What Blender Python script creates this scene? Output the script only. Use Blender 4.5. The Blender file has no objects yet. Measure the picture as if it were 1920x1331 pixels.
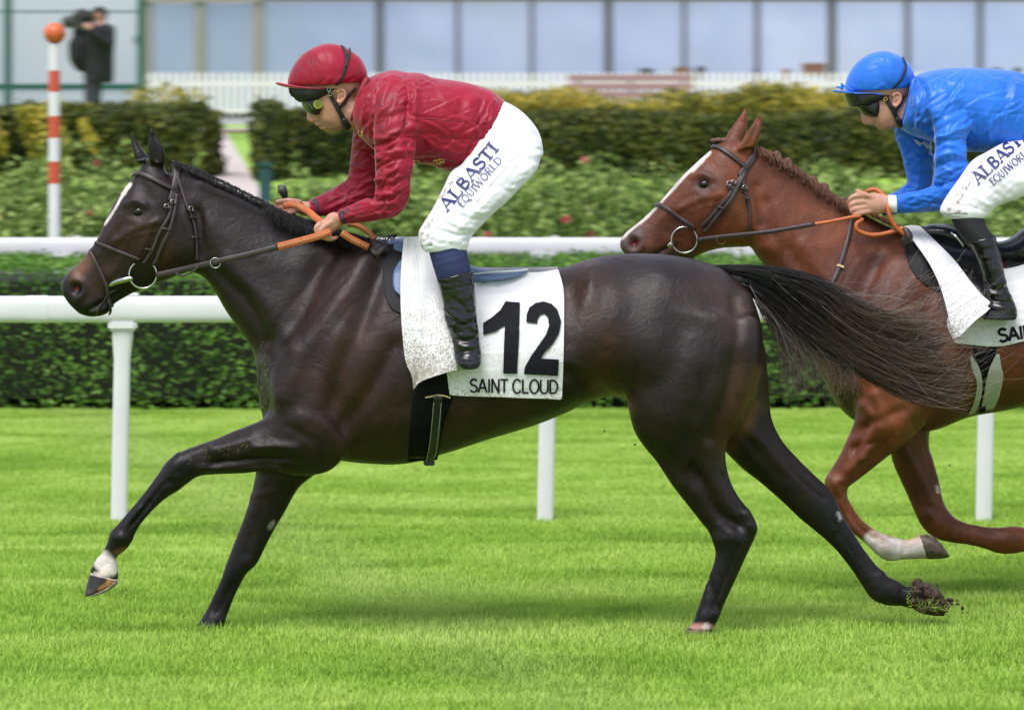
import bpy, math, random
import numpy as np
from mathutils import Vector, Matrix
from mathutils.bvhtree import BVHTree

# ------------------------------------------------------------------ camera, light, exposure
scene = bpy.context.scene
COL = scene.collection
CAM_H = 1.80            # camera height (m)
FOC = 7833.0            # focal length in photograph pixels (1920 wide)
HOR = 251.0             # row of the horizon in the photograph
cam_d = bpy.data.cameras.new('camera')
cam = bpy.data.objects.new('camera', cam_d)
COL.objects.link(cam)
cam.location = (0, 0, CAM_H)
cam.rotation_euler = (math.pi / 2, 0, 0)
cam_d.sensor_width = 36.0
cam_d.lens = FOC / 1920.0 * 36.0
cam_d.shift_y = -(665.5 - HOR) / 1920.0
cam_d.clip_start = 0.5
cam_d.clip_end = 2000
cam_d.dof.use_dof = True
cam_d.dof.focus_distance = 15.05
cam_d.dof.aperture_fstop = 6.0
cam_d.dof.aperture_ratio = 0.45
scene.camera = cam

world = bpy.data.worlds.new('World')
scene.world = world
world.use_nodes = True
SUN_EL, SUN_AZ = math.radians(60), math.radians(-155)   # azimuth measured from +Y towards +X
wn = world.node_tree.nodes
wl = world.node_tree.links
bg = wn['Background']
sky = wn.new('ShaderNodeTexSky')
sky.sky_type = 'NISHITA'
sky.sun_disc = False
sky.sun_elevation = SUN_EL
sky.sun_rotation = SUN_AZ
sky.air_density = 1.0
sky.dust_density = 3.5
sky.ozone_density = 1.0
# thin high cloud over the whole sky: procedural, in the direction of the sky itself
tc = wn.new('ShaderNodeTexCoord')
cn = wn.new('ShaderNodeTexNoise'); cn.inputs['Scale'].default_value = 2.2; cn.inputs['Detail'].default_value = 6
cr = wn.new('ShaderNodeValToRGB')
cr.color_ramp.elements[0].position = 0.42; cr.color_ramp.elements[1].position = 0.62
cr.color_ramp.elements[0].color = (.35, .35, .35, 1); cr.color_ramp.elements[1].color = (.92, .92, .92, 1)
cm = wn.new('ShaderNodeMixRGB'); cm.inputs[2].default_value = (8.7, 9.0, 11.0, 1)
wl.new(tc.outputs['Generated'], cn.inputs['Vector'])
wl.new(cn.outputs['Fac'], cr.inputs['Fac'])
wl.new(cr.outputs['Color'], cm.inputs['Fac'])
wl.new(sky.outputs['Color'], cm.inputs[1])
wl.new(cm.outputs['Color'], bg.inputs['Color'])
bg.inputs['Strength'].default_value = 0.102

sun_d = bpy.data.lights.new('sun', 'SUN')
sun = bpy.data.objects.new('sun', sun_d)
COL.objects.link(sun)
sun_d.energy = 2.4
sun_d.angle = math.radians(30)
sun_d.color = (1.0, .955, .945)
sd = Vector((math.cos(SUN_EL) * math.sin(SUN_AZ), math.cos(SUN_EL) * math.cos(SUN_AZ), math.sin(SUN_EL)))
sun.rotation_euler = sd.to_track_quat('Z', 'Y').to_euler()
sun.location = (0, 0, 30)

scene.render.engine = 'CYCLES'
scene.view_settings.view_transform = 'Standard'
scene.view_settings.look = 'None'
scene.view_settings.gamma = 1
scene.view_settings.use_curve_mapping = False
scene.view_settings.exposure = 0.36

rng = np.random.default_rng(7)
random.seed(7)

# ------------------------------------------------------------------ helpers: placing
def P(x, y, D):
    """world point at distance D for a point measured on the photograph"""
    return np.array([(x - 960.0) * D / FOC, D, CAM_H - (y - HOR) * D / FOC])

def to_px(V):
    return np.stack([960 + V[:, 0] / V[:, 1] * FOC, HOR + (CAM_H - V[:, 2]) / V[:, 1] * FOC], 1)

def lin(r, g, b):
    def f(c):
        c /= 255.0
        return c / 12.92 if c <= .04045 else ((c + .055) / 1.055) ** 2.4
    return (f(r), f(g), f(b), 1.0)

def cat(pts, n):
    """Catmull-Rom through rows of pts, n steps per span"""
    p = np.asarray(pts, float)
    if len(p) < 3:
        t = np.linspace(0, 1, n + 1)[:, None]
        return p[0] * (1 - t) + p[-1] * t
    q = np.vstack([2 * p[0] - p[1], p, 2 * p[-1] - p[-2]])
    out = []
    for i in range(1, len(q) - 2):
        t = np.linspace(0, 1, n, endpoint=False)[:, None]
        a, b, c, d = q[i - 1], q[i], q[i + 1], q[i + 2]
        out.append(.5 * ((2 * b) + (-a + c) * t + (2 * a - 5 * b + 4 * c - d) * t ** 2 + (-a + 3 * b - 3 * c + d) * t ** 3))
    out.append(p[-1:])
    return np.vstack(out)

def mesh_from(name, V, F, smooth=True):
    me = bpy.data.meshes.new(name)
    me.from_pydata([tuple(v) for v in np.asarray(V)], [], [tuple(int(i) for i in f) for f in F])
    if smooth:
        me.polygons.foreach_set('use_smooth', [True] * len(me.polygons))
    me.update()
    return me

def fast_mesh(name, V, F, smooth=False, mats=None):
    """F: (n,k) int array, all faces with k corners"""
    V = np.asarray(V, np.float32); F = np.asarray(F, np.int32)
    me = bpy.data.meshes.new(name)
    me.vertices.add(len(V)); me.vertices.foreach_set('co', V.ravel())
    k = F.shape[1]
    me.loops.add(F.size); me.loops.foreach_set('vertex_index', F.ravel())
    me.polygons.add(len(F))
    me.polygons.foreach_set('loop_start', np.arange(0, F.size, k, dtype=np.int32))
    me.polygons.foreach_set('loop_total', np.full(len(F), k, np.int32))
    me.polygons.foreach_set('use_smooth', np.full(len(F), smooth))
    me.update(calc_edges=True)
    return me

def empty(name, loc, label, catg, group=None):
    o = bpy.data.objects.new(name, None)
    COL.objects.link(o)
    o.empty_display_size = .1
    o.location = [float(v) for v in loc]
    o['label'] = label; o['category'] = catg
    if group: o['group'] = group
    return o

def add(name, me, mat, parent=None, **props):
    """link mesh (in world coordinates) as an object; a child keeps its place"""
    o = bpy.data.objects.new(name, me)
    COL.objects.link(o)
    if mat is not None and len(me.materials) == 0:
        for m in (mat if isinstance(mat, (list, tuple)) else [mat]):
            me.materials.append(m)
    if parent is not None:
        o.parent = parent
        q = parent; off = Vector((0, 0, 0))
        while q is not None:
            off += Vector(q.location); q = q.parent
        o.location = -off
    for k, v in props.items():
        o[k] = v
    return o

# ------------------------------------------------------------------ helpers: materials
MATS = {}
class Mat:
    def __init__(s, name):
        s.m = bpy.data.materials.new(name); s.m.use_nodes = True
        s.n = s.m.node_tree.nodes; s.l = s.m.node_tree.links
        s.b = s.n['Principled BSDF']
        MATS[name] = s.m
    def node(s, t, **kw):
        nd = s.n.new(t)
        for k, v in kw.items():
            if k in nd.inputs: nd.inputs[k].default_value = v
            else: setattr(nd, k, v)
        return nd
    def link(s, a, b): s.l.new(a, b)
    def set(s, **kw):
        for k, v in kw.items():
            s.b.inputs[k.replace('_', ' ')].default_value = v
        return s
    def coord(s, scale=(1, 1, 1), kind='Object'):
        if kind == 'Position':
            g = s.node('ShaderNodeNewGeometry'); src = g.outputs['Position']
        else:
            g = s.node('ShaderNodeTexCoord'); src = g.outputs[kind]
        mp = s.node('ShaderNodeMapping'); mp.inputs['Scale'].default_value = scale
        s.link(src, mp.inputs['Vector'])
        return mp.outputs['Vector']
    def noise(s, scale, vec, detail=4, rough=.55, dist=0):
        nd = s.node('ShaderNodeTexNoise'); nd.inputs['Scale'].default_value = scale
        nd.inputs['Detail'].default_value = detail; nd.inputs['Roughness'].default_value = rough
        nd.inputs['Distortion'].default_value = dist
        s.link(vec, nd.inputs['Vector'])
        return nd.outputs['Fac']
    def ramp(s, fac, stops):
        r = s.node('ShaderNodeValToRGB'); e = r.color_ramp.elements
        while len(e) < len(stops): e.new(.5)
        for i, (p, c) in enumerate(stops):
            e[i].position = p; e[i].color = c if len(c) == 4 else (*c, 1)
        s.link(fac, r.inputs['Fac'])
        return r.outputs['Color']
    def mix(s, fac, a, b, mode='MIX'):
        nd = s.node('ShaderNodeMixRGB'); nd.blend_type = mode
        for i, v in ((0, fac), (1, a), (2, b)):
            if isinstance(v, (int, float, tuple)): nd.inputs[i].default_value = v if i else v
            else: s.link(v, nd.inputs[i])
        return nd.outputs['Color']
    def bump(s, h, strength=.3, dist=.01, prev=None):
        nd = s.node('ShaderNodeBump'); nd.inputs['Strength'].default_value = strength
        nd.inputs['Distance'].default_value = dist
        s.link(h, nd.inputs['Height'])
        if prev is not None: s.link(prev, nd.inputs['Normal'])
        s.link(nd.outputs['Normal'], s.b.inputs['Normal'])
        return nd.outputs['Normal']

def simple(name, col, rough=.5, metal=0., spec=.5, var=.12, vscale=30, bump=0., bscale=80, **kw):
    m = Mat(name)
    v = m.coord((1, 1, 1))
    f = m.noise(vscale, v)
    dark = tuple(c * (1 - var) for c in col[:3]) + (1,)
    lite = tuple(min(1, c * (1 + var)) for c in col[:3]) + (1,)
    m.link(m.ramp(f, [(.3, dark), (.7, lite)]), m.b.inputs['Base Color'])
    m.set(Roughness=rough, Metallic=metal)
    m.b.inputs['Specular IOR Level'].default_value = spec
    if bump:
        m.bump(m.noise(bscale, v, 3), bump, .004)
    for k, v_ in kw.items():
        m.b.inputs[k.replace('_', ' ')].default_value = v_
    return m.m

def coat(name, rough=.33, spec=.32):
    """short animal hair: colour from the painted coat pattern, broken up by hair, veins and dried mud"""
    m = Mat(name)
    a = m.node('ShaderNodeVertexColor', layer_name='Col')
    v = m.coord((1, 1, 1))
    f = m.noise(7, v, 7, .65, .6)
    c = m.mix(.8, a.outputs['Color'], m.ramp(f, [(.32, (.48, .44, .44)), (.5, (.95, .92, .92)), (.68, (1.65, 1.5, 1.42))]), 'MULTIPLY')
    g = m.noise(210, m.coord((1, 1, 3.2)), 3, .6)
    c = m.mix(.6, c, m.ramp(g, [(.35, (.55, .55, .55)), (.7, (1.6, 1.55, 1.5))]), 'MULTIPLY')
    ms = m.ramp(m.noise(150, v, 2, .5), [(.72, (0, 0, 0)), (.78, (.6, .6, .6))])
    zone = m.ramp(m.noise(3.0, v, 3), [(.50, (0, 0, 0)), (.62, (1, 1, 1))])
    c = m.mix(m.mix(1., ms, zone, 'MULTIPLY'), c, (.20, .15, .09, 1))
    m.link(c, m.b.inputs['Base Color'])
    rr = m.node('ShaderNodeMapRange'); rr.inputs[3].default_value = rough - .06; rr.inputs[4].default_value = rough + .20
    m.link(m.noise(30, v, 5, .7), rr.inputs[0]); m.link(rr.outputs[0], m.b.inputs['Roughness'])
    m.b.inputs['Specular IOR Level'].default_value = spec
    n1 = m.bump(m.noise(14, v, 5, .62, .5), .32, .016)
    # veins: thin ridges wandering under the skin
    vz = m.ramp(m.noise(5.5, m.coord((1, 1, .8)), 2, .4, 1.6), [(.475, (0, 0, 0)), (.497, (1, 1, 1)), (.503, (1, 1, 1)), (.525, (0, 0, 0))])
    vk = m.ramp(m.noise(2.3, v, 2), [(.50, (0, 0, 0)), (.60, (1, 1, 1))])
    n1 = m.bump(m.mix(1., vz, vk, 'MULTIPLY'), .07, .004, n1)
    m.bump(g, .28, .003, n1)
    return m.m

def silk(name, col, mud=.5, rough=.46, wr=.3):
    """thin racing silk: sheen, soft creases, splashes of mud"""
    m = Mat(name)
    v = m.coord((1, 1, 1))
    f = m.noise(5, v, 3)
    base = m.ramp(f, [(.3, tuple(c * .86 for c in col[:3])), (.7, tuple(min(1, c * 1.12) for c in col[:3]))])
    big = m.noise(9, v, 5, .7)
    fine = m.noise(45, m.coord((1, 1, 1.4)), 4, .65)
    k = m.mix(1.0, m.ramp(big, [(.40, (0, 0, 0)), (.60, (1, 1, 1))]), m.ramp(fine, [(.38, (.12, .12, .12)), (.62, (1, 1, 1))]), 'MULTIPLY')
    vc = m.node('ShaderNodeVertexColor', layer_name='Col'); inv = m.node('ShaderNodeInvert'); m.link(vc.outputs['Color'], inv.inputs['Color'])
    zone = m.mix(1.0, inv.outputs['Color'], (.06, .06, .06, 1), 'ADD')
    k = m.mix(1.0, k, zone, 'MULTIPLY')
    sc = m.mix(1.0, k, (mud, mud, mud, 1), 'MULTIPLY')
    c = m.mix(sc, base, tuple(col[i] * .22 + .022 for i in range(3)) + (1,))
    m.link(c, m.b.inputs['Base Color'])
    m.set(Roughness=rough)
    m.b.inputs['Specular IOR Level'].default_value = .32
    m.b.inputs['Sheen Weight'].default_value = .7
    m.b.inputs['Sheen Roughness'].default_value = .35
    m.b.inputs['Sheen Tint'].default_value = tuple(min(1, .45 + c) for c in col[:3]) + (1,)
    w = m.noise(6, m.coord((1.0, 1.0, .5)), 3, .5, 1.2)
    n1 = m.bump(w, wr, .035)
    m.bump(m.noise(900, v, 1), .08, .001, n1)
    return m.m

# ------------------------------------------------------------------ helpers: clay (union of lofts, remeshed, sculpted)
class Clay:
    def __init__(s): s.V = []; s.F = []; s.n = 0
    def _add(s, V, F):
        s.V.append(np.asarray(V, float)); s.F += [tuple(i + s.n for i in f) for f in F]; s.n += len(V)
    def rings(s, R):
        k = R.shape[1]; m = len(R)
        V = R.reshape(-1, 3); F = []
        for i in range(m - 1):
            for j in range(k):
                F.append((i * k + j, i * k + (j + 1) % k, (i + 1) * k + (j + 1) % k, (i + 1) * k + j))
        c0 = R[0].mean(0); c1 = R[-1].mean(0)
        V = np.vstack([V, c0, c1])
        for j in range(k):
            F.append((m * k, (j + 1) % k, j)); F.append((m * k + 1, (m - 1) * k + j, (m - 1) * k + (j + 1) % k))
        s._add(V, F)
    def loft(s, secs, D=None, k=0., sub=8, n=22, e=1.0):
        n = int(n * 1.8); sub = max(sub, 8)
        S = [tuple(q) + ((D,) if len(q) < 6 else ()) for q in secs]
        S = cat(np.array(S, float), sub)
        th = np.linspace(0, 2 * math.pi, n, endpoint=False)
        ct, st = np.cos(th), np.sin(th)
        if e != 1.0:
            st = np.sign(st) * np.abs(st) ** e
        R = []
        for x1, y1, x2, y2, w, d in S:
            A = P(x1, y1, d); B = P(x2, y2, d); c = (A + B) / 2; a = (A - B) / 2
            R.append(c + ct[:, None] * a + (st * w * (1 - k * ct))[:, None] * np.array([0, 1, 0]))
        s.rings(np.array(R)); return s
    def tube(s, pts, n=12, sub=4):
        """pts: (x,y,D,radius m[, flatten])"""
        S = cat(np.array([list(q)[:4] for q in pts], float), sub)
        C = np.array([P(a, b, c) for a, b, c, r in S])
        T = np.gradient(C, axis=0); T /= np.linalg.norm(T, axis=1)[:, None] + 1e-9
        up = np.array([0, 1, 0.01]); R = []
        th = np.linspace(0, 2 * math.pi, n, endpoint=False)
        ext = []
        for i in range(len(C)):
            u = np.cross(T[i], up)
            if np.linalg.norm(u) < .2: u = np.cross(T[i], np.array([1., 0, 0]))
            u /= np.linalg.norm(u); w = np.cross(T[i], u)
            ext.append((C[i], T[i], u, w, S[i, 3]))
        def ring(c, u, w, r): return c + r * (np.cos(th)[:, None] * u + np.sin(th)[:, None] * w)
        c, t, u, w, r = ext[0]; R.append(ring(c - t * r * .9, u, w, r * .35)); R.append(ring(c - t * r * .5, u, w, r * .8))
        for c, t, u, w, r in ext: R.append(ring(c, u, w, r))
        c, t, u, w, r = ext[-1]; R.append(ring(c + t * r * .5, u, w, r * .8)); R.append(ring(c + t * r * .9, u, w, r * .35))
        s.rings(np.array(R)); return s
    def ball(s, x, y, D, rx, ry, rz, rot=0., n=16):
        c = P(x, y, D); ph = np.linspace(.12, math.pi - .12, 11); th = np.linspace(0, 2 * math.pi, n, endpoint=False)
        R = []
        for p in ph:
            q = np.stack([np.cos(th) * math.sin(p) * rx, np.sin(th) * math.sin(p) * ry, np.full(n, math.cos(p) * rz)], 1)
            q = q @ np.array([[math.cos(rot), 0, math.sin(rot)], [0, 1, 0], [-math.sin(rot), 0, math.cos(rot)]])
            R.append(c + q)
        s.rings(np.array(R)); return s
    def remesh(s, voxel, smooth=4, raw=False):
        V = np.vstack(s.V)
        me = mesh_from('tmp', V, s.F)
        if not raw:
            o = bpy.data.objects.new('tmp', me); COL.objects.link(o)
            md = o.modifiers.new('r', 'REMESH'); md.mode = 'VOXEL'; md.voxel_size = voxel; md.adaptivity = 0
            dg = bpy.context.evaluated_depsgraph_get()
            me2 = bpy.data.meshes.new_from_object(o.evaluated_get(dg))
            bpy.data.objects.remove(o); bpy.data.meshes.remove(me); me = me2
        s.me = me
        s.N = len(me.vertices)
        s.co = np.empty(s.N * 3, np.float32); me.vertices.foreach_get('co', s.co); s.co = s.co.reshape(-1, 3).astype(float)
        s.E = np.empty(len(me.edges) * 2, np.int32); me.edges.foreach_get('vertices', s.E); s.E = s.E.reshape(-1, 2)
        s.deg = np.bincount(s.E.ravel(), minlength=s.N)[:, None]
        s.smooth(smooth); s.col = np.ones((s.N, 4)); s.normals()
        return s
    def avg(s, X):
        a, b = s.E[:, 0], s.E[:, 1]
        return np.stack([np.bincount(a, X[b, i], s.N) + np.bincount(b, X[a, i], s.N) for i in range(X.shape[1])], 1) / np.maximum(s.deg, 1)
    def smooth(s, it, mask=None, lam=.5, taubin=True):
        m = 1.0 if mask is None else mask[:, None]
        for _ in range(it):
            s.co += m * lam * (s.avg(s.co) - s.co)
            if taubin: s.co -= m * (lam + .03) * (s.avg(s.co) - s.co)
    def blend(s, spots):
        """melt the joint between two lofts: (x, y, radius px, iterations)"""
        q = to_px(s.co)
        for x, y, r, it in spots:
            d = np.hypot(q[:, 0] - x, q[:, 1] - y)
            s.smooth(it, np.clip(1.4 * (1 - d / r), 0, 1), .6, False)
        s.normals()
    def normals(s):
        s.me.vertices.foreach_set('co', s.co.astype(np.float32).ravel()); s.me.update()
        n = np.empty(s.N * 3, np.float32); s.me.vertex_normals.foreach_get('vector', n); s.nr = n.reshape(-1, 3).astype(float)
    def mask(s, line, r, side=0, dlo=None, dhi=None):
        q = to_px(s.co); L = cat(np.array(line, float)[:, :2], 6) if len(line) > 2 else (np.array(line, float)[:, :2] if len(line) > 1 else None)
        if L is None:
            d = np.hypot(q[:, 0] - line[0][0], q[:, 1] - line[0][1])
        else:
            d = np.full(s.N, 1e9)
            lo = L.min(0) - 4 * r; hi = L.max(0) + 4 * r
            idx = np.where((q[:, 0] > lo[0]) & (q[:, 0] < hi[0]) & (q[:, 1] > lo[1]) & (q[:, 1] < hi[1]))[0]
            qq = q[idx]; dd = np.full(len(idx), 1e9)
            for a, b in zip(L[:-1], L[1:]):
                ab = b - a; t = np.clip(((qq - a) @ ab) / (ab @ ab + 1e-9), 0, 1)
                dd = np.minimum(dd, np.hypot(*(qq - a - t[:, None] * ab).T))
            d[idx] = dd
        m = np.exp(-(d / r) ** 2)
        if side == 1: m = m * np.clip(-s.nr[:, 1] * 3 + .4, 0, 1)
        if side == 2: m = m * np.clip(np.abs(s.nr[:, 1]) * 2.2, 0, 1)
        if dlo is not None: m = m * (s.co[:, 1] > dlo)
        if dhi is not None: m = m * (s.co[:, 1] < dhi)
        return m
    def sculpt(s, strokes, side=2, dlo=None, dhi=None, gain=1.):
        """strokes: (line, radius px, height mm)"""
        for line, r, h in strokes:
            s.co += s.nr * (s.mask(line, r, side, dlo, dhi) * h * .001 * gain)[:, None]
        s.normals()
    def creases(s, boxes, seed=1, r=3.0):
        """soft folds of thin cloth: (x0, y0, x1, y1, direction deg, length px, count, height mm)"""
        g = np.random.default_rng(seed); st = []
        for x0, y0, x1, y1, ang, ln, n, amp in boxes:
            for _ in range(n):
                c = np.array([x0 + (x1 - x0) * g.random(), y0 + (y1 - y0) * g.random()]); a = math.radians(ang + g.normal() * 16); L_ = ln * (.5 + .8 * g.random())
                d = np.array([math.cos(a), -math.sin(a)]); p = np.array([d[1], -d[0]]); bow = g.normal() * L_ * .16; q = r * (.7 + .7 * g.random()); h_ = amp * (.5 + g.random())
                ln_ = [c - d * L_ / 2, c + p * bow, c + d * L_ / 2]
                st.append(([tuple(v) for v in ln_], q, h_ * .8)); st.append(([tuple(v + p * q * 1.6) for v in ln_], q * 1.2, -h_ * .65))
        s.sculpt(st, 2)
    def paint(s, strokes, side=0, dlo=None, dhi=None):
        """coat pattern: (line, radius px, colour, strength[, hardness])"""
        for st in strokes:
            line, r, c, k = st[:4]; hard = st[4] if len(st) > 4 else 1
            m = np.clip(s.mask(line, r, side, dlo, dhi) * k * hard - (hard - 1) * .5, 0, min(1, k))[:, None]
            s.col = s.col * (1 - m) + np.array(c)[None, :] * m
        return s
    def base(s, c): s.col[:] = c; return s
    def done(s, name):
        me = s.me; me.name = name
        s.normals()
        me.polygons.foreach_set('use_smooth', [True] * len(me.polygons))
        ca = me.color_attributes.new('Col', 'FLOAT_COLOR', 'POINT')
        ca.data.foreach_set('color', s.col.astype(np.float32).ravel())
        return me
    def bvh(s):
        return BVHTree.FromPolygons([tuple(v) for v in s.co], [tuple(p.vertices) for p in s.me.polygons])

ORG = Vector((0, 0, CAM_H))
def hit(bv, x, y, off=0., D=15.):
    t = Vector(P(x, y, D)) - ORG; L = t.length; t.normalize()
    h, n, i, d = bv.ray_cast(ORG, t)
    if h is None or abs(d - L) > 1.5:
        h, n, i, d = bv.find_nearest(Vector(P(x, y, D)))
        if h is None: return np.array(P(x, y, D)), np.array([0, -1, 0])
    n = Vector(n)
    if n.dot(t) > 0: n = -n
    return np.array(h + n * off), np.array(n)

def strap(bvs, line, w, off=.004, th=.003, D=15., step=6, mirror=None, flat=None, closed=False, smooth=2):
    """leather strap. line: (x,y[,D]) on the photograph; without D it lies on the body; w = width px"""
    pts = cat(np.array([(p[0], p[1], p[2] if len(p) > 2 else -1) for p in line], float), 8) if len(line) > 2 else \
        np.array([[*(np.array(line[0][:2], float) * (1 - t) + np.array(line[1][:2], float) * t),
                   (line[0][2] * (1 - t) + line[1][2] * t) if len(line[0]) > 2 else -1] for t in np.linspace(0, 1, 12)])
    C = []; N = []
    for x, y, d in pts:
        if d < 5:
            h, n = hit(bvs, x, y, off, D)
        else:
            h, n = np.array(P(x, y, d)), np.array([0, -1., 0])
        C.append(h); N.append(n)
    C = np.array(C); N = np.array(N)
    for _ in range(smooth):
        C[1:-1] = (C[:-2] + 2 * C[1:-1] + C[2:]) / 4; N[1:-1] = (N[:-2] + 2 * N[1:-1] + N[2:]) / 4
    T = np.gradient(C, axis=0); T /= np.linalg.norm(T, axis=1)[:, None] + 1e-9
    W = w * D / FOC
    wid = np.full(len(C), W) if not isinstance(w, (list, tuple)) else np.interp(np.linspace(0, 1, len(C)), np.linspace(0, 1, len(w)), w) * D / FOC
    R = []
    for i in range(len(C)):
        sd_ = np.cross(T[i], N[i]); sd_ /= np.linalg.norm(sd_) + 1e-9
        nn = np.cross(sd_, T[i]); nn = nn if nn @ N[i] > 0 else -nn
        a = wid[i] / 2
        prof = [(-a, 0), (-a, th), (-a * .8, th * 1.5), (a * .8, th * 1.5), (a, th), (a, 0)]
        R.append([C[i] + sd_ * p + nn * q for p, q in prof])
    R = np.array(R); k = R.shape[1]
    V = R.reshape(-1, 3); F = []
    for i in range(len(R) - 1):
        for j in range(k):
            F.append((i * k + j, i * k + (j + 1) % k, (i + 1) * k + (j + 1) % k, (i + 1) * k + j))
    F.append(tuple(range(k))[::-1]); F.append(tuple((len(R) - 1) * k + j for j in range(k)))
    if mirror is not None:
        n0 = len(V); M = V.copy(); M[:, 1] = 2 * mirror - M[:, 1]
        V = np.vstack([V, M]); F += [tuple(i + n0 for i in f)[::-1] for f in F]
    return mesh_from('strap', V, F)

def torus(c, R, r, nrm=(0, -1, 0), n=28, k=8):
    c = np.asarray(c); z = np.array(nrm, float); z /= np.linalg.norm(z)
    u = np.cross(z, [0, 0, 1.]); u = u / np.linalg.norm(u) if np.linalg.norm(u) > .1 else np.array([1., 0, 0]); v = np.cross(z, u)
    V = []; F = []
    for i in range(n):
        a = 2 * math.pi * i / n; d = math.cos(a) * u + math.sin(a) * v
        for j in range(k):
            b = 2 * math.pi * j / k
            V.append(c + d * (R + r * math.cos(b)) + z * r * math.sin(b))
            F.append((i * k + j, i * k + (j + 1) % k, ((i + 1) % n) * k + (j + 1) % k, ((i + 1) % n) * k + j))
    return mesh_from('ring', V, F)

def tube_mesh(pts, n=10, sub=4):
    c = Clay(); c.tube(pts, n, sub)
    return mesh_from('tube', np.vstack(c.V), c.F)

def box(c, s, bev=.0, rot=None):
    c = np.asarray(c, float); s = np.asarray(s, float) / 2
    if bev <= 0:
        V = [c + s * np.array(k) for k in [(-1, -1, -1), (1, -1, -1), (1, 1, -1), (-1, 1, -1), (-1, -1, 1), (1, -1, 1), (1, 1, 1), (-1, 1, 1)]]
        F = [(3, 2, 1, 0), (4, 5, 6, 7), (0, 1, 5, 4), (1, 2, 6, 5), (2, 3, 7, 6), (3, 0, 4, 7)]
        return mesh_from('box', V, F, False)
    import bmesh
    bm = bmesh.new(); bmesh.ops.create_cube(bm, size=1)
    for v in bm.verts: v.co = Vector(v.co[i] * 2 * s[i] for i in range(3))
    bmesh.ops.bevel(bm, geom=bm.edges[:], offset=bev, segments=2, affect='EDGES')
    for v in bm.verts: v.co += Vector(c)
    me = bpy.data.meshes.new('box'); bm.to_mesh(me); bm.free()
    return me

def join(meshes):
    V = []; F = []; n = 0
    for m in meshes:
        v = np.empty(len(m.vertices) * 3, np.float32); m.vertices.foreach_get('co', v); v = v.reshape(-1, 3)
        V.append(v); F += [tuple(i + n for i in p.vertices) for p in m.polygons]; n += len(v)
        bpy.data.meshes.remove(m)
    return mesh_from('joined', np.vstack(V), F, True)

def mirrored(me, yc):
    m = me.copy(); v = np.empty(len(m.vertices) * 3, np.float32); m.vertices.foreach_get('co', v); v = v.reshape(-1, 3)
    v[:, 1] = 2 * yc - v[:, 1]; m.vertices.foreach_set('co', v.ravel()); m.flip_normals(); m.update()
    return m

def drape(bv, rows, off=.006, D=15., nu=24, nv=24, ripple=0., thick=.003, relax=3, gap=None, soft=4):
    """cloth: rows = list of outlines (top to bottom), each a list of (x,y) left to right, pulled on to the body"""
    G = np.array([[np.array(p, float) for p in cat(np.array(r, float), 6)[np.linspace(0, (len(r) - 1) * 6, nu).round().astype(int)]] if len(r) > 2 else
                  [np.array(r[0], float) * (1 - t) + np.array(r[-1], float) * t for t in np.linspace(0, 1, nu)] for r in rows])
    idx = np.linspace(0, len(rows) - 1, nv); GG = []
    flat = cat(G.reshape(len(rows), -1), 8) if len(rows) > 2 else None
    for t in idx:
        if flat is not None: GG.append(flat[int(round(t * 8))].reshape(nu, 2))
        else: GG.append(G[0] * (1 - t) + G[-1] * t)
    GG = np.array(GG)
    nv = len(GG)
    W = np.zeros((nv, nu, 3))
    for i in range(nv):
        for j in range(nu):
            W[i, j] = hit(bv, GG[i, j, 0], GG[i, j, 1], off, D)[0]
    Y = W[:, :, 1].copy()
    for _ in range(relax):
        Z = np.pad(Y, 1, mode='edge'); A = (Z[:-2, 1:-1] + Z[2:, 1:-1] + Z[1:-1, :-2] + Z[1:-1, 2:]) / 4
        Y = np.minimum(Y, A)                    # stretched cloth bridges the hollows
    for _ in range(soft):
        Z = np.pad(Y, 1, mode='edge'); Y = .5 * Y + .125 * (Z[:-2, 1:-1] + Z[2:, 1:-1] + Z[1:-1, :-2] + Z[1:-1, 2:])
    if ripple:
        u = np.arange(nu)[None, :]; v_ = np.arange(nv)[:, None]
        Y -= ripple * (1 + np.sin(u * .55 + v_ * .12) * np.cos(v_ * .31 + u * .1)) * .5
    if gap is not None: Y -= gap(np.linspace(0, 1, nu)[None, :], np.linspace(0, 1, nv)[:, None])
    for i in range(nv):
        for j in range(nu):
            W[i, j] = P(GG[i, j, 0], GG[i, j, 1], Y[i, j])
    V = W.reshape(-1, 3)
    F = [((i + 1) * nu + j, (i + 1) * nu + j + 1, i * nu + j + 1, i * nu + j) for i in range(nv - 1) for j in range(nu - 1)]
    if thick:
        n0 = len(V); V2 = V.copy(); V2[:, 1] += thick; V = np.vstack([V, V2])
        F += [tuple(i + n0 for i in f)[::-1] for f in list(F)]
        rim = [(0, j) for j in range(nu)] + [(i, nu - 1) for i in range(1, nv)] + [(nv - 1, j) for j in range(nu - 2, -1, -1)] + [(i, 0) for i in range(nv - 2, 0, -1)]
        rim = [i * nu + j for i, j in rim]
        for a, b in zip(rim, rim[1:] + rim[:1]): F.append((a, b, b + n0, a + n0))
    return mesh_from('cloth', V, F)

def finer(o, lv=2):
    md = o.modifiers.new('finer', 'SUBSURF'); md.levels = lv; md.render_levels = lv
    return o

def bv_of(me):
    return BVHTree.FromPolygons([v.co.copy() for v in me.vertices], [tuple(p.vertices) for p in me.polygons])

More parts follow.
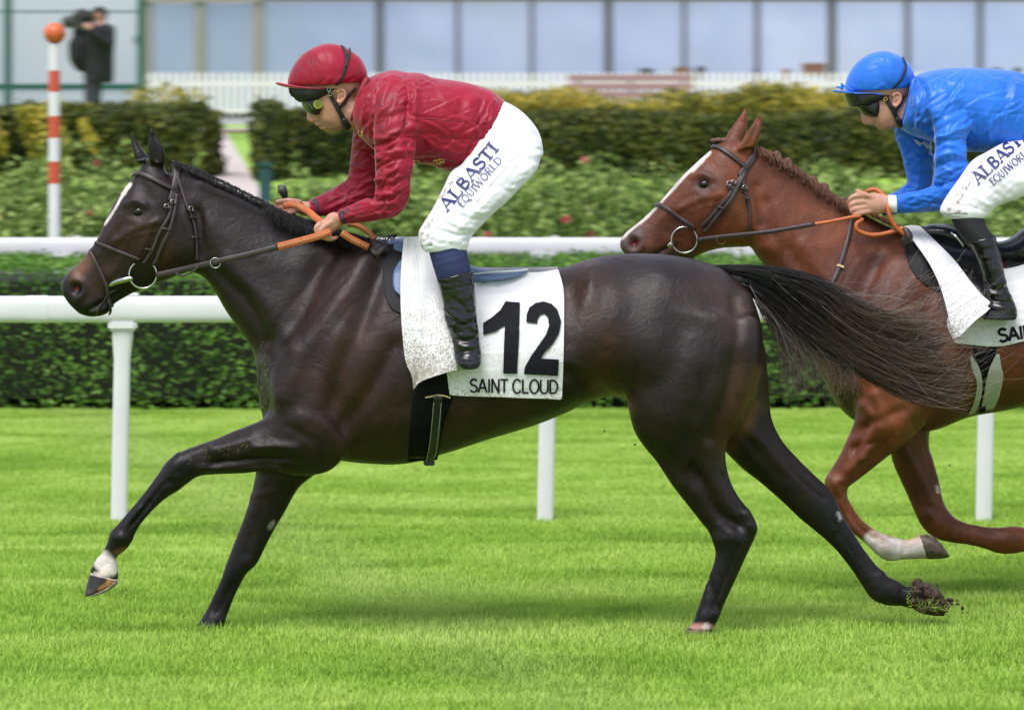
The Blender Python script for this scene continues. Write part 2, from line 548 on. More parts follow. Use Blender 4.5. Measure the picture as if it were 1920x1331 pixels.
def strands(lines, r0, r1, name='hair'):
    """lines: (n,k,3) array of hair strands -> thin three-sided tubes"""
    L = np.asarray(lines); n, k, _ = L.shape
    T = np.gradient(L, axis=1); T /= np.linalg.norm(T, axis=2, keepdims=True) + 1e-9
    u = np.cross(T, np.array([.1, 1., .05])); u /= np.linalg.norm(u, axis=2, keepdims=True) + 1e-9
    w = np.cross(T, u)
    r = np.linspace(r0, r1, k)[None, :, None]
    V = np.stack([L + r * (math.cos(a) * u + math.sin(a) * w) for a in (0, 2.094, 4.189)], 2)   # n,k,3,3
    base = (np.arange(n)[:, None, None] * k + np.arange(k - 1)[None, :, None]) * 3
    j = np.arange(3)[None, None, :]; j2 = (j + 1) % 3
    F = np.stack([base + j, base + j2, base + 3 + j2, base + 3 + j], -1).reshape(-1, 4)
    return fast_mesh(name, V.reshape(-1, 3), F, True)

# letters drawn as pen strokes: unit box 0..1 (x) by 0..1 (y up)
def arc(cx, cy, rx, ry, a0, a1, n=10):
    return [(cx + rx * math.cos(math.radians(a0 + (a1 - a0) * i / n)), cy + ry * math.sin(math.radians(a0 + (a1 - a0) * i / n))) for i in range(n + 1)]
def serif(x, y, w=.26): return ([(x - w / 2, y), (x + w / 2, y)], .5)
GL = {
 'A': (.82, [([(.10, .04), (.41, 1)], .45), ([(.40, 1), (.74, .04)], 1.), ([(.22, .34), (.62, .34)], .45), serif(.1, .03), serif(.74, .03, .3)]),
 'L': (.66, [([(.18, 0), (.18, 1)], 1.), ([(.1, .04), (.6, .04)], .5), ([(.6, 0), (.6, .24)], .45), serif(.18, .97, .34)]),
 'B': (.7, [([(.17, 0), (.17, 1)], 1.), (([(.17, .96)] + arc(.34, .75, .22, .21, 90, -90) + [(.17, .54)]), .7), (([(.17, .52)] + arc(.36, .28, .26, .25, 90, -90) + [(.17, .04)]), .75)]),
 'S': (.58, [(arc(.29, .75, .2, .21, 30, 270, 12) + arc(.29, .28, .22, .25, 90, -150, 12), .8), ([(.49, .72), (.49, .95)], .4), ([(.06, .05), (.06, .3)], .4)]),
 'T': (.72, [([(.36, 0), (.36, 1)], 1.), ([(.03, .95), (.69, .95)], .55), ([(.04, .76), (.04, .98)], .45), ([(.68, .76), (.68, .98)], .45), serif(.36, .03, .34)]),
 'I': (.38, [([(.19, 0), (.19, 1)], 1.), serif(.19, .97, .34), serif(.19, .03, .34)]),
 'E': (.62, [([(.17, 0), (.17, 1)], 1.), ([(.1, .04), (.55, .04)], .6), ([(.1, .96), (.53, .96)], .6), ([(.17, .51), (.43, .51)], .55), ([(.55, 0), (.55, .22)], .45), ([(.53, .8), (.53, 1)], .45)]),
 'Q': (.82, [(arc(.4, .5, .33, .47, 0, 360, 22), .85), ([(.42, .1), (.62, -.18), (.8, -.2)], .7)]),
 'U': (.78, [([(.17, 1), (.17, .3)] + arc(.38, .28, .21, .25, 180, 360, 10) + [(.59, 1)], .75), serif(.17, .97), serif(.6, .97)]),
 'W': (1.08, [([(.08, 1), (.32, .0)], 1.), ([(.32, .0), (.54, .9)], .5), ([(.52, 1), (.76, .0)], 1.), ([(.76, .0), (.98, 1)], .5), serif(.1, .98), serif(.96, .98)]),
 'O': (.8, [(arc(.4, .5, .33, .47, 0, 360, 22), .9)]),
 'R': (.74, [([(.17, 0), (.17, 1)], 1.), (([(.17, .96)] + arc(.36, .74, .22, .22, 90, -90) + [(.17, .52)]), .7), ([(.36, .52), (.66, .03)], .9), serif(.17, .03), serif(.68, .03, .2)]),
 'D': (.8, [([(.17, 0), (.17, 1)], 1.), (([(.17, .96)] + arc(.34, .5, .36, .46, 90, -90, 14) + [(.17, .04)]), .8)]),
 'C': (.76, [(arc(.42, .5, .34, .47, 40, 320, 18), .8)]),
 'N': (.8, [([(.14, 0), (.14, 1)], .8), ([(.14, 1), (.64, 0)], .8), ([(.64, 0), (.64, 1)], .8)]),
}
GS = {  # plain sans letters
 'S': (.66, [(arc(.33, .74, .24, .22, 20, 270, 12) + arc(.33, .27, .26, .24, 90, -160, 12), 1)]),
 'A': (.72, [([(.03, 0), (.36, 1)], 1), ([(.36, 1), (.69, 0)], 1), ([(.15, .35), (.57, .35)], 1)]),
 'I': (.28, [([(.14, 0), (.14, 1)], 1)]),
 'N': (.72, [([(.09, 0), (.09, 1)], 1), ([(.09, 1), (.61, 0)], 1), ([(.61, 0), (.61, 1)], 1)]),
 'T': (.62, [([(.31, 0), (.31, 1)], 1), ([(.0, .96), (.62, .96)], 1)]),
 ' ': (.3, []),
 'C': (.74, [(arc(.4, .5, .33, .49, 38, 322, 18), 1)]),
 'L': (.58, [([(.09, 0), (.09, 1)], 1), ([(.05, .04), (.55, .04)], 1)]),
 'O': (.8, [(arc(.4, .5, .34, .49, 0, 360, 24), 1)]),
 'U': (.74, [([(.09, 1), (.09, .3)] + arc(.37, .28, .28, .26, 180, 360, 10) + [(.65, 1)], 1)]),
 'D': (.74, [([(.09, 0), (.09, 1)], 1), (([(.09, .96)] + arc(.32, .5, .33, .46, 90, -90, 14) + [(.09, .04)]), 1)]),
}
def lettering(bv, text, p0, p1, h, pen, D=15., off=.0015, glyphs=GL, squeeze=1.):
    """text along p0->p1 (photograph px), cap height h px, printed on whatever bv is"""
    p0 = np.array(p0, float); p1 = np.array(p1, float); d = p1 - p0; L = np.linalg.norm(d); d /= L; up = np.array([d[1], -d[0]])
    tot = sum(glyphs[c][0] for c in text)
    sx = L / tot; x0 = 0; V = []; F = []; lay = 0
    for c in text:
        w_, st = glyphs[c]
        for line, wt in st:
            ln = np.array(line, float)
            q = p0 + (x0 + ln[:, 0:1] * sx) * d + ln[:, 1:2] * h * up
            res = []
            for a, b in zip(q[:-1], q[1:]):
                m = max(1, int(np.linalg.norm(b - a) / 4))
                for t in range(m): res.append(a + (b - a) * t / m)
            res.append(q[-1]); q = np.array(res)
            T = np.gradient(q, axis=0); T /= np.linalg.norm(T, axis=1)[:, None] + 1e-9
            Nn = np.stack([-T[:, 1], T[:, 0]], 1) * pen * wt / 2
            lay += 1; n0 = len(V)
            for a, b in zip(q + Nn, q - Nn):
                for r in (a, b):
                    hp, nn = hit(bv, r[0], r[1], off + (lay % 3) * .0003, D)
                    V.append(hp)
            for i in range(len(q) - 1): F.append((n0 + 2 * i, n0 + 2 * i + 1, n0 + 2 * i + 3, n0 + 2 * i + 2))
        x0 += w_ * sx
    return mesh_from('lettering', V, F)

def printed(bv, poly, D=15., off=.003, cell=5.):
    """flat printed shape given by its outline on the photograph, laid on bv"""
    from mathutils.geometry import delaunay_2d_cdt
    q = np.array(poly, float); ring_ = []
    for a, b in zip(q, np.roll(q, -1, 0)):
        m = max(1, int(np.linalg.norm(b - a) / cell))
        for t in range(m): ring_.append(a + (b - a) * t / m)
    ring_ = np.array(ring_); n = len(ring_); pts = [Vector(p) for p in ring_]
    def inside(p):
        c = False
        for a, b in zip(ring_, np.roll(ring_, -1, 0)):
            if (a[1] > p[1]) != (b[1] > p[1]) and p[0] < (b[0] - a[0]) * (p[1] - a[1]) / (b[1] - a[1]) + a[0]: c = not c
        return c
    for x in np.arange(q[:, 0].min() + 2, q[:, 0].max(), cell):
        for y in np.arange(q[:, 1].min() + 2, q[:, 1].max(), cell):
            if inside((x, y)) and np.min(np.hypot(*(ring_ - (x, y)).T)) > cell * .5: pts.append(Vector((x, y)))
    vs, _, fs, *_ = delaunay_2d_cdt(pts, [(i, (i + 1) % n) for i in range(n)], [], 1, 1e-4)
    return mesh_from('printed', [hit(bv, p.x, p.y, off, D)[0] for p in vs], fs)
# ------------------------------------------------------------------ ground
def terrain_z(D):
    return float(np.interp(D, [0, 30.5, 33, 38.5, 41, 55, 70, 95, 400], [0, 0, .30, 1.12, 1.33, 1.62, 1.93, 2.15, 2.4]))
M_turf = Mat('turf_soil')
v = M_turf.coord((.35, 1, 1), 'Position')
M_turf.link(M_turf.mix(.5, M_turf.ramp(M_turf.noise(.9, v, 5), [(.3, (.20, .36, .03)), (.7, (.30, .48, .06))]), M_turf.ramp(M_turf.noise(14, v, 4), [(.3, (.17, .32, .03)), (.7, (.30, .48, .06))])), M_turf.b.inputs['Base Color'])
M_turf.set(Roughness=.9); M_turf = M_turf.m
xs = [-300, -40, -12, -7, -4, -2, 0, 2, 4, 7, 12, 40, 300]; ys = [-60, 0, 5, 10, 20, 30.5, 31.5, 33, 36, 38.5, 41, 45, 50, 55, 60, 65, 70, 80, 95, 200, 600]
V = [(x, y, terrain_z(y)) for y in ys for x in xs]
F = [(j * len(xs) + i, j * len(xs) + i + 1, (j + 1) * len(xs) + i + 1, (j + 1) * len(xs) + i) for j in range(len(ys) - 1) for i in range(len(xs) - 1)]
add('turf', mesh_from('turf', V, F), M_turf, None, kind='structure')
# grass blades: one small tuft, scattered by geometry nodes
M_grass = Mat('grass_blade')
v = M_grass.coord((.45, .8, 1), 'Position')
big = M_grass.noise(1.3, v, 5, .68, 1.2)
fine = M_grass.noise(9, M_grass.coord((.45, 1, 1), 'Position'), 3, .6)
oi = M_grass.node('ShaderNodeObjectInfo')
c_ = M_grass.ramp(big, [(.32, (.235, .405, .042)), (.47, (.375, .575, .078)), (.66, (.54, .71, .165))])
c_ = M_grass.mix(.45, c_, M_grass.ramp(fine, [(.3, (.82, .86, .80)), (.7, (1.15, 1.13, 1.18))]), 'MULTIPLY')
c_ = M_grass.mix(.5, c_, M_grass.ramp(oi.outputs['Random'], [(0, (.72, .78, .7)), (.75, (1.1, 1.08, 1.05)), (1, (1.35, 1.2, 1.5))]), 'MULTIPLY')
# a paler trodden stripe running across the course
gp = M_grass.node('ShaderNodeNewGeometry'); sp_ = M_grass.node('ShaderNodeSeparateXYZ'); M_grass.link(gp.outputs['Position'], sp_.inputs[0])
ma = M_grass.node('ShaderNodeMath', operation='MULTIPLY_ADD'); M_grass.link(sp_.outputs['X'], ma.inputs[0]); ma.inputs[1].default_value = 4.6; M_grass.link(sp_.outputs['Y'], ma.inputs[2])
nz = M_grass.node('ShaderNodeMath', operation='MULTIPLY_ADD'); M_grass.link(fine, nz.inputs[0]); nz.inputs[1].default_value = 3.0; M_grass.link(ma.outputs[0], nz.inputs[2])
st_ = M_grass.ramp(nz.outputs[0], [(0, (0, 0, 0)), (1, (0, 0, 0))])
mr = M_grass.node('ShaderNodeMapRange'); mr.inputs[1].default_value = 13.6; mr.inputs[2].default_value = 17.2; M_grass.link(nz.outputs[0], mr.inputs[0])
st_ = M_grass.ramp(mr.outputs[0], [(0, (0, 0, 0)), (.45, (.25, .25, .25)), (.6, (.25, .25, .25)), (1, (0, 0, 0))])
c_ = M_grass.mix(st_, c_, (.48, .58, .22, 1))
M_grass.link(c_, M_grass.b.inputs['Base Color'])
M_grass.set(Roughness=.6); M_grass.b.inputs['Specular IOR Level'].default_value = .3
tr = M_grass.node('ShaderNodeBsdfTranslucent'); M_grass.link(c_, tr.inputs['Color'])
mx = M_grass.node('ShaderNodeMixShader'); mx.inputs[0].default_value = .4
M_grass.link(M_grass.b.outputs[0], mx.inputs[1]); M_grass.link(tr.outputs[0], mx.inputs[2])
M_grass.link(mx.outputs[0], M_grass.n['Material Output'].inputs['Surface'])
M_grass = M_grass.m
def tuft(n, spread, hgt, seed, wid=.0028):
    r = np.random.default_rng(seed); V = []; F = []
    for i in range(n):
        x, y = r.normal(0, spread, 2); a = r.random() * 6.28; l_ = hgt * (.45 + .75 * r.random()); b_ = l_ * (.25 + .65 * r.random()); w = wid * (.6 + .7 * r.random())
        dx, dy = math.cos(a), math.sin(a); sx, sy = -dy * w, dx * w; n0 = len(V)
        for t in (0, .5):
            V += [(x + dx * b_ * t * t - sx * (1 - t * .4), y + dy * b_ * t * t - sy * (1 - t * .4), l_ * t), (x + dx * b_ * t * t + sx * (1 - t * .4), y + dy * b_ * t * t + sy * (1 - t * .4), l_ * t)]
        V.append((x + dx * b_, y + dy * b_, l_ * (1 - .3 * b_ / l_)))
        F += [(n0, n0 + 1, n0 + 3), (n0, n0 + 3, n0 + 2), (n0 + 2, n0 + 3, n0 + 4)]
    me = mesh_from('grass_tuft', V, F); me.materials.append(M_grass); return me
def scatter(name, V, F, tufts, density, seed, smin=.7, smax=1.25):
    me = mesh_from(name, V, F)
    ob = add(name, me, M_turf, None, kind='stuff'); ob['label'] = 'short bright green racecourse grass'; 
    ng = bpy.data.node_groups.new(name, 'GeometryNodeTree')
    ng.interface.new_socket('Geometry', in_out='INPUT', socket_type='NodeSocketGeometry'); ng.interface.new_socket('Geometry', in_out='OUTPUT', socket_type='NodeSocketGeometry')
    N = ng.nodes; Lk = ng.links
    gi, go = N.new('NodeGroupInput'), N.new('NodeGroupOutput'); dp = N.new('GeometryNodeDistributePointsOnFaces'); dp.inputs['Density'].default_value = density; dp.inputs['Seed'].default_value = seed
    ip = N.new('GeometryNodeInstanceOnPoints'); rr = N.new('FunctionNodeRandomValue'); rr.data_type = 'FLOAT_VECTOR'; rr.inputs[0].default_value = (0, 0, 0); rr.inputs[1].default_value = (0, 0, 6.283)
    rs = N.new('FunctionNodeRandomValue'); rs.data_type = 'FLOAT'; rs.inputs[2].default_value = smin; rs.inputs[3].default_value = smax
    g2i = N.new('GeometryNodeJoinGeometry')
    for t_ in tufts:
        o = bpy.data.objects.new('grass_tuft', t_); inf = N.new('GeometryNodeObjectInfo'); inf.inputs['Object'].default_value = o; inf.inputs['As Instance'].default_value = True
        Lk.new(inf.outputs['Geometry'], g2i.inputs[0])
    Lk.new(gi.outputs[0], dp.inputs[0]); Lk.new(dp.outputs['Points'], ip.inputs['Points']); Lk.new(g2i.outputs[0], ip.inputs['Instance']); ip.inputs['Pick Instance'].default_value = True
    Lk.new(rr.outputs[0], ip.inputs['Rotation']); Lk.new(rs.outputs[1], ip.inputs['Scale'])
    Lk.new(ip.outputs[0], go.inputs[0])
    md = ob.modifiers.new('grass', 'NODES'); md.node_group = ng
    return ob
quad = lambda x0, x1, y0, y1, z=.002: ([(x0, y0, z), (x1, y0, z), (x1, y1, z), (x0, y1, z)], [(0, 1, 2, 3)])
scatter('grass', *quad(-4.2, 4.2, 11.2, 26.9), [tuft(62, .052, .040, s, .0021) for s in (1, 2, 3, 4)], 430, 3)

# ------------------------------------------------------------------ leaves
def leaf_mat(name, cols, scale=3., rough=.5, trans=.3):
    m = Mat(name)
    a = m.node('ShaderNodeVertexColor', layer_name='Col'); se = m.node('ShaderNodeSeparateColor'); m.link(a.outputs['Color'], se.inputs[0])
    f = m.noise(scale, m.coord((1, 1, 1), 'Position'), 4, .6)
    ad = m.node('ShaderNodeMath', operation='MULTIPLY_ADD'); m.link(se.outputs[0], ad.inputs[0]); ad.inputs[1].default_value = .5; m.link(f, ad.inputs[2])
    n_ = len(cols); c = m.ramp(ad.outputs[0], [(.38 + .72 * i / (n_ - 1) * .75, q) for i, q in enumerate(cols)])
    m.link(c, m.b.inputs['Base Color']); m.set(Roughness=rough); m.b.inputs['Specular IOR Level'].default_value = .35
    tr = m.node('ShaderNodeBsdfTranslucent'); m.link(c, tr.inputs['Color']); mx = m.node('ShaderNodeMixShader'); mx.inputs[0].default_value = trans
    m.link(m.b.outputs[0], mx.inputs[1]); m.link(tr.outputs[0], mx.inputs[2]); m.link(mx.outputs[0], m.n['Material Output'].inputs['Surface'])
    return m.m
def leaves(P_, N_, size, seed, jit=.9, asp=.55):
    """one folded leaf (4 triangles) at each point, facing roughly along N_"""
    r = np.random.default_rng(seed); n = len(P_)
    N_ = N_ + r.normal(0, jit, (n, 3)); N_ /= np.linalg.norm(N_, axis=1)[:, None] + 1e-9
    T = np.cross(N_, r.normal(0, 1, (n, 3))); T /= np.linalg.norm(T, axis=1)[:, None] + 1e-9; B = np.cross(N_, T)
    s = (size * (.55 + .8 * r.random(n)))[:, None]
    V = np.stack([P_ - T * s * .5, P_ + B * s * asp * .5 + N_ * s * .10, P_ + T * s * .5, P_ - B * s * asp * .5 + N_ * s * .10], 1).reshape(-1, 3)
    i = np.arange(n)[:, None] * 4
    F = np.hstack([i, i + 1, i + 2, i, i + 2, i + 3]).reshape(-1, 3)
    me = fast_mesh('leaves', V, F, False)
    c = np.ones((n * 4, 4), np.float32); c[:, 0] = np.repeat(r.random(n), 4)
    ca = me.color_attributes.new('Col', 'FLOAT_COLOR', 'POINT'); ca.data.foreach_set('color', c.ravel())
    return me
M_core = simple('hedge_inside', (.012, .018, .006), .95, var=.5)
M_trunk = simple('woody_stem', (.06, .045, .03), .9, var=.4, bump=.5)
def lump(x, y, z, s, r):
    return sum(np.sin(x * s * a + b) * np.cos(y * s * a * .7 + z * s * a + c) / a ** .5 for a, b, c in ((1, r, r * 2), (2.3, r * 3, 1 + r), (4.1, r + 2, r * 5))) / 2.3
def hedge(label, x0, x1, y0, y1, z0, z1, n, size, mat, seed, rough=.06, group=None, core=.10, xyz=None, top=.3, jit=.9):
    r = np.random.default_rng(seed); W = x1 - x0; Dp = y1 - y0; H = z1 - z0
    ar = np.array([W * H, W * Dp * 1.0, Dp * H, Dp * H, W * H * .15]); k = r.choice(5, n, p=ar / ar.sum())
    x = x0 + W * r.random(n); y = y0 + Dp * r.random(n); z = z0 + H * r.random(n); N_ = np.zeros((n, 3))
    y[k == 0] = y0; N_[k == 0] = (0, -1, .25); z[k == 1] = z1; N_[k == 1] = (0, 0, 1); x[k == 2] = x0; N_[k == 2] = (-1, 0, .2); x[k == 3] = x1; N_[k == 3] = (1, 0, .2); y[k == 4] = y1; N_[k == 4] = (0, 1, 0)
    P_ = np.stack([x, y, z], 1); cc = np.array([(x0 + x1) / 2, (y0 + y1) / 2, (z0 + z1) / 2])
    # round the arrises
    e_ = np.minimum((z1 - z) / .12, 1) ; P_[:, 1] += np.where(k == 0, (1 - np.clip(e_, 0, 1)) ** 2 * .09, 0)
    P_ += N_ * (lump(x, y, z, 2.2, seed) * rough + r.normal(0, rough * .35, n))[:, None]
    hd_ = empty('hedge', ((x0 + x1) / 2, (y0 + y1) / 2, z0), label, 'hedge', group)
    add('foliage', leaves(P_, N_, size, seed, jit), mat, hd_, kind='stuff')
    add('core', box(((x0 + x1) / 2, (y0 + y1) / 2, (z0 + z1) / 2), (W - 2 * core, Dp - 2 * core, H - core)), M_core, hd_)
    return hd_
def bush(label, x, y, z, rx, ry, rz, n, size, mat, seed, name='rose_bush', catg='bush', group=None, flowers=0, fmat=None, gappy=.25):
    r = np.random.default_rng(seed); m_ = 7; cs = r.normal(0, .42, (m_, 3)) * (rx, ry, rz) * .9; cs[:, 2] = np.abs(cs[:, 2]) * .6 + rz * .75; k = r.integers(0, m_, n)
    d = r.normal(0, 1, (n, 3)); d /= np.linalg.norm(d, axis=1)[:, None]; rad = (.35 + .35 * r.random(m_))[k][:, None] * (.55 + .55 * r.random(n) ** .5)[:, None]
    P_ = np.array([x, y, z]) + cs[k] + d * rad * (rx, ry, rz)
    P_[:, 2] = np.maximum(P_[:, 2], z + .02)
    root = empty(name, (x, y, z), label, catg, group)
    add('foliage', leaves(P_, d + (0, -.1, .5), size, seed, .8), mat, root, kind='stuff')
    st = []
    for i in range(6):
        q = cs[r.integers(m_)]; a = np.array([x, y, z]) + r.normal(0, .04, 3) * (1, 1, 0); e = np.array([x, y, z]) + q
        pts = cat(np.array([a, (a + e) / 2 + r.normal(0, .04, 3), e]), 3); c = Clay(); R = []
        for p_ in pts: R.append(p_ + .009 * np.array([(math.cos(t), math.sin(t), 0) for t in np.linspace(0, 6.28, 6)[:-1]]))
        c.rings(np.array(R)); st.append(mesh_from('s', np.vstack(c.V), c.F))
    add('stem', join(st), M_trunk, root, kind='stuff')
    for i in range(flowers):
        q = P_[r.integers(n)] + np.array([0, -.06, .03]); pts = q + r.normal(0, .014, (16, 3)); add('flower', leaves(pts, pts - q, .045, seed * 7 + i, .3, .9), fmat, root)
    return root

# near rail ---------------------------------------------------------------
M_plastic = Mat('white_rail_plastic'); v = M_plastic.coord((1, 1, 1))
M_plastic.link(M_plastic.mix(M_plastic.ramp(M_plastic.noise(55, v, 5, .7), [(.62, (0, 0, 0)), (.76, (.5, .5, .5))]), M_plastic.ramp(M_plastic.noise(3, v, 5), [(.3, (.70, .71, .72)), (.7, (.79, .79, .79))]), (.42, .44, .33, 1)), M_plastic.b.inputs['Base Color']); M_plastic.set(Roughness=.35); M_plastic = M_plastic.m
def rail_fence(label, D, ytop, ybot, xs_, ybase, wpost, x0=-900, x1=3000, lean=0, mesh_rows=None):
    zt = P(0, ytop, D)[2]; zb = P(0, ybot, D)[2]; X0 = P(x0, 0, D)[0]; X1 = P(x1, 0, D)[0]; hh = (zt - zb) / 2; zc = (zt + zb) / 2
    root = empty('rail_fence', (P(xs_[1], 0, D)[0], D, 0), label, 'rail')
    prof = [(math.copysign(abs(math.cos(t)) ** .7, math.cos(t)) * hh * .62, math.copysign(abs(math.sin(t)) ** .7, math.sin(t)) * hh) for t in np.linspace(0, 2 * math.pi, 25)[:-1]]
    V = [(X, D + a, zc + b) for X in (X0, X1) for a, b in prof]; k = len(prof)
    F = [(i, (i + 1) % k, k + (i + 1) % k, k + i) for i in range(k)]
    add('rail', mesh_from('rail', V, F), M_plastic, root)
    zg = max(0, P(0, ybase, D)[2])
    pm = None
    for x in xs_:
        a, b = P(x, 0, D)[0], 0; w = wpost * D / FOC / 2
        V = []; m_ = 10
        for t in range(m_ + 1):
            z_ = (zc - hh * .5) + (-.03 - zc + hh * .5) * t / m_; w_ = w * (.92 if t > 1 else 1.15)
            for q in np.linspace(0, 2 * math.pi, 17)[:-1]: V.append((lean * t / m_ + w_ * math.copysign(abs(math.cos(q)) ** .6, math.cos(q)), .02 + w_ * .8 * math.copysign(abs(math.sin(q)) ** .6, math.sin(q)), z_))
        F = [(i * 16 + j, i * 16 + (j + 1) % 16, (i + 1) * 16 + (j + 1) % 16, (i + 1) * 16 + j) for i in range(m_) for j in range(16)]
        if pm is None: pm = mesh_from('post', V, F); pm.materials.append(M_plastic)
        o = bpy.data.objects.new('post', pm); COL.objects.link(o); o.parent = root; o.location = (a - root.location.x, 0, 0)
    return root
def rail_fittings(root, D, ytop, ybot, posts, joints):
    zt, zb = P(0, ytop, D)[2], P(0, ybot, D)[2]; m_, h_ = (zt + zb) / 2, (zt - zb) / 2
    for x in posts:
        add('bracket', box((xw(x, D), D + .01, zb - .012), (.13, .09, .05), .012), M_plastic, root); add('cap', box((xw(x + 20, D), D, zt + .006), (.05, .03, .018), .005), M_plastic, root)
    for x in joints:
        prof = [(math.copysign(abs(math.cos(t)) ** .7, math.cos(t)) * h_ * .64, math.copysign(abs(math.sin(t)) ** .7, math.sin(t)) * h_ * 1.035) for t in np.linspace(0, 2 * math.pi, 25)[:-1]]; k = len(prof)
        V = [(xw(x, D) + q, D + a, m_ + b) for q in (-.05, .05) for a, b in prof]; add('joint_sleeve', mesh_from('sleeve', V, [(i, (i + 1) % k, k + (i + 1) % k, k + i) for i in range(k)]), M_plastic, root)
def xw(x, D): return P(x, 0, D)[0]
nr = rail_fence('thick white plastic running rail close behind the horses', 19.2, 555, 605, [-595, 230, 1030, 1853, 2670], 983, 34, lean=-.02)
fr = rail_fence('second white running rail beyond the low green hedge', 30.0, 446, 478, [-1640, -760, 104 + 20, 1020, 1400, 2290, 3160], 700, 46, x0=-2600, x1=4500)
rail_fittings(nr, 19.2, 555, 605, (230, 1030, 1853), (70, 1290))
rail_fittings(fr, 30.0, 446, 478, (124, 1020, 1400), (-60, 585, 905))
M_net = simple('white_net_cord', (.72, .73, .74), .6)
net = []
X0, X1 = P(-300, 0, 30.05)[0], P(2300, 0, 30.05)[0]
for yy in range(484, 530, 7): net.append(box(((X0 + X1) / 2, 30.05, P(0, yy, 30.05)[2]), (X1 - X0, .004, .006)))
for i in range(260):
    X = X0 + (X1 - X0) * i / 259; net.append(box((X, 30.056, (P(0, 480, 30)[2] + P(0, 530, 30)[2]) / 2), (.006, .004, P(0, 480, 30)[2] - P(0, 530, 30)[2])))
add('netting', join(net), M_net, fr, kind='stuff')

# low hedge between the rails
M_low = leaf_mat('box_leaves', [(.02, .055, .008), (.045, .13, .014), (.105, .25, .026), (.22, .42, .06)], 2.5)
hedge('low clipped bright green hedge between the two white rails', -5.6, 5.6, 27.0, 29.0, .0, .92, 56000, .036, M_low, 3, .07, core=.16)
M_dirt = simple('bare_earth', (.05, .038, .026), .95, var=.5, vscale=9, bump=.5)
add('soil_strip', mesh_from('soil', [(-12, 27.1, .006), (12, 27.1, .006), (12, 29.6, .006), (-12, 29.6, .006)], [(0, 1, 2, 3)]), M_dirt, None, kind='structure')

# rose bushes beyond
M_rose = leaf_mat('rose_leaves', [(.022, .050, .008), (.08, .155, .022), (.20, .32, .055), (.38, .50, .14)], 6.)
M_pink = simple('pink_petals', (.62, .10, .14), .6, var=.3)
add('rose_bed', mesh_from('rb', [(X_, D_, terrain_z(D_) + .012) for D_ in (31.2, 33, 36, 38.4) for X_ in (-12, 12)], [(2 * i, 2 * i + 1, 2 * i + 3, 2 * i + 2) for i in range(3)]), M_dirt, None, kind='structure')
rr_ = np.random.default_rng(12)
spots_ = ['beyond the left edge of the picture', 'at the left edge of the picture', 'behind the striped pole', 'behind the ears of the dark horse', 'left of the foot of the path', 'at the foot of the path', 'behind the hands of the jockey in red',
          'behind the forearm of the jockey in red', 'behind the thigh of the jockey in red', 'just right of the white breeches', 'midway between the two riders', 'above the muzzle of the chestnut horse', 'behind the white blaze', 'behind the ears of the chestnut horse',
          'behind the plaited mane', 'behind the hands of the jockey in blue', 'behind the knee of the jockey in blue', 'below the seat of the jockey in blue', 'beyond the right edge of the picture']
for ci, where_ in enumerate(spots_):
    for row, (D, rn) in enumerate(((32.4, 'front'), (34.4, 'middle'), (36.4, 'back'))):
        x = -130 + 118 * ci + (row - 1) * 42 + rr_.normal() * 12; top = {0: 372, 1: 348, 2: 322}[row] + rr_.normal() * 20
        if 330 < x < 570: top = max(top, 398)
        zt = P(0, top, D)[2]; z0 = terrain_z(D) - .02; X = P(x, 0, D)[0]; hgt = max(.4, zt - z0)
        bush('leafy rose bush in the %s row %s' % (rn, where_), X, D, z0, .40, .34, hgt / 1.55, 1050, .075, M_rose, 100 + ci * 3 + row, group='rose bushes behind the far rail', flowers=int(rr_.random() < .3) + int(rr_.random() < .2), fmat=M_pink)

# tall dark hedges
M_dark = leaf_mat('yew_leaves', [(.014, .026, .005), (.032, .054, .009), (.070, .098, .015), (.17, .18, .025)], 1.4)
M_gold = leaf_mat('golden_leaves', [(.05, .08, .012), (.15, .18, .022), (.33, .32, .04), (.58, .46, .07)], 1.2)
def xw(x, D): return P(x, 0, D)[0]
hedge('tall dark clipped hedge left of the gravel path', xw(-700, 42), xw(384, 42), 42.0, 43.6, 1.30, P(0, 212, 42)[2], 26000, .075, M_dark, 5, .10, core=.2)
hedge('tall dark clipped hedge running right behind the horses', xw(520, 42), xw(2500, 42), 42.0, 43.6, 1.30, P(0, 226, 42)[2], 42000, .075, M_dark, 6, .10, core=.2)
hedge('narrow dark hedge end on the right side of the gravel path', xw(480, 41), xw(514, 41), 41.0, 43.0, 1.28, P(0, 196, 41)[2], 2600, .07, M_dark, 7, .06, core=.1)
gold = [('golden shrub mass above the left hedge', -500, 180, 193, 44.4), ('golden yellow shrub beside the green glass shelter post', 300, 336, 168, 46.0), ('golden shrub above the right end of the left hedge', 170, 290, 206, 44.2),
        ('golden green shrub behind the head of the jockey in red', 575, 720, 196, 44.4), ('long golden green shrub band behind the jockey in red', 690, 1120, 172, 45.), ('rounded golden shrub in front of the brown bench', 1090, 1300, 178, 45.4),
        ('golden shrub between the bench and the blue jockey', 1290, 1480, 165, 45.2), ('golden brown shrub left of the blue helmet', 1440, 1640, 160, 45.6), ('golden shrub behind the back of the blue jockey', 1620, 1930, 176, 45.2), ('golden shrub at the far right of the hedge', 1900, 2500, 180, 45.2)]
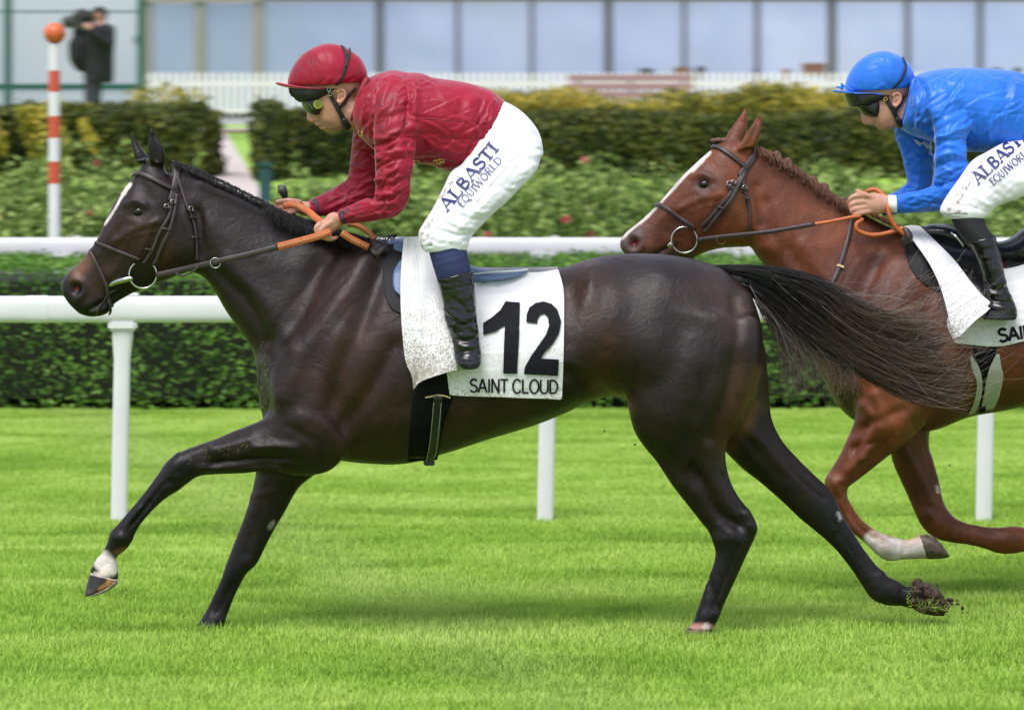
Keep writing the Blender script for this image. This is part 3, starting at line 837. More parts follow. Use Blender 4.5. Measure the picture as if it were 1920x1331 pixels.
for i, (lb, a, b_, yt, D) in enumerate(gold):
    X0, X1 = xw(a, D), xw(b_, D); zt = P(0, yt, D)[2]; z0 = terrain_z(D) - .05; r = np.random.default_rng(60 + i); n = int(4600 * (X1 - X0)); rt = empty('golden_shrub', ((X0 + X1) / 2, D, z0), lb, 'shrub')
    m_ = max(4, int((X1 - X0) * 5)); cs = np.stack([X0 + (X1 - X0) * np.linspace(0, 1, m_), D + r.normal(0, .25, m_), z0 + (zt - z0) * (.60 + .20 * r.random(m_))], 1); k = r.integers(0, m_, n); d = r.normal(0, 1, (n, 3)); d /= np.linalg.norm(d, axis=1)[:, None]
    P_ = cs[k] + d * np.array([.42, .4, (zt - z0) * .30]) * (.6 + .45 * r.random(n))[:, None]
    add('foliage', leaves(P_, d, .07, 60 + i, .8), M_gold, rt, kind='stuff')
    add('core', box(((X0 + X1) / 2, D, z0 + (zt - z0) * .35), ((X1 - X0) * .85, .4, (zt - z0) * .7)), M_core, rt)
hd = [c_ for c_ in bpy.data.objects if c_.name.startswith('hedge')]
# golden tips along the left hedge front
r = np.random.default_rng(3)
n = 5200; x = xw(-200, 41.9) + (xw(235, 41.9) - xw(-200, 41.9)) * r.random(n); z = 1.35 + r.random(n) ** .8 * .72
P_ = np.stack([x, 41.86 + r.normal(0, .05, n), z], 1); keep = lump(x, z, x, 2.6, 1.3) > .30
rt = empty('golden_shrub', (xw(60, 41.8), 41.8, .8), 'olive and golden sprays growing through the front of the left hedge', 'shrub'); add('foliage', leaves(P_[keep], np.tile((0, -1, .4), (keep.sum(), 1)), .075, 9, .8), M_gold, rt, kind='stuff')

# path, lawn and bank
M_path = simple('gravel_path', (.50, .44, .40), .95, var=.15, vscale=25, bump=.5)
def strip(name, pts, mat, off):
    V = []; n_ = len(pts)
    for D, a, b_ in pts: V += [(xw(a, D), D, terrain_z(D) + off), (xw(b_, D), D, terrain_z(D) + off)]
    return add(name, mesh_from(name, V, [(2 * i, 2 * i + 1, 2 * i + 3, 2 * i + 2) for i in range(n_ - 1)]), mat, None, kind='structure')
Dl = [38.6, 41, 45, 50, 55, 60, 64]
def ypath(D): return HOR + (CAM_H - terrain_z(D)) / D * FOC
strip('gravel_path', [(D, 400, 424 + (ypath(D) - 250) * .58) for D in Dl], M_path, .012)
M_kerb = simple('red_brick', (.30, .10, .07), .8, var=.2)
strip('brick_kerb', [(64.0, 380, 480), (65.2, 380, 480)], M_kerb, .03)
strip('terrace_paving', [(65.3, -900, 3000), (79, -900, 3000)], simple('paving', (.42, .42, .43), .8, bump=.2), .02)

# red and white striped pole with its ball
PO = empty('striped_pole', (xw(102, 31), 31.0, 0), 'red and white striped post topped by an orange ball', 'marker post')
M_polered = simple('signal_red', (.58, .085, .045), .45); M_ball = simple('orange_ball', (.62, .13, .035), .35)
bands = [(83, 133, 0), (133, 173, 1), (173, 218, 0), (218, 259, 1), (259, 303, 0), (303, 345, 1), (345, 560, 0)]
for ya, yb, c_ in bands:
    za, zb = P(0, ya, 31)[2], P(0, yb, 31)[2]; R = np.array([[(xw(102, 31) + .042 * math.cos(t), 31 + .042 * math.sin(t), z) for t in np.linspace(0, 6.2832, 21)[:-1]] for z in (za, zb)])
    c = Clay(); c.rings(R); add('band', mesh_from('band', np.vstack(c.V), c.F, False), [M_plastic, M_polered][c_], PO)
c = Clay(); q = P(103, 63, 31); c.ball(103, 63, 31, .083, .083, .080, n=24); add('ball', mesh_from('ball', np.vstack(c.V), c.F), M_ball, PO)

# green-framed glass shelter
M_green = simple('dark_green_paint', (.012, .085, .060), .4)
M_glass = Mat('shelter_glass'); M_glass.set(Roughness=.04, Metallic=.75); v = M_glass.coord((1, 1, 1)); M_glass.link(M_glass.ramp(M_glass.noise(.5, v, 2), [(.3, (.60, .72, .78)), (.7, (.72, .80, .84))]), M_glass.b.inputs['Base Color']); M_glass = M_glass.m
DS = 58.0
GS_ = empty('glass_shelter', (xw(140, DS), DS, terrain_z(DS)), 'glass screen in a dark green frame behind the cameraman', 'glass shelter')
def pbox(name, x0, y0, x1, y1, D, th, mat, par, bev=0.): 
    a, b_ = P(x0, y0, D), P(x1, y1, D); return add(name, box(((a[0] + b_[0]) / 2, D, (a[2] + b_[2]) / 2), (abs(b_[0] - a[0]), th, abs(a[2] - b_[2])), bev), mat, par)
for x in (-420, -200, 15, 265): pbox('post', x - 7, -420, x + 7, 232, DS, .10, M_green, GS_, .008)
pbox('bottom_rail', -413, 158, 8, 169, DS, .07, M_green, GS_); pbox('bottom_rail', 22, 158, 258, 169, DS, .07, M_green, GS_)
pbox('top_rail', -430, -436, 275, -421, DS, .12, M_green, GS_)
for a, b_ in ((-413, -207), (-193, 8), (22, 258)):
    pbox('pane', a, -420, b_, 21, DS, .012, M_glass, GS_); pbox('pane', a, 24, b_, 157, DS, .012, M_glass, GS_); pbox('glazing_bar', a, 21.2, b_, 23.8, DS, .03, M_green, GS_); pbox('lower_pane', a, 170, b_, 226, DS, .012, M_glass, GS_)
pbox('roof', -440, -456, 285, -437, DS + .8, 1.9, M_green, GS_)

# building with its long window wall
DB = 84.0
BD = empty('grandstand', (xw(960, DB), DB, terrain_z(DB)), 'pale building with a long wall of tall windows behind the white fence', 'building')
M_frame = simple('grey_window_frame', (.085, .08, .078), .5, metal=.2); M_beige = simple('beige_frame', (.27, .245, .21), .6); M_lintel = simple('dark_lintel', (.10, .10, .105), .6); M_wall = simple('pale_wall', (.62, .58, .56), .8, var=.06)
M_win = Mat('window_glass'); v = M_win.coord((1, 1, 1), 'Position'); M_win.set(Roughness=.22, Metallic=.85)
sx_ = M_win.node('ShaderNodeSeparateXYZ'); M_win.link(v, sx_.inputs[0])
M_win.link(M_win.ramp(M_win.noise(.35, v, 3), [(.3, (.52, .60, .84)), (.7, (.70, .75, .93))]), M_win.b.inputs['Base Color']); M_win.bump(M_win.noise(.8, v, 1), .04, .3); M_win = M_win.m
mull = [-1400, -1210, -1010, -820, -630, -440, -250, -60, 100] ; beige = [275, 375, 485]; grey = [(712, 14), (858, 7), (997, 7), (1141, 14), (1283, 7), (1420, 8), (1560, 14), (1702, 8), (1838, 8), (1978, 14), (2118, 8), (2258, 8), (2398, 14), (2538, 8), (2678, 8), (2818, 14), (2958, 8)]
posts_ = [(x, 18) for x in mull] + [(x, 18) for x in beige] + grey
yb_ = 205
for x, w in posts_: pbox('mullion', x - w / 2, -330 if x > 500 else -330, x + w / 2, yb_, DB, .22, M_beige if x < 600 else M_frame, BD)
for (a, wa), (b_, wb) in zip(posts_[:-1], posts_[1:]):
    pbox('pane', a + wa / 2, 5 if b_ > 500 else 7, b_ - wb / 2, yb_, DB + .06, .02, M_win, BD); pbox('pane', a + wa / 2, -330, b_ - wb / 2, -24, DB + .06, .02, M_win, BD)
pbox('lintel', -1409, -24, 493, 5, DB - .02, .30, M_beige, BD); pbox('lintel', 494, -24, 2965, 3, DB - .02, .30, M_lintel, BD)
pbox('plinth', -1409, 206, 2965, 232, DB, .4, M_wall, BD); pbox('wall', -1409, -420, 2965, -331, DB + 2, 4.4, M_wall, BD); pbox('roof', -1440, -440, 3000, -421, DB + 2, 6.0, M_lintel, BD)
pbox('side_wall', -1460, -420, -1410, 232, DB + 3, 6.0, M_wall, BD); pbox('side_wall', 2966, -420, 3010, 232, DB + 3, 6.0, M_wall, BD)

# picket fence
DF = 70.0
PF = empty('picket_fence', (xw(960, DF), DF, terrain_z(DF)), 'low white picket fence along the terrace', 'fence')
M_picket = simple('white_picket_paint', (.78, .74, .75), .6, var=.06)
zt, zb = P(0, 135, DF)[2], terrain_z(DF) + .02
w_ = 7.6 * DF / FOC; hh_ = zt - zb
pk = mesh_from('picket', [(-w_ / 2, -.01, 0), (w_ / 2, -.01, 0), (w_ / 2, -.01, hh_ - .04), (0, -.01, hh_), (-w_ / 2, -.01, hh_ - .04), (-w_ / 2, .01, 0), (w_ / 2, .01, 0), (w_ / 2, .01, hh_ - .04), (0, .01, hh_), (-w_ / 2, .01, hh_ - .04)],
               [(0, 1, 2, 3, 4), (9, 8, 7, 6, 5), (0, 5, 6, 1), (1, 6, 7, 2), (2, 7, 8, 3), (3, 8, 9, 4), (4, 9, 5, 0)], False); pk.materials.append(M_picket)
x = 270
i = 0
while x < 2300:
    o = bpy.data.objects.new('picket', pk); COL.objects.link(o); o.parent = PF; o.location = (xw(x, DF) - PF.location.x, 0, zb - PF.location.z + (i * 37 % 5 - 2) * .003); x += 13.6; i += 1
for z in (zb + .22, zt - .2): add('stringer', box(((xw(262, DF) + xw(2300, DF)) / 2, DF + .03, z), (xw(2300, DF) - xw(262, DF), .035, .07)), M_picket, PF)
M_wood = simple('brown_wood', (.20, .10, .065), .6, var=.2); M_pinkwood = simple('weathered_pink_wood', (.34, .21, .20), .7, var=.2); M_iron = simple('dark_iron', (.03, .03, .03), .5)
# bench on the near side of the fence
DBn = 67.0
BN = empty('bench', (xw(1182, DBn), DBn, terrain_z(DBn)), 'weathered pinkish wooden bench in front of the picket fence', 'bench')
z0 = terrain_z(DBn); za, zbb = P(0, 141, DBn)[2], P(0, 185, DBn)[2]
for k in range(3):
    zc = za - .05 - k * .135; add('back_slat', box((xw(1183, DBn), DBn + .02, zc), (236 * DBn / FOC, .03, .105), .006), M_pinkwood, BN)
sz_ = za - .47
for k in range(3): add('seat_slat', box((xw(1183, DBn), DBn - .08 - k * .14, sz_), (236 * DBn / FOC, .12, .03), .005), M_pinkwood, BN)
for x in (1085, 1183, 1282):
    add('support', box((xw(x, DBn), DBn + .055, (za + z0) / 2 - .02), (.05, .04, za - z0 - .05)), M_iron, BN); add('leg', box((xw(x, DBn), DBn - .36, (sz_ + z0) / 2 - .012), (.05, .05, sz_ - z0 - .03)), M_iron, BN)
# chairs and planters on the terrace beyond the fence
def chair(x, D, ytop, w, label, mat):
    zt = P(0, ytop, D)[2]; z0 = terrain_z(D) + .02; W = w * D / FOC; X = xw(x, D); t = empty('terrace_chair', (X, D, z0), label, 'chair', 'chairs on the terrace')
    s0 = z0 + (zt - z0) * .5
    add('backrest', box((X, D, zt - .12), (W, .03, .24), .01), mat, t); add('seat', box((X, D - .24, s0), (W, .44, .04), .01), mat, t)
    for sx in (-1, 1):
        add('leg', box((X + sx * (W / 2 - .02), D, (z0 + zt - .25) / 2), (.035, .035, zt - .25 - z0)), M_iron, t); add('leg', box((X + sx * (W / 2 - .02), D - .42, (z0 + s0) / 2 - .01), (.035, .035, s0 - z0 - .03)), M_iron, t)
chair(1526, 73, 119, 45, 'reddish brown wooden chair back standing beside the blue helmet', M_wood); chair(1280, 74, 126, 32, 'small brown chair behind the fence beyond the bench', M_wood); chair(1314, 75, 125, 16, 'narrow dark chair beside a brown one behind the fence', M_iron)
chair(1418, 75, 130, 12, 'slim dark chair midway between bench and blue helmet', M_iron); chair(1212, 75, 129, 26, 'low dark chair behind the left part of the bench', M_iron); chair(1475, 75, 130, 16, 'slim brown chair left of the reddish chair', M_wood)
chair(1868, 74, 128, 18, 'dark chair behind the back of the blue jockey', M_iron); chair(1908, 74, 127, 14, 'dark chair at the right edge behind the blue jockey', M_iron)
BNN = empty('green_bin', (xw(497, 39), 39.0, terrain_z(39)), 'dark teal post box at the foot of the narrow hedge', 'post')
pbox('body', 486, 312, 510, 384, 39.0, .13, simple('teal_paint', (.015, .07, .07), .5), BNN, .02); pbox('cap', 484, 305, 512, 312, 39.0, .15, M_green, BNN)
# potted dark plants by the fence end
PT = empty('planter_box', (xw(430, 66), 66.0, terrain_z(66)), 'low grey planter row under the fence at the head of the path', 'planter')
for k in range(5): pbox('planter', 408 + k * 12, 212, 417 + k * 12, 224, 66, .1, M_iron, PT, .005)
pbox('ledge', 396, 224.4, 472, 233, 66, .2, simple('concrete', (.45, .45, .46), .8), PT)

# cameraman ----------------------------------------------------------------
DC = 53.0
CM = empty('person', (xw(185, DC), DC, P(0, 275, DC)[2]), 'cameraman in dark clothes shouldering a large camera', 'cameraman')
M_darkcloth = simple('black_coat', (.006, .006, .008), .8, var=.4, vscale=8, bump=.5, bscale=12); M_jeans = simple('dark_trousers', (.030, .034, .048), .85, var=.3)
c = Clay()
c.loft([(172, 36, 200, 36, .07, DC), (170, 28, 202, 26, .085, DC), (174, 18, 199, 17, .07, DC), (181, 13, 193, 13, .035, DC)], n=16); c.tube([(187, 36, DC, .06), (190, 52, DC, .065)], 10)
c.loft([(172, 46, 208, 46, .16, DC), (160, 56, 216, 54, .23, DC), (154, 80, 216, 78, .22, DC), (156, 110, 214, 110, .20, DC), (156, 140, 214, 140, .20, DC), (158, 156, 212, 156, .18, DC)], n=18)
for s_, dx in ((1, 0), (-1, 6)): c.loft([(158 + dx, 145, 186 + dx, 148, .11, DC - s_ * .1), (158 + dx, 190, 184 + dx, 192, .09, DC - s_ * .11), (162 + dx, 240, 182 + dx, 242, .065, DC - s_ * .12), (160 + dx, 268, 180 + dx, 270, .06, DC - s_ * .12), (150 + dx, 276, 180 + dx, 277, .055, DC - s_ * .12)], n=12)
c.tube([(205, 58, DC - .18, .065), (208, 84, DC - .26, .055), (190, 72, DC - .32, .045), (166, 48, DC - .28, .04)], 10); c.tube([(195, 58, DC + .2, .065), (186, 88, DC + .25, .05), (168, 62, DC + .2, .045)], 10)
for k in range(4): c.tube([(166, 47 + k * 3, DC - .28, .011), (160, 45 + k * 3, DC - .27, .010), (157, 47 + k * 3, DC - .22, .009)], 7, 2)
c.remesh(.014, 2); c.base((.006, .006, .008, 1)); c.paint([([(184, 36)], 14, (.55, .30, .22, 1), 1, 4), ([(161, 48), (166, 50)], 7, (.55, .30, .22, 1), 1, 3), ([(188, 16), (198, 24)], 8, (.02, .015, .012, 1), 1, 4)]); c.paint([([(172, 180), (172, 260)], 24, (.030, .034, .05, 1), 1, 2)])
M_man = Mat('cameraman_surface'); a_ = M_man.node('ShaderNodeVertexColor', layer_name='Col'); M_man.link(a_.outputs['Color'], M_man.b.inputs['Base Color']); M_man.set(Roughness=.75)
add('body', c.done('cameraman_body'), M_man.m, CM)
VC = empty('video_camera', P(155, 45, DC), 'large black broadcast camera on the shoulder of the cameraman', 'video camera')
pbox('body', 136, 26, 170, 56, DC, .20, M_iron, VC, .02); pbox('viewfinder', 150, 22, 178, 34, DC - .16, .1, M_iron, VC, .01)
add('lens', tube_mesh([(140, 40, DC, .075), (132, 42, DC, .08), (127, 42, DC, .085)], 16), M_iron, VC); pbox('battery', 168, 30, 176, 52, DC, .14, M_iron, VC, .01); pbox('zoom_control', 136, 52, 158, 80, DC, .16, M_darkcloth, VC, .03)
add('handle', tube_mesh([(142, 27, DC, .015), (146, 20, DC, .015), (160, 20, DC, .015), (165, 27, DC, .015)], 8), M_iron, VC)
add('tripod_cover', tube_mesh([(148, 84, DC, .14), (148, 108, DC, .13), (152, 122, DC, .10)], 14), M_darkcloth, VC)
# ------------------------------------------------------------------ the dark bay horse
D1 = 15.0
M_coat = coat('bay_coat')
M_hoof = simple('hoof_horn', (.035, .03, .028), .45, var=.4, vscale=60, bump=.3)
M_eye = simple('eye_wet', (.010, .006, .004), .12, spec=.35, var=.1)
M_black_lea = simple('brown_black_leather', (.042, .029, .030), .36, bump=.25, bscale=400)
M_steel = simple('bit_steel', (.50, .49, .47), .25, metal=1., var=.08)
M_rubber = simple('orange_rubber_grip', (.50, .13, .035), .6, bump=.4, bscale=700, var=.15)
M_stitch = simple('stitching', (.62, .48, .25), .7)
M_hair = simple('black_horsehair', (.010, .009, .010), .38, var=.35, vscale=9, spec=.6)

h = Clay()
# trunk
h.loft([(480, 652, 487, 758, .085), (505, 590, 500, 805, .15), (545, 520, 525, 838, .195), (620, 468, 600, 856, .235), (700, 448, 680, 868, .26),
        (770, 462, 760, 869, .275), (840, 492, 840, 848, .29), (920, 512, 920, 822, .295), (1000, 510, 1002, 797, .29), (1060, 500, 1060, 774, .285),
        (1110, 485, 1108, 752, .28), (1170, 476, 1165, 745, .285), (1235, 477, 1215, 790, .285), (1300, 486, 1275, 830, .27), (1352, 503, 1325, 840, .24),
        (1398, 540, 1372, 820, .19), (1420, 585, 1408, 760, .13), (1430, 620, 1425, 700, .07)], D1, k=.16, n=36)
# neck
h.loft([(318, 303, 345, 500, .070), (352, 316, 362, 511, .078), (400, 338, 382, 520, .080), (450, 361, 402, 546, .085), (505, 388, 425, 585, .095), (560, 410, 450, 620, .11),
        (620, 432, 474, 660, .13), (680, 450, 492, 730, .16), (740, 470, 540, 800, .18)], D1, k=.34, n=28)
# head
h.loft([(296, 296, 382, 450, .060), (274, 302, 368, 484, .085), (253, 329, 350, 506, .098), (232, 356, 325, 520, .100), (214, 382, 298, 530, .093), (197, 416, 274, 541, .078),
        (181, 451, 250, 549, .062), (163, 476, 234, 558, .054), (146, 496, 220, 566, .050), (128, 512, 206, 577, .052), (117, 528, 192, 591, .052), (116, 546, 170, 594, .047), (124, 562, 150, 589, .034)], D1, k=-.06, n=28, e=.9)
h.ball(322, 452, D1, .125, .088, .125)                # cheek
h.ball(184, 577, D1, .045, .040, .030)                # chin
# ears
h.loft([(280, 305, 308, 312, .026, 14.95), (277, 285, 310, 290, .024, 14.945), (277, 262, 306, 275, .017, 14.94), (280, 246, 297, 258, .011, 14.94), (283, 239, 289, 243, .006, 14.94)], sub=4)
h.loft([(252, 300, 285, 305, .024, 15.05), (248, 280, 276, 292, .020, 15.055), (245, 262, 264, 275, .014, 15.06), (244, 246, 253, 258, .009, 15.06), (245, 241, 248, 245, .004, 15.06)], sub=4)
# shoulder and near foreleg, reaching forward
h.loft([(640, 520, 760, 640, .05, 14.86), (560, 600, 700, 740, .07, 14.84), (510, 690, 660, 830, .09, 14.84), (503, 772, 622, 880, .095, 14.845), (474, 793, 560, 892, .080, 14.85), (440, 807, 510, 882, .068, 14.85),
        (411, 820, 456, 887, .058, 14.85), (372, 834, 405, 889, .047, 14.85), (343, 845, 372, 893, .045, 14.85), (315, 863, 352, 906, .045, 14.85),
        (298, 886, 334, 920, .042, 14.85), (282, 908, 314, 932, .032, 14.85), (262, 934, 293, 950, .028, 14.85), (240, 960, 270, 974, .027, 14.85), (222, 981, 256, 995, .031, 14.85),
        (207, 998, 248, 1014, .036, 14.85), (200, 1020, 236, 1030, .033, 14.85), (190, 1038, 219, 1044, .028, 14.85), (182, 1046, 219, 1056, .030, 14.85), (172, 1062, 222, 1074, .036, 14.85), (168, 1074, 221, 1088, .036, 14.85)], k=0, n=20, sub=4)
# far foreleg, on the ground
h.loft([(520, 740, 640, 800, .09, 15.14), (486, 850, 620, 858, .085, 15.15), (478, 895, 594, 886, .075, 15.15), (470, 930, 560, 915, .06, 15.15), (456, 974, 535, 958, .048, 15.15), (442, 1010, 516, 990, .042, 15.15),
        (432, 1036, 497, 1026, .042, 15.15), (422, 1062, 482, 1056, .043, 15.15), (415, 1084, 462, 1076, .038, 15.15), (402, 1112, 442, 1112, .028, 15.15),
        (388, 1142, 430, 1143, .027, 15.15), (376, 1162, 422, 1164, .031, 15.14), (366, 1176, 418, 1178, .034, 15.13), (360, 1188, 412, 1190, .03, 15.13)], k=0, n=20, sub=4)
# near hind leg
h.loft([(1160, 560, 1420, 600, .10, 14.86), (1165, 660, 1426, 660, .13, 14.85), (1172, 735, 1412, 725, .13, 14.84), (1183, 788, 1384, 780, .12, 14.84), (1200, 826, 1363, 832, .10, 14.845), (1232, 868, 1362, 872, .085, 14.85),
        (1262, 912, 1374, 912, .068, 14.85), (1294, 952, 1398, 950, .052, 14.85), (1320, 984, 1415, 974, .044, 14.85), (1334, 1008, 1418, 1000, .042, 14.85), (1341, 1032, 1405, 1030, .040, 14.85),
        (1338, 1056, 1393, 1056, .034, 14.85), (1325, 1092, 1377, 1092, .028, 14.85), (1312, 1130, 1360, 1128, .028, 14.85), (1304, 1156, 1348, 1158, .033, 14.85), (1294, 1174, 1338, 1176, .034, 14.85), (1287, 1184, 1331, 1186, .03, 14.85)], k=0, n=22, sub=4)
# far hind leg, stretched out behind
h.loft([(1300, 620, 1434, 640, .09, 15.14), (1320, 740, 1441, 720, .10, 15.15), (1345, 825, 1446, 780, .09, 15.15), (1385, 872, 1464, 822, .075, 15.15), (1425, 904, 1492, 856, .062, 15.15),
        (1464, 938, 1522, 886, .050, 15.15), (1500, 972, 1548, 910, .044, 15.15), (1534, 1000, 1567, 938, .042, 15.15), (1562, 1025, 1582, 968, .036, 15.15), (1588, 1056, 1602, 1001, .029, 15.15),
        (1612, 1090, 1634, 1050, .027, 15.15), (1632, 1120, 1662, 1078, .033, 15.15), (1660, 1134, 1685, 1090, .033, 15.15), (1690, 1136, 1703, 1100, .030, 15.15), (1712, 1142, 1730, 1098, .034, 15.15)], k=0, n=20, sub=4)
h.remesh(.0085, 5)
h.blend([(500, 790, 60, 14), (620, 800, 90, 16), (600, 560, 120, 14), (500, 690, 50, 8), (690, 600, 110, 12), (1190, 700, 80, 22), (1180, 770, 30, 6), (1340, 600, 120, 18), (1400, 650, 70, 14), (1405, 760, 40, 8),
         (380, 470, 50, 8), (330, 350, 40, 6), (1290, 540, 90, 10), (555, 885, 30, 6), (1370, 850, 30, 4), (300, 310, 22, 3)])
# muscles, bones and hollows: (line, radius px, height mm)
h.sculpt([([(1170, 500), (1185, 540), (1180, 600), (1150, 660)], 34, -6), ([(1115, 508), (1104, 560)], 20, 5), ([(1108, 530)], 12, 3),
          ([(1250, 520), (1330, 570), (1370, 640)], 46, 9), ([(1400, 560), (1412, 640), (1405, 720), (1380, 790)], 16, 8), ([(1378, 560), (1382, 640), (1360, 740), (1330, 820)], 13, -7),
          ([(1290, 690), (1260, 780)], 40, 7), ([(1150, 735), (1120, 725), (1070, 700)], 20, -8), ([(1060, 680), (1110, 700), (1160, 735)], 10, 4), ([(1230, 860), (1300, 900)], 16, -5),
          ([(1300, 880), (1345, 960), (1385, 985)], 12, -9), ([(1398, 965), (1410, 990)], 10, 5), ([(1350, 1010), (1380, 1010)], 14, 4), ([(1320, 1060), (1345, 1140)], 6, -3),
          # shoulder, chest and forearm
          ([(690, 480), (640, 560), (570, 660), (530, 740)], 22, 8), ([(715, 500), (680, 600), (640, 690), (620, 770)], 20, -10), ([(600, 500), (560, 590), (510, 650)], 20, -8),
          ([(640, 640), (600, 740), (610, 800)], 34, 9), ([(560, 800), (600, 850)], 26, 6), ([(640, 800), (690, 740), (740, 650)], 18, -8), ([(660, 840), (740, 800)], 26, 4), ([(485, 700), (500, 770)], 14, -5),
          ([(480, 838), (520, 835), (555, 838)], 8, 6), ([(400, 868), (470, 862), (540, 862)], 6, -6), ([(400, 845), (470, 826)], 10, 5), ([(375, 878), (440, 876), (520, 878)], 6, 4),
          ([(330, 870)], 13, 5), ([(318, 905)], 8, -4), ([(280, 940), (245, 985)], 4, -4), ([(262, 952), (232, 990)], 4, 3), ([(228, 1005)], 10, 5), ([(208, 1040)], 8, -2),
          # neck
          ([(395, 500), (460, 560), (500, 640)], 14, -7), ([(430, 500), (500, 570), (540, 650)], 20, 6), ([(360, 360), (440, 410), (540, 460)], 26, -4), ([(380, 345), (470, 385), (560, 425)], 10, 4), ([(365, 400), (385, 470)], 16, -8),
          # barrel: ribs
          ([(770, 760), (800, 700)], 14, -3), ([(1070, 560), (1060, 640)], 20, -4), ([(870, 790), (960, 770), (1050, 730)], 26, 5)], 2, gain=2.1)
for rib in range(3):
    h.sculpt([([(1095 - rib * 22, 575), (1085 - rib * 26, 660), (1075 - rib * 26, 720)], 9, 1.3)], 2)
for i in range(7):                                     # creases where neck meets shoulder
    x = 548 + (0, 17, 27, 46, 59, 80, 92)[i]
    h.sculpt([([(x + 60, 500 + i * 6), (x + 20, 545 + i * 5), (x - 25, 600 + i * 5)], 5.5 + i % 3, (-1.7, -.9, -1.3)[i % 3])], 2)
# tendons, joints and bony points of the legs
h.sculpt([([(333, 852), (345, 862)], 8, 6), ([(322, 880), (330, 898)], 5, 4), ([(300, 905), (262, 955), (236, 988)], 3, 3.5), ([(312, 912), (284, 950), (258, 984)], 3, 3.5), ([(306, 908), (272, 954), (246, 986)], 2.5, -4), ([(212, 1006), (228, 1014)], 6, 4), ([(240, 1012)], 6, 4),
          ([(190, 1040), (212, 1046)], 3, -3), ([(440, 850), (500, 838), (560, 846)], 5, 4), ([(420, 880), (500, 872), (570, 874)], 4, -4), ([(540, 800), (590, 830), (600, 870)], 8, -6), ([(560, 780), (620, 800), (640, 840)], 14, 6), ([(360, 850), (400, 838)], 6, 3),
          ([(1408, 985)], 8, 6), ([(1372, 880), (1392, 930), (1406, 968)], 4, 5), ([(1355, 890), (1378, 940), (1390, 972)], 4, -6), ([(1352, 985), (1372, 1000)], 9, 4), ([(1398, 1010), (1372, 1080), (1350, 1130)], 3, 3.5), ([(1385, 1020), (1358, 1090), (1338, 1140)], 2.5, -4), ([(1340, 1000), (1330, 1080)], 4, 2),
          ([(1310, 1150)], 8, 4), ([(1340, 1152)], 7, 5), ([(1298, 1166), (1336, 1168)], 2.5, -3), ([(1240, 850), (1290, 930), (1320, 980)], 9, 3), ([(1300, 870), (1340, 930)], 8, -5), ([(1210, 810), (1250, 830)], 14, 6), ([(1330, 700), (1290, 800), (1250, 860)], 16, -4),
          ([(1300, 640), (1340, 720), (1320, 820)], 22, 5), ([(1230, 640), (1220, 740), (1200, 800)], 20, 4)], 1, dhi=15.0)
h.sculpt([([(1566, 935)], 7, 5), ([(1480, 850), (1530, 900), (1560, 925)], 4, 4), ([(1470, 865), (1515, 912), (1545, 935)], 4, -5), ([(1560, 975), (1600, 1035), (1640, 1075)], 3, -3.5), ([(1575, 968), (1612, 1025), (1655, 1075)], 3, 3), ([(1655, 1075)], 8, 5), ([(1645, 1120)], 7, 4), ([(1690, 1105), (1690, 1135)], 3, -3),
          ([(1380, 800), (1430, 860), (1470, 900)], 9, -4), ([(1420, 820), (1470, 870)], 8, 4), ([(470, 930), (520, 920)], 5, 3), ([(500, 910), (480, 990), (460, 1040)], 6, -3), ([(470, 1052)], 9, 4), ([(440, 1090), (405, 1150)], 2.5, -4), ([(450, 1088), (418, 1150)], 3, 3), ([(395, 1158), (418, 1162)], 6, 4)], 1, dlo=15.0)
# head
h.sculpt([([(258, 398)], 15, -7), ([(236, 384), (252, 377), (272, 384)], 7, 8), ([(240, 412), (262, 416), (276, 408)], 6, 3), ([(215, 452), (255, 428), (295, 416)], 6, 5),
          ([(195, 500), (225, 470)], 13, -4), ([(290, 445), (300, 500)], 10, -3), ([(345, 400), (362, 450), (355, 495)], 12, 5), ([(372, 400), (376, 480)], 9, -8),
          ([(268, 350), (280, 372)], 14, -5), ([(140, 524), (152, 530), (156, 546), (146, 560)], 6, 7), ([(144, 541)], 9.5, -17), ([(128, 530), (122, 545)], 8, 3),
          ([(160, 586), (180, 574), (204, 560), (226, 547)], 4, -6), ([(165, 573), (185, 562)], 8, 4), ([(185, 585), (200, 576)], 7, 4), ([(170, 470), (200, 440)], 6, 2),
          ([(285, 420), (272, 455), (250, 490)], 3, 2), ([(240, 450), (225, 490), (205, 520)], 3, 2), ([(300, 415), (315, 455), (308, 500)], 14, 4), ([(295, 425), (280, 470), (270, 500)], 7, -3), ([(225, 400), (205, 440), (185, 478)], 5, 3), ([(236, 408), (222, 440)], 5, -3), ([(246, 404), (238, 420)], 4, -3), ([(232, 450), (262, 440), (290, 436)], 2.5, 2)], 2, gain=1.25)
h.sculpt([([(291, 300), (290, 278), (288, 256)], 8, -12)], 1, dhi=15.0)
dark = (.0120, .0068, .0056, 1); blk = (.0045, .0040, .0046, 1); brown = (.048, .020, .011, 1); tan = (.19, .090, .042, 1); white = (.62, .58, .54, 1); pink = (.40, .20, .17, 1); redd = (.032, .013, .010, 1)
h.base(dark)
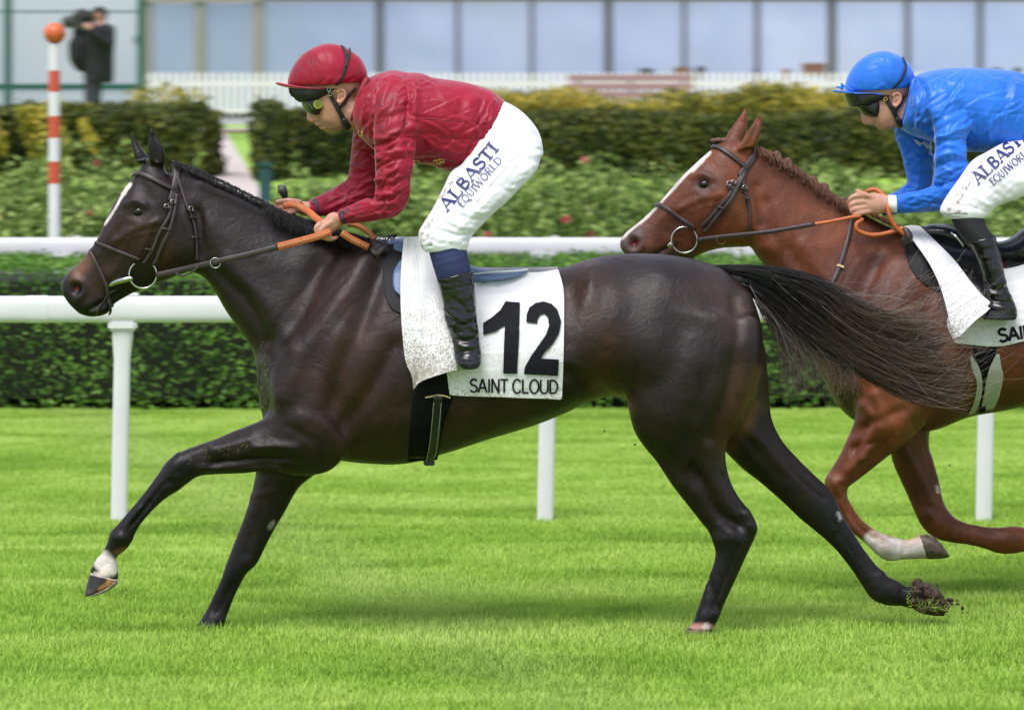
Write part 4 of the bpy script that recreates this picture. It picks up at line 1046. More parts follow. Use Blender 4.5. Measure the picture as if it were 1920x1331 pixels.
h.paint([([(640, 560), (700, 600), (620, 720)], 70, redd, .8), ([(680, 660), (700, 740)], 55, brown, .55), ([(640, 840), (680, 850), (740, 830)], 26, brown, .45),
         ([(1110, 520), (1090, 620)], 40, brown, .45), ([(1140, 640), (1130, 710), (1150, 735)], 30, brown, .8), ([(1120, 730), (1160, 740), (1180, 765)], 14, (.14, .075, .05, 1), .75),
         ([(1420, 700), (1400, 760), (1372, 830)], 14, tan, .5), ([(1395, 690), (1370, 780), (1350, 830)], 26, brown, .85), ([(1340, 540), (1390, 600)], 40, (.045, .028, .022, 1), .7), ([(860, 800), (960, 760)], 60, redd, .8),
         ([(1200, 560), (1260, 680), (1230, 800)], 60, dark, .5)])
h.paint([([(345, 880), (290, 930), (230, 1000), (200, 1040)], 34, blk, 1), ([(440, 1060), (400, 1130), (370, 1180)], 40, blk, 1), ([(1390, 990), (1350, 1060), (1310, 1160)], 40, blk, .9),
         ([(1560, 960), (1620, 1060), (1700, 1120)], 44, blk, .95), ([(283, 290), (288, 250)], 16, blk, .9), ([(400, 345), (470, 390), (520, 470)], 40, blk, .6)])
h.paint([([(1420, 760), (1400, 800)], 12, tan, .6)], dlo=15.0)
h.paint([([(162, 488), (146, 512)], 15, tan, .65), ([(200, 500), (180, 540)], 20, brown, .6), ([(215, 440), (235, 425), (300, 440), (310, 500)], 24, brown, .6), ([(235, 470)], 26, redd, .8),
         ([(118, 535), (130, 575), (170, 590), (200, 585)], 13, blk, .85), ([(258, 398)], 16, blk, .8), ([(150, 545)], 14, blk, .9)])
h.paint([([(244, 348), (230, 366), (219, 386), (208, 404), (197, 420)], 2.8, white, 1, 3), ([(240, 350), (231, 364)], 5.0, white, 1, 3)], 1)
h.paint([([(243, 347), (230, 362)], 5.0, white, 1, 3)], 0)
h.paint([([(160, 586), (180, 574), (204, 560), (226, 547)], 3, (.003, .003, .003, 1), 1, 2), ([(258, 397)], 11, (.003, .002, .002, 1), .9, 2), ([(172, 582), (184, 576)], 3, (.25, .22, .2, 1), .5)], 1)
h.paint([([(144, 541)], 9, (.004, .003, .003, 1), 1, 2)], 1)
h.paint([([(144, 541)], 4.2, (.22, .02, .025, 1), 1, 2)], 1)
h.paint([([(192, 1050), (205, 1062)], 22, white, 1, 4), ([(180, 1078), (200, 1078)], 8, white, .9, 3)], dhi=15.0)
h.paint([([(218, 1036), (232, 1030)], 5, tan, .9)], dhi=15.0)
h.paint([([(1296, 1182), (1330, 1184)], 17, pink, 1, 4), ([(1324, 1176)], 9, white, 1, 3)], dhi=15.0)
h.paint([([(370, 1192), (408, 1192)], 6, (.3, .26, .2, 1), .8, 3)], dlo=15.)
h.paint([([(506, 988), (512, 980)], 6, (.35, .33, .32, 1), .8, 2)], dlo=15.)
h.paint([([(1572, 962), (1576, 972)], 4, (.35, .33, .32, 1), .8, 2)], dlo=15.)
H1 = empty('horse', P(900, 1190, D1) * np.array([1, 1, 0]), 'dark bay racehorse in front, white stripe on its face, carrying number cloth 12', 'horse')
bm1 = h.done('horse_body'); B1 = BVHTree.FromPolygons([tuple(v) for v in h.co], [tuple(p.vertices) for p in bm1.polygons])
add('body', bm1, M_coat, H1)

def eye(bv, x, y, r, parent, D, mid):
    p, n = hit(bv, x, y, -r * .48, D)
    c = Clay(); q = to_px(np.array([p]))[0]; c.ball(q[0], q[1], p[1], r * 1.2, r * .95, r * .85, .15)
    me = mesh_from('eye', np.vstack(c.V), c.F)
    add('eye', me, M_eye, parent); add('eye', mirrored(me, mid), M_eye, parent)
eye(B1, 259, 397, .022, H1, D1, D1)

def hoof(secs, D, mat, parent):
    c = Clay(); c.loft([(*s_, D) for s_ in secs], sub=4, n=20); c.remesh(.006, 2)
    o = add('hoof', c.done('hoof'), mat, parent); return o
M_shoe = simple('worn_aluminium_shoe', (.22, .20, .17), .6, metal=.5, var=.5, vscale=90)
M_hoof2 = simple('striped_hoof', (.09, .06, .04), .5, var=.7, vscale=45, bump=.2)
M_horn = Mat('hoof_horn_coloured'); a_ = M_horn.node('ShaderNodeVertexColor', layer_name='Col'); v = M_horn.coord((1, 1, .3))
M_horn.link(M_horn.mix(.6, a_.outputs['Color'], M_horn.ramp(M_horn.noise(70, v, 3), [(.3, (.5, .5, .5)), (.7, (1.6, 1.5, 1.4))]), 'MULTIPLY'), M_horn.b.inputs['Base Color']); M_horn.set(Roughness=.45); M_horn.bump(M_horn.noise(60, v, 3), .4, .003); M_horn = M_horn.m
c = Clay(); c.loft([(170, 1072, 222, 1086, .038, 14.85), (165, 1088, 218, 1096, .040, 14.85), (161, 1104, 200, 1104, .040, 14.85), (159, 1117, 176, 1115, .034, 14.85)], sub=4, n=20); c.remesh(.004, 1)
c.base((.022, .020, .020, 1)); c.paint([([(212, 1082), (204, 1098), (192, 1106)], 10, (.48, .22, .07, 1), 1, 2.5), ([(170, 1074), (196, 1080), (220, 1086)], 3.5, (.5, .46, .42, 1), 1, 2), ([(165, 1108), (180, 1110)], 4, (.10, .08, .06, 1), .7)])
add('hoof', c.done('hoof'), M_horn, H1)
hoof([(162, 1112, 172, 1118, .036), (172, 1112, 186, 1114, .041), (196, 1101, 205, 1106, .038), (214, 1088, 223, 1092, .03)], 14.85, M_shoe, H1)
hoof([(366, 1178, 417, 1180, .038), (356, 1190, 414, 1191, .042), (350, 1197, 412, 1197, .043)], 15.12, M_hoof, H1)
hoof([(1290, 1176, 1337, 1178, .037), (1284, 1188, 1334, 1189, .041), (1280, 1194, 1332, 1194, .041)], 14.85, M_hoof2, H1)
hoof([(1712, 1142, 1716, 1092, .036), (1730, 1150, 1738, 1092, .043), (1752, 1154, 1762, 1106, .043), (1770, 1154, 1776, 1130, .036)], 15.15, simple('muddy_hoof', (.060, .034, .024), .9, var=.6, vscale=50, bump=.8), H1)

# hair -----------------------------------------------------------
def hair_fan(paths, n, jit, D0, dD, r0, r1, k=18, wave=0., seed=3, locks=0, bias=1.):
    """paths: list of guide polylines on the photograph (x,y[,extra depth]); strands run between neighbouring guides"""
    r = np.random.default_rng(seed)
    G = np.array([cat(np.array([(p[0], p[1], p[2] if len(p) > 2 else 0) for p in g], float), 12)[np.linspace(0, (len(g) - 1) * 12, k).round().astype(int)] for g in paths])
    out = []
    t = np.linspace(0, 1, k)
    LU = r.random(max(1, locks)) ** bias; LP = r.random((max(1, locks), 4)) * 6.28; LE = .7 + .3 * r.random(max(1, locks)); LD = r.normal(0, 1, max(1, locks))
    for i in range(n):
        lk = r.integers(max(1, locks)); u0 = r.random() ** bias
        ua = np.clip(LU[lk] + r.normal() * .05, 0, 1) if locks and r.random() < .86 else u0
        u = ua * (len(G) - 1) * .9999; a = int(u); f = u - a
        g = G[a] * (1 - f) + G[min(a + 1, len(G) - 1)] * f
        end = .62 + .38 * r.random() ** .6
        g = np.stack([np.interp(t * end, t, g[:, c]) for c in range(3)], 1)
        if locks: g = np.stack([np.interp(t * LE[lk], t, g[:, c]) for c in range(3)], 1); g[:, 2] = g[:, 2] + LD[lk] * dD * t * .8
        ph = LP[lk] + r.random(4) * .7 if locks else r.random(4) * 6.28; am = jit * (.15 + t ** 1.3) * (1 if not locks else .62)
        x = g[:, 0] + am * (r.normal() * .8 + wave * np.sin(t * 7 + ph[0]) + .35 * np.sin(t * 17 + ph[2]))
        y = g[:, 1] + am * (r.normal() * .9 + wave * np.sin(t * 6 + ph[1]) + .35 * np.sin(t * 15 + ph[3]))
        d = D0 + g[:, 2] + dD * r.normal() * (.35 + t)
        out.append(np.stack([(x - 960) * d / FOC, d, CAM_H - (y - HOR) * d / FOC], 1))
    return np.array(out)

tail_guides = [
    [(1338, 500), (1440, 503), (1530, 526), (1600, 566), (1690, 600), (1780, 590)],
    [(1348, 503), (1440, 512), (1530, 540), (1610, 590), (1700, 630), (1790, 600)],
    [(1350, 505), (1440, 520), (1520, 560), (1610, 625), (1720, 670), (1822, 660)],
    [(1352, 506), (1440, 530), (1510, 580), (1610, 655), (1730, 705), (1836, 712)],
    [(1362, 516), (1425, 560), (1490, 615), (1585, 675), (1700, 735), (1822, 776)]]
def glossy_hair(name, root, tip, x0, x1):
    m = Mat(name)
    g = m.node('ShaderNodeVertexColor', layer_name='Col')
    v = m.coord((1, 1, 1))
    c = m.mix(.5, g.outputs['Color'], m.ramp(m.noise(60, v, 2), [(.3, (.5, .5, .5)), (.7, (1.5, 1.45, 1.4))]), 'MULTIPLY')
    m.link(c, m.b.inputs['Base Color']); m.set(Roughness=.42); m.b.inputs['Specular IOR Level'].default_value = .35
    return m.m
M_tail = glossy_hair('tail_hair', None, None, 0, 0)
def hair_col(me, k, n, c0, c1, seed, grey=.04, p=1.6):
    r = np.random.default_rng(seed); t = np.linspace(0, 1, k) ** p
    u = (.55 + .9 * r.random(n))[:, None, None]; gm = (r.random(n) < grey)[:, None, None]
    c = (np.array(c0)[None, None] * (1 - t)[None, :, None] + np.array(c1)[None, None] * t[None, :, None]) * u
    c = np.where(gm, np.array([.22, .20, .19])[None, None], c)
    c = np.repeat(c[:, :, None, :], 3, 2).reshape(-1, 3); c = np.hstack([c, np.ones((len(c), 1))])
    ca = me.color_attributes.new('Col', 'FLOAT_COLOR', 'POINT'); ca.data.foreach_set('color', c.astype(np.float32).ravel())
L = hair_fan(tail_guides, 8500, 10, 15.02, .022, .00075, .00035, 18, 1.15, 5, locks=150, bias=.72)
me = strands(L, .0013, .00055, 'tail'); hair_col(me, 18, 8500, (.0035, .0033, .004), (.095, .062, .042), 5, .015, 4.5)
tail = add('tail', me, M_tail, H1, kind='stuff')
L = hair_fan([[(1400, 530), (1430, 590), (1462, 640), (1480, 700), (1490, 735)], [(1420, 540), (1455, 600), (1490, 650), (1500, 690), (1478, 728)], [(1440, 545), (1490, 610), (1540, 655), (1578, 690), (1592, 740)],
              [(1450, 550), (1510, 600), (1580, 640), (1600, 700), (1600, 730)]], 520, 12, 15.0, .02, .0008, .0003, 18, 1.3, 9)
me = strands(L, .0009, .0004, 'tail_wisps'); hair_col(me, 18, 520, (.012, .011, .012), (.16, .12, .10), 9, .12, 1.2)
add('tail_wisp', me, M_tail, H1, kind='stuff')
L = hair_fan([[(1440, 510), (1560, 545), (1640, 560), (1700, 548), (1790, 500)], [(1440, 512), (1560, 560), (1660, 600), (1760, 570), (1850, 530)], [(1450, 520), (1600, 640), (1700, 700), (1780, 690), (1890, 640)],
              [(1450, 520), (1600, 660), (1700, 720), (1790, 740), (1850, 705)]], 150, 16, 15.0, .03, .0006, .0003, 18, 2.0, 11)
me = strands(L, .0007, .0004, 'tail_flyaway'); hair_col(me, 18, 150, (.03, .026, .024), (.26, .20, .15), 11, .2, 1.0)
add('tail_wisp', me, M_tail, H1, kind='stuff')
# dock: the fleshy root of the tail
c = Clay(); c.loft([(1335, 507, 1355, 532, .022), (1375, 514, 1378, 533, .016), (1410, 522, 1408, 537, .010), (1440, 532, 1438, 542, .005)], 15.0); c.remesh(.008, 3); c.base((.009, .008, .009, 1))
add('tail_dock', c.done('dock'), M_coat, H1)

def mane(crest, n, ln, D0, seed, col0, col1, parent, lean=(.3, 1.), spread=.03, name='mane', r0=.0012):
    r = np.random.default_rng(seed); C = cat(np.array(crest, float), 20); out = []; k = 8; t = np.linspace(0, 1, k)
    for i in range(n):
        q = C[r.integers(len(C))]; s_ = 1 if r.random() < .62 else -1
        l_ = ln * (.4 + .8 * r.random()); a = r.normal() * .5
        dx = lean[0] * l_ * t + r.normal() * 5 * t + a * 6 * t ** 2
        dy = -5 * np.sin(t * 3.0) * (1 if s_ > 0 else .8) + lean[1] * l_ * t ** 1.7
        d = D0 + q[2] * 0 - s_ * (.012 + spread * 1.6 * t ** .7) + r.normal() * .006
        x = q[0] + dx; y = q[1] + 1 + dy
        out.append(np.stack([(x - 960) * d / FOC, d, CAM_H - (y - HOR) * d / FOC], 1))
    me = strands(np.array(out), r0, .0005, name); hair_col(me, k, n, col0, col1, seed, .01, 1.)
    return add(name, me, M_tail, parent, kind='stuff')
mane([(322, 304, 0), (360, 316, 0), (400, 334, 0), (450, 358, 0), (500, 382, 0)], 900, 9, D1, 21, (.012, .011, .012), (.02, .018, .018), H1, (.3, 1.), .02)
mane([(492, 380, 0), (540, 402, 0), (600, 420, 0), (660, 440, 0), (715, 452, 0)], 2600, 38, D1, 22, (.008, .008, .009), (.012, .011, .012), H1, (.5, .85), .05)
mane([(690, 448, 0), (715, 450, 0), (740, 448, 0)], 60, 10, D1, 24, (.008, .008, .009), (.012, .011, .012), H1, (1.0, -1.0), .02)
# plaited forelock lying back between the ears
c = Clay()
for i, (x, y) in enumerate([(262, 302), (270, 301), (278, 303), (286, 306)]): c.ball(x, y, 15.0, .013, .02, .011)
c.remesh(.004, 1); c.base((.01, .009, .01, 1)); add('forelock', c.done('forelock'), M_coat, H1)

# bridle ---------------------------------------------------------
BR = empty('bridle', P(280, 520, D1), 'dark brown leather bridle with large steel bit rings on the dark bay horse', 'bridle')
def br(name, line, w, B=B1, D=D1, mat=None, parent=None, th=.0035, off=.003, mirror=True, **kw):
    me = strap(B, line, w, off, th, D, mirror=None, **kw)
    add(name, me, mat or M_black_lea, parent)
    if mirror: add(name, mirrored(me, D), mat or M_black_lea, parent)
br('headpiece', [(322, 301), (331, 322), (327, 350), (320, 378)], 13, parent=BR)
br('cheekpiece', [(320, 372), (318, 400), (305, 425), (289, 462), (276, 484), (268, 492)], 6, parent=BR, off=.006)
br('cheekpiece', [(330, 365), (326, 395), (318, 425), (308, 452), (296, 480), (288, 494)], 6, parent=BR, off=.008)
br('throat_lash', [(332, 330), (342, 362), (352, 392), (360, 412), (366, 445), (369, 490)], 6, parent=BR, off=.004)
br('browband', [(251, 332), (262, 326), (280, 333), (302, 345), (326, 357)], 8, parent=BR, off=.006)
br('noseband', [(166, 470), (172, 458), (184, 456), (210, 466), (240, 478), (262, 486)], 6, parent=BR, off=.004)
br('noseband', [(166, 463), (176, 482), (190, 512), (200, 536), (202, 556), (206, 575)], 6, parent=BR, off=.005)
br('noseband', [(180, 590), (192, 565), (204, 550), (218, 542)], 3, parent=BR, off=.003)
br('buckle_end', [(203, 560), (204, 576), (203, 590)], 6, parent=BR, off=.006, mirror=False)
for x, y, w in [(322, 383, 8), (313, 391, 7), (357, 397, 8), (360, 410, 7), (366, 446, 7), (277, 466, 7), (312, 430, 7)]:
    br('keeper', [(x - w, y - 1), (x, y), (x + w * .8, y + 2)], 4, parent=BR, off=.011, mirror=False, smooth=0)
for x, y in [(322, 380), (311, 388), (355, 392)]:
    p, n = hit(B1, x, y, .012, D1); add('buckle', torus(p, .0085, .0016, n, 12, 6), M_steel, BR)
p, n = hit(B1, 268, 515, .012, D1)
RB = p.copy()
ringD = p[1]
add('bit_ring', torus(P(268, 515, ringD), .049, .0036, (0.05, -1, 0), 40, 8), M_steel, BR)
add('bit_ring', torus(P(268, 515, 2 * D1 - ringD), .049, .0036, (0, -1, 0), 40, 8), M_steel, BR)
add('bit_mouthpiece', tube_mesh([(202, 538, ringD + .03, .007), (215, 530, ringD + .012, .010), (232, 525, ringD, .011), (246, 522, ringD - .004, .009)], 10), M_steel, BR)
# reins
RE = empty('reins', P(520, 460, D1), 'orange rubber grip reins looped in the hands of the jockey in red', 'reins')
dd = ringD
hd = 14.84
br('rein_strap', [(293, 516, dd - .004), (340, 506, dd - .03), (404, 491, 14.85), (462, 478, 14.84), (521, 463, 14.83)], 11, parent=RE, mirror=False, th=.005)
br('rein_strap', [(293, 511, 2 * D1 - dd), (404, 488, 15.15), (521, 440, 15.15), (545, 395, 15.06)], 9, parent=RE, mirror=False, th=.005)
add('rein_ring', torus(P(404, 493, 14.843), .018, .002, (0, -1, 0), 24, 6), M_steel, RE)
br('rein_strap', [(330, 512, 14.865), (342, 517, 14.865), (360, 510, 14.86), (372, 500, 14.86)], 3.5, parent=RE, mirror=False, th=.004)
def grip(line, w=13, th=.007):
    add('rein_grip', strap(B1, line, w, .0, th, D1), M_rubber, RE)
    l2 = [(x, y, d - th * 1.6) for x, y, d in line]
    r = np.array(cat(np.array(l2), 5)); segs = []
    for a, b in zip(r[:-1], r[1:]):
        m_ = a + (b - a) * .7
        segs.append(strap(B1, [tuple(a), tuple(m_)], 1.4, 0, .0006, D1))
    add('rein_stitching', join(segs), M_stitch, RE, kind='stuff')
grip([(521, 463, 14.83), (560, 453, 14.83), (596, 443, 14.835), (620, 434, 14.84)], 14)
grip([(534, 386, 14.99), (552, 384, 14.97), (574, 394, 14.95), (598, 413, 14.90), (615, 424, 14.88)], 13)
grip([(640, 436, 14.84), (662, 450, 14.85), (690, 463, 14.87)], 13)
grip([(652, 420, 14.93), (672, 424, 14.93), (692, 436, 14.92), (702, 450, 14.91)], 10)
c = Clay()
c.tube([(700, 455, 14.90, .016), (712, 462, 14.89, .02), (722, 470, 14.89, .016)]); c.tube([(697, 468, 14.88, .010), (706, 476, 14.87, .012), (716, 468, 14.87, .012), (722, 458, 14.88, .009)])
c.tube([(706, 474, 14.87, .008), (709, 486, 14.87, .006)]); c.remesh(.005, 1)
add('rein_knot', c.done('knot'), M_black_lea, RE)
# ------------------------------------------------------------------ tack on the dark bay horse
def cloth_mat(name, zt, zb, amt):
    m = Mat(name); v = m.coord((1, 1, 1))
    m1 = m.noise(150, v, 5, .75); m2 = m.noise(7, v, 3)
    g = m.node('ShaderNodeNewGeometry'); sz = m.node('ShaderNodeSeparateXYZ'); m.link(g.outputs['Position'], sz.inputs[0])
    lo = m.node('ShaderNodeMapRange'); lo.inputs[1].default_value = zt; lo.inputs[2].default_value = zb; lo.inputs[3].default_value = -.03; lo.inputs[4].default_value = amt
    m.link(sz.outputs['Z'], lo.inputs[0])
    ad = m.node('ShaderNodeMath', operation='ADD'); m.link(m1, ad.inputs[0]); m.link(lo.outputs[0], ad.inputs[1])
    a2 = m.node('ShaderNodeMath', operation='MULTIPLY_ADD'); m.link(m2, a2.inputs[0]); a2.inputs[1].default_value = .30; m.link(ad.outputs[0], a2.inputs[2])
    sp = m.ramp(a2.outputs[0], [(.755, (0, 0, 0)), (.83, (.8, .8, .8))])
    m.link(m.mix(sp, (.72, .72, .72, 1), (.20, .175, .10, 1)), m.b.inputs['Base Color']); m.set(Roughness=.75)
    n = m.bump(m.noise(9, v, 3), .35, .02); m.bump(m.noise(800, v, 1), .1, .001, n)
    return m.m
M_cloth = cloth_mat('number_cloth', 1.15, .84, .105)
M_flap = cloth_mat('number_cloth_flap', 1.30, .93, .20)
M_num = simple('black_print', (.006, .006, .009), .75, spec=.2)
M_pad = simple('black_rubber_pad', (.012, .012, .014), .7, bump=.5, bscale=600)
M_elastic = simple('black_elastic', (.004, .004, .0045), .8, spec=.15, bump=.4, bscale=500)
M_saddle_blue = simple('blue_saddle_leather', (.10, .16, .30), .38, bump=.2, bscale=300)
M_blackleather = simple('black_leather', (.012, .012, .013), .25, bump=.25, bscale=120, var=.3)

GI = empty('girth', P(800, 850, D1), 'black elastic girth round the belly of the dark bay horse', 'girth')
me = drape(B1, [[(800, 700), (862, 690)], [(777, 735), (850, 742)], [(770, 790), (834, 790)], [(766, 840), (824, 840)], [(764, 866), (820, 862)]], .004, D1, 10, 24)
add('girth_band', me, M_elastic, GI); add('girth_band', mirrored(me, D1), M_elastic, GI)
add('girth_strap', strap(B1, [(822, 740), (818, 790), (812, 830), (803, 866)], 18, .009, .004, D1), M_blackleather, GI)
add('keeper', strap(B1, [(799, 744), (825, 739), (845, 744)], 3, .012, .002, D1), M_stitch, GI)
for dx in (-7, 7):
    add('stitching', strap(B1, [(821 + dx, 752), (817 + dx, 790), (811 + dx, 830), (804 + dx, 858)], .9, .0155, .0008, D1), simple('thread', (.4, .38, .34), .7) if 'thread' not in MATS else MATS['thread'], GI)
p, n = hit(B1, 803, 858, .012, D1)
add('buckle', box(p + np.array([0, 0, -.006]), (.04, .012, .022), .004), M_blackleather, GI)

SD = empty('saddle', P(850, 510, D1), 'small blue race saddle with black rubber pad under the jockey in red', 'saddle')
me = drape(B1, [[(726, 458), (790, 452)], [(718, 500), (790, 500)], [(720, 548), (790, 550)], [(732, 576), (790, 590)], [(752, 588), (790, 600)]], .007, D1, 14, 20, thick=.008)
add('pad', me, M_pad, SD); add('pad', mirrored(me, D1), M_pad, SD)
me = drape(B1, [[(750, 488), (800, 480)], [(738, 510), (800, 510)], [(738, 540), (800, 550)], [(752, 556), (800, 570)]], .018, D1, 12, 14, thick=.004)
add('flap', me, M_saddle_blue, SD); add('flap', mirrored(me, D1), M_saddle_blue, SD)
c = Clay()
c.loft([(722, 452, 730, 486, .075), (770, 446, 770, 500, .10), (830, 476, 830, 530, .11), (884, 498, 884, 535, .13), (930, 507, 930, 530, .15), (965, 505, 962, 523, .14), (990, 504, 988, 512, .10)], 15.0, e=.8)
c.loft([(880, 512, 885, 532, .155), (900, 512, 910, 530, .17), (940, 514, 945, 522, .165)], 15.0, e=.8)
c.remesh(.006, 2)
add('seat', c.done('seat'), M_saddle_blue, SD)
add('piping', tube_mesh([(890, 514, 14.87, .003), (930, 510, 14.855, .003), (965, 508, 14.865, .003), (989, 505, 14.90, .003)], 6), M_cloth, SD)
CL = empty('number_cloth', P(950, 620, D1), 'white saddle cloth printed with a large black 12 on the dark bay horse', 'saddle cloth')
back = drape(B1, [[(800, 505), (850, 512), (890, 530), (922, 514), (965, 510), (1010, 510), (1047, 504)],
                  [(805, 560), (850, 560), (890, 560), (930, 556), (975, 552), (1015, 550), (1057, 545)],
                  [(820, 620), (850, 620), (890, 620), (930, 618), (975, 614), (1015, 610), (1058, 608)],
                  [(835, 685), (860, 685), (895, 685), (935, 684), (975, 682), (1015, 680), (1057, 670)],
                  [(843, 741), (870, 743), (900, 744), (940, 745), (980, 747), (1020, 748), (1054, 750)]], .009, D1, 44, 40, ripple=.0035, relax=30)
finer(add('cloth', back, M_cloth, CL))
BC = bv_of(back)
far = drape(B1, [[(800, 505), (1047, 504)], [(820, 620), (1058, 608)], [(843, 741), (1054, 750)]], .009, D1, 20, 20, relax=10)
add('cloth', mirrored(far, D1), M_cloth, CL)
front = drape(B1, [[(757, 446), (780, 444), (808, 452)], [(752, 505), (790, 505), (826, 520)], [(751, 560), (795, 560), (834, 575)], [(754, 620), (800, 625), (850, 630)],
                   [(760, 675), (805, 668), (858, 688)], [(772, 705), (800, 700), (852, 694)], [(775, 731), (792, 714), (845, 696)]], .036, D1, 30, 38, ripple=.005, relax=40, soft=40,
              gap=lambda u, v: .035 * v ** 2 + .01 * np.sin(u * 7 + v * 3) * v)
finer(add('front_flap', front, M_flap, CL))
one = [(948, 567), (975, 569), (973, 634), (969.5, 700), (943, 700), (945, 655), (947, 611), (930, 622), (906, 629), (906, 607), (922, 597), (938, 583)]
two = [(986.5, 605), (988, 590), (993, 578), (1004, 570), (1019, 567), (1034, 571), (1045, 582), (1052, 604), (1048, 626), (1036, 646), (1022, 660), (1014, 672), (1030, 673), (1048, 674), (1047, 689), (1046, 704), (1014, 702.5), (982, 701),
       (984, 688), (996, 667), (1012, 645), (1024, 628), (1029.5, 612), (1028, 597), (1021, 589), (1013, 592), (1008, 600), (1008, 608)]
add('digit', printed(BC, one, off=.007), M_num, CL); add('digit', printed(BC, two, off=.007), M_num, CL)
add('lettering', lettering(BC, 'SAINT CLOUD', (880, 735.5), (1047, 738), 26, 3.4, D1, .003, GS), M_num, CL)
# ------------------------------------------------------------------ jockeys
M_skin = Mat('skin')
a_ = M_skin.node('ShaderNodeVertexColor', layer_name='Col'); v = M_skin.coord((1, 1, 1))
M_skin.link(M_skin.mix(.5, a_.outputs['Color'], M_skin.ramp(M_skin.noise(38, v, 6, .7), [(.3, (.66, .56, .52)), (.7, (1.22, 1.18, 1.15))]), 'MULTIPLY'), M_skin.b.inputs['Base Color'])
M_skin.set(Roughness=.48); M_skin.b.inputs['Subsurface Weight'].default_value = .12; M_skin.b.inputs['Subsurface Scale'].default_value = .01
M_skin.bump(M_skin.noise(300, v, 2), .12, .001); M_skin = M_skin.m
M_red = silk('crimson_silk', (.31, .004, .026), 1.0)
M_bluesilk = silk('blue_silk', (.020, .165, .72), .8, .36, .6)
M_breech = silk('white_breeches', (.80, .80, .84), .10, .5, .35)
M_knee = Mat('muddy_knee')
v = M_knee.coord((1, 1, 1)); M_knee.link(M_knee.ramp(M_knee.noise(60, v, 5, .7), [(.45, (.75, .74, .74)), (.62, (.30, .26, .23))]), M_knee.b.inputs['Base Color']); M_knee.set(Roughness=.8); M_knee = M_knee.m
M_navy = simple('navy_print', (.012, .018, .13), .5)
M_sock_blue = simple('navy_stocking', (.012, .022, .085), .75, bump=.3, bscale=300)
M_sock_black = simple('black_stocking', (.008, .008, .010), .7, bump=.3, bscale=300)
M_goggle = simple('goggle_frame', (.008, .008, .008), .22)
M_lens = simple('goggle_lens', (.02, .03, .012), .03, spec=.9)
M_strapb = simple('black_webbing', (.010, .010, .013), .5, bump=.4, bscale=500)
M_yellow = simple('yellow_thread', (.75, .50, .12), .6)
M_lime = simple('lime_button', (.45, .5, .04), .4)
M_lime2 = simple('olive_button', (.16, .19, .012), .3)
M_white = simple('white_tape', (.8, .8, .8), .6)
M_boot = Mat('wrinkled_boot')
v = M_boot.coord((1, 1, .55)); M_boot.link(M_boot.ramp(M_boot.noise(20, v, 4), [(.3, (.003, .003, .0035)), (.75, (.010, .010, .011))]), M_boot.b.inputs['Base Color'])
M_boot.set(Roughness=.18); n1 = M_boot.bump(M_boot.noise(13, M_boot.coord((.5, .5, 1.3)), 2, .45, .8), .55, .02); M_boot.bump(M_boot.noise(300, v, 2), .1, .002, n1); M_boot = M_boot.m

J1 = empty('person', P(880, 480, D1), 'jockey in crimson silks and white breeches crouched over the dark bay horse', 'jockey')
# --- body: head, neck, trunk, arms, hands and legs as one surface
b = Clay()
b.ball(622, 158, 15.0, .115, .080, .095, .1)
b.loft([(569, 180, 668, 168, .064), (574, 192, 668, 180, .067), (581, 203, 667, 194, .067), (588, 213, 663, 206, .064), (593, 222, 660, 216, .060), (597, 230, 657, 224, .055), (600, 237, 654, 232, .049), (604, 243, 648, 240, .042), (614, 248, 636, 246, .028)], 15.0, n=20)
b.loft([(572, 202, 596, 200, .011), (575, 210, 598, 208, .012), (575.5, 217, 600, 214, .014), (575.5, 223, 600, 221, .018), (580, 229, 600, 226, .020), (588, 231.5, 600, 229, .014)], 15.0, n=12)
b.loft([(591, 234, 606, 232, .022), (592, 236.5, 606, 236, .022)], 15.0, n=12)
b.loft([(599, 240.5, 610, 239, .020), (601, 243, 611, 242, .020)], 15.0, n=12)
b.tube([(650, 205, 15.0, .060), (668, 214, 15.0, .060), (690, 214, 15.0, .065)], 16)
b.loft([(690, 150, 672, 236, .10), (761, 142, 740, 284, .16), (873, 162, 820, 300, .15), (940, 198, 888, 296, .13), (985, 225, 905, 320, .14), (1005, 270, 930, 335, .12)], 15.0, n=24)
def leg(cl, side, dx=0):
    s_ = side
    cl.loft([(1000, 262, 900, 262, .085, 15 - s_ * .10), (992, 312, 896, 292, .085, 15 - s_ * .15), (968, 343, 855, 322, .078, 15 - s_ * .20), (938, 376, 832, 360, .072, 15 - s_ * .235), (905, 405, 812, 400, .066, 15 - s_ * .25),
             (872, 436, 796, 436, .058, 15 - s_ * .265), (868, 462, 802, 464, .052, 15 - s_ * .28), (874, 490, 816, 500, .046, 15 - s_ * .295), (880, 530, 828, 535, .045, 15 - s_ * .305), (888, 590, 842, 592, .038, 15 - s_ * .31), (894, 650, 856, 652, .035, 15 - s_ * .32), (896, 678, 862, 678, .045, 15 - s_ * .33)], n=18)
leg(b, 1); leg(b, -1)
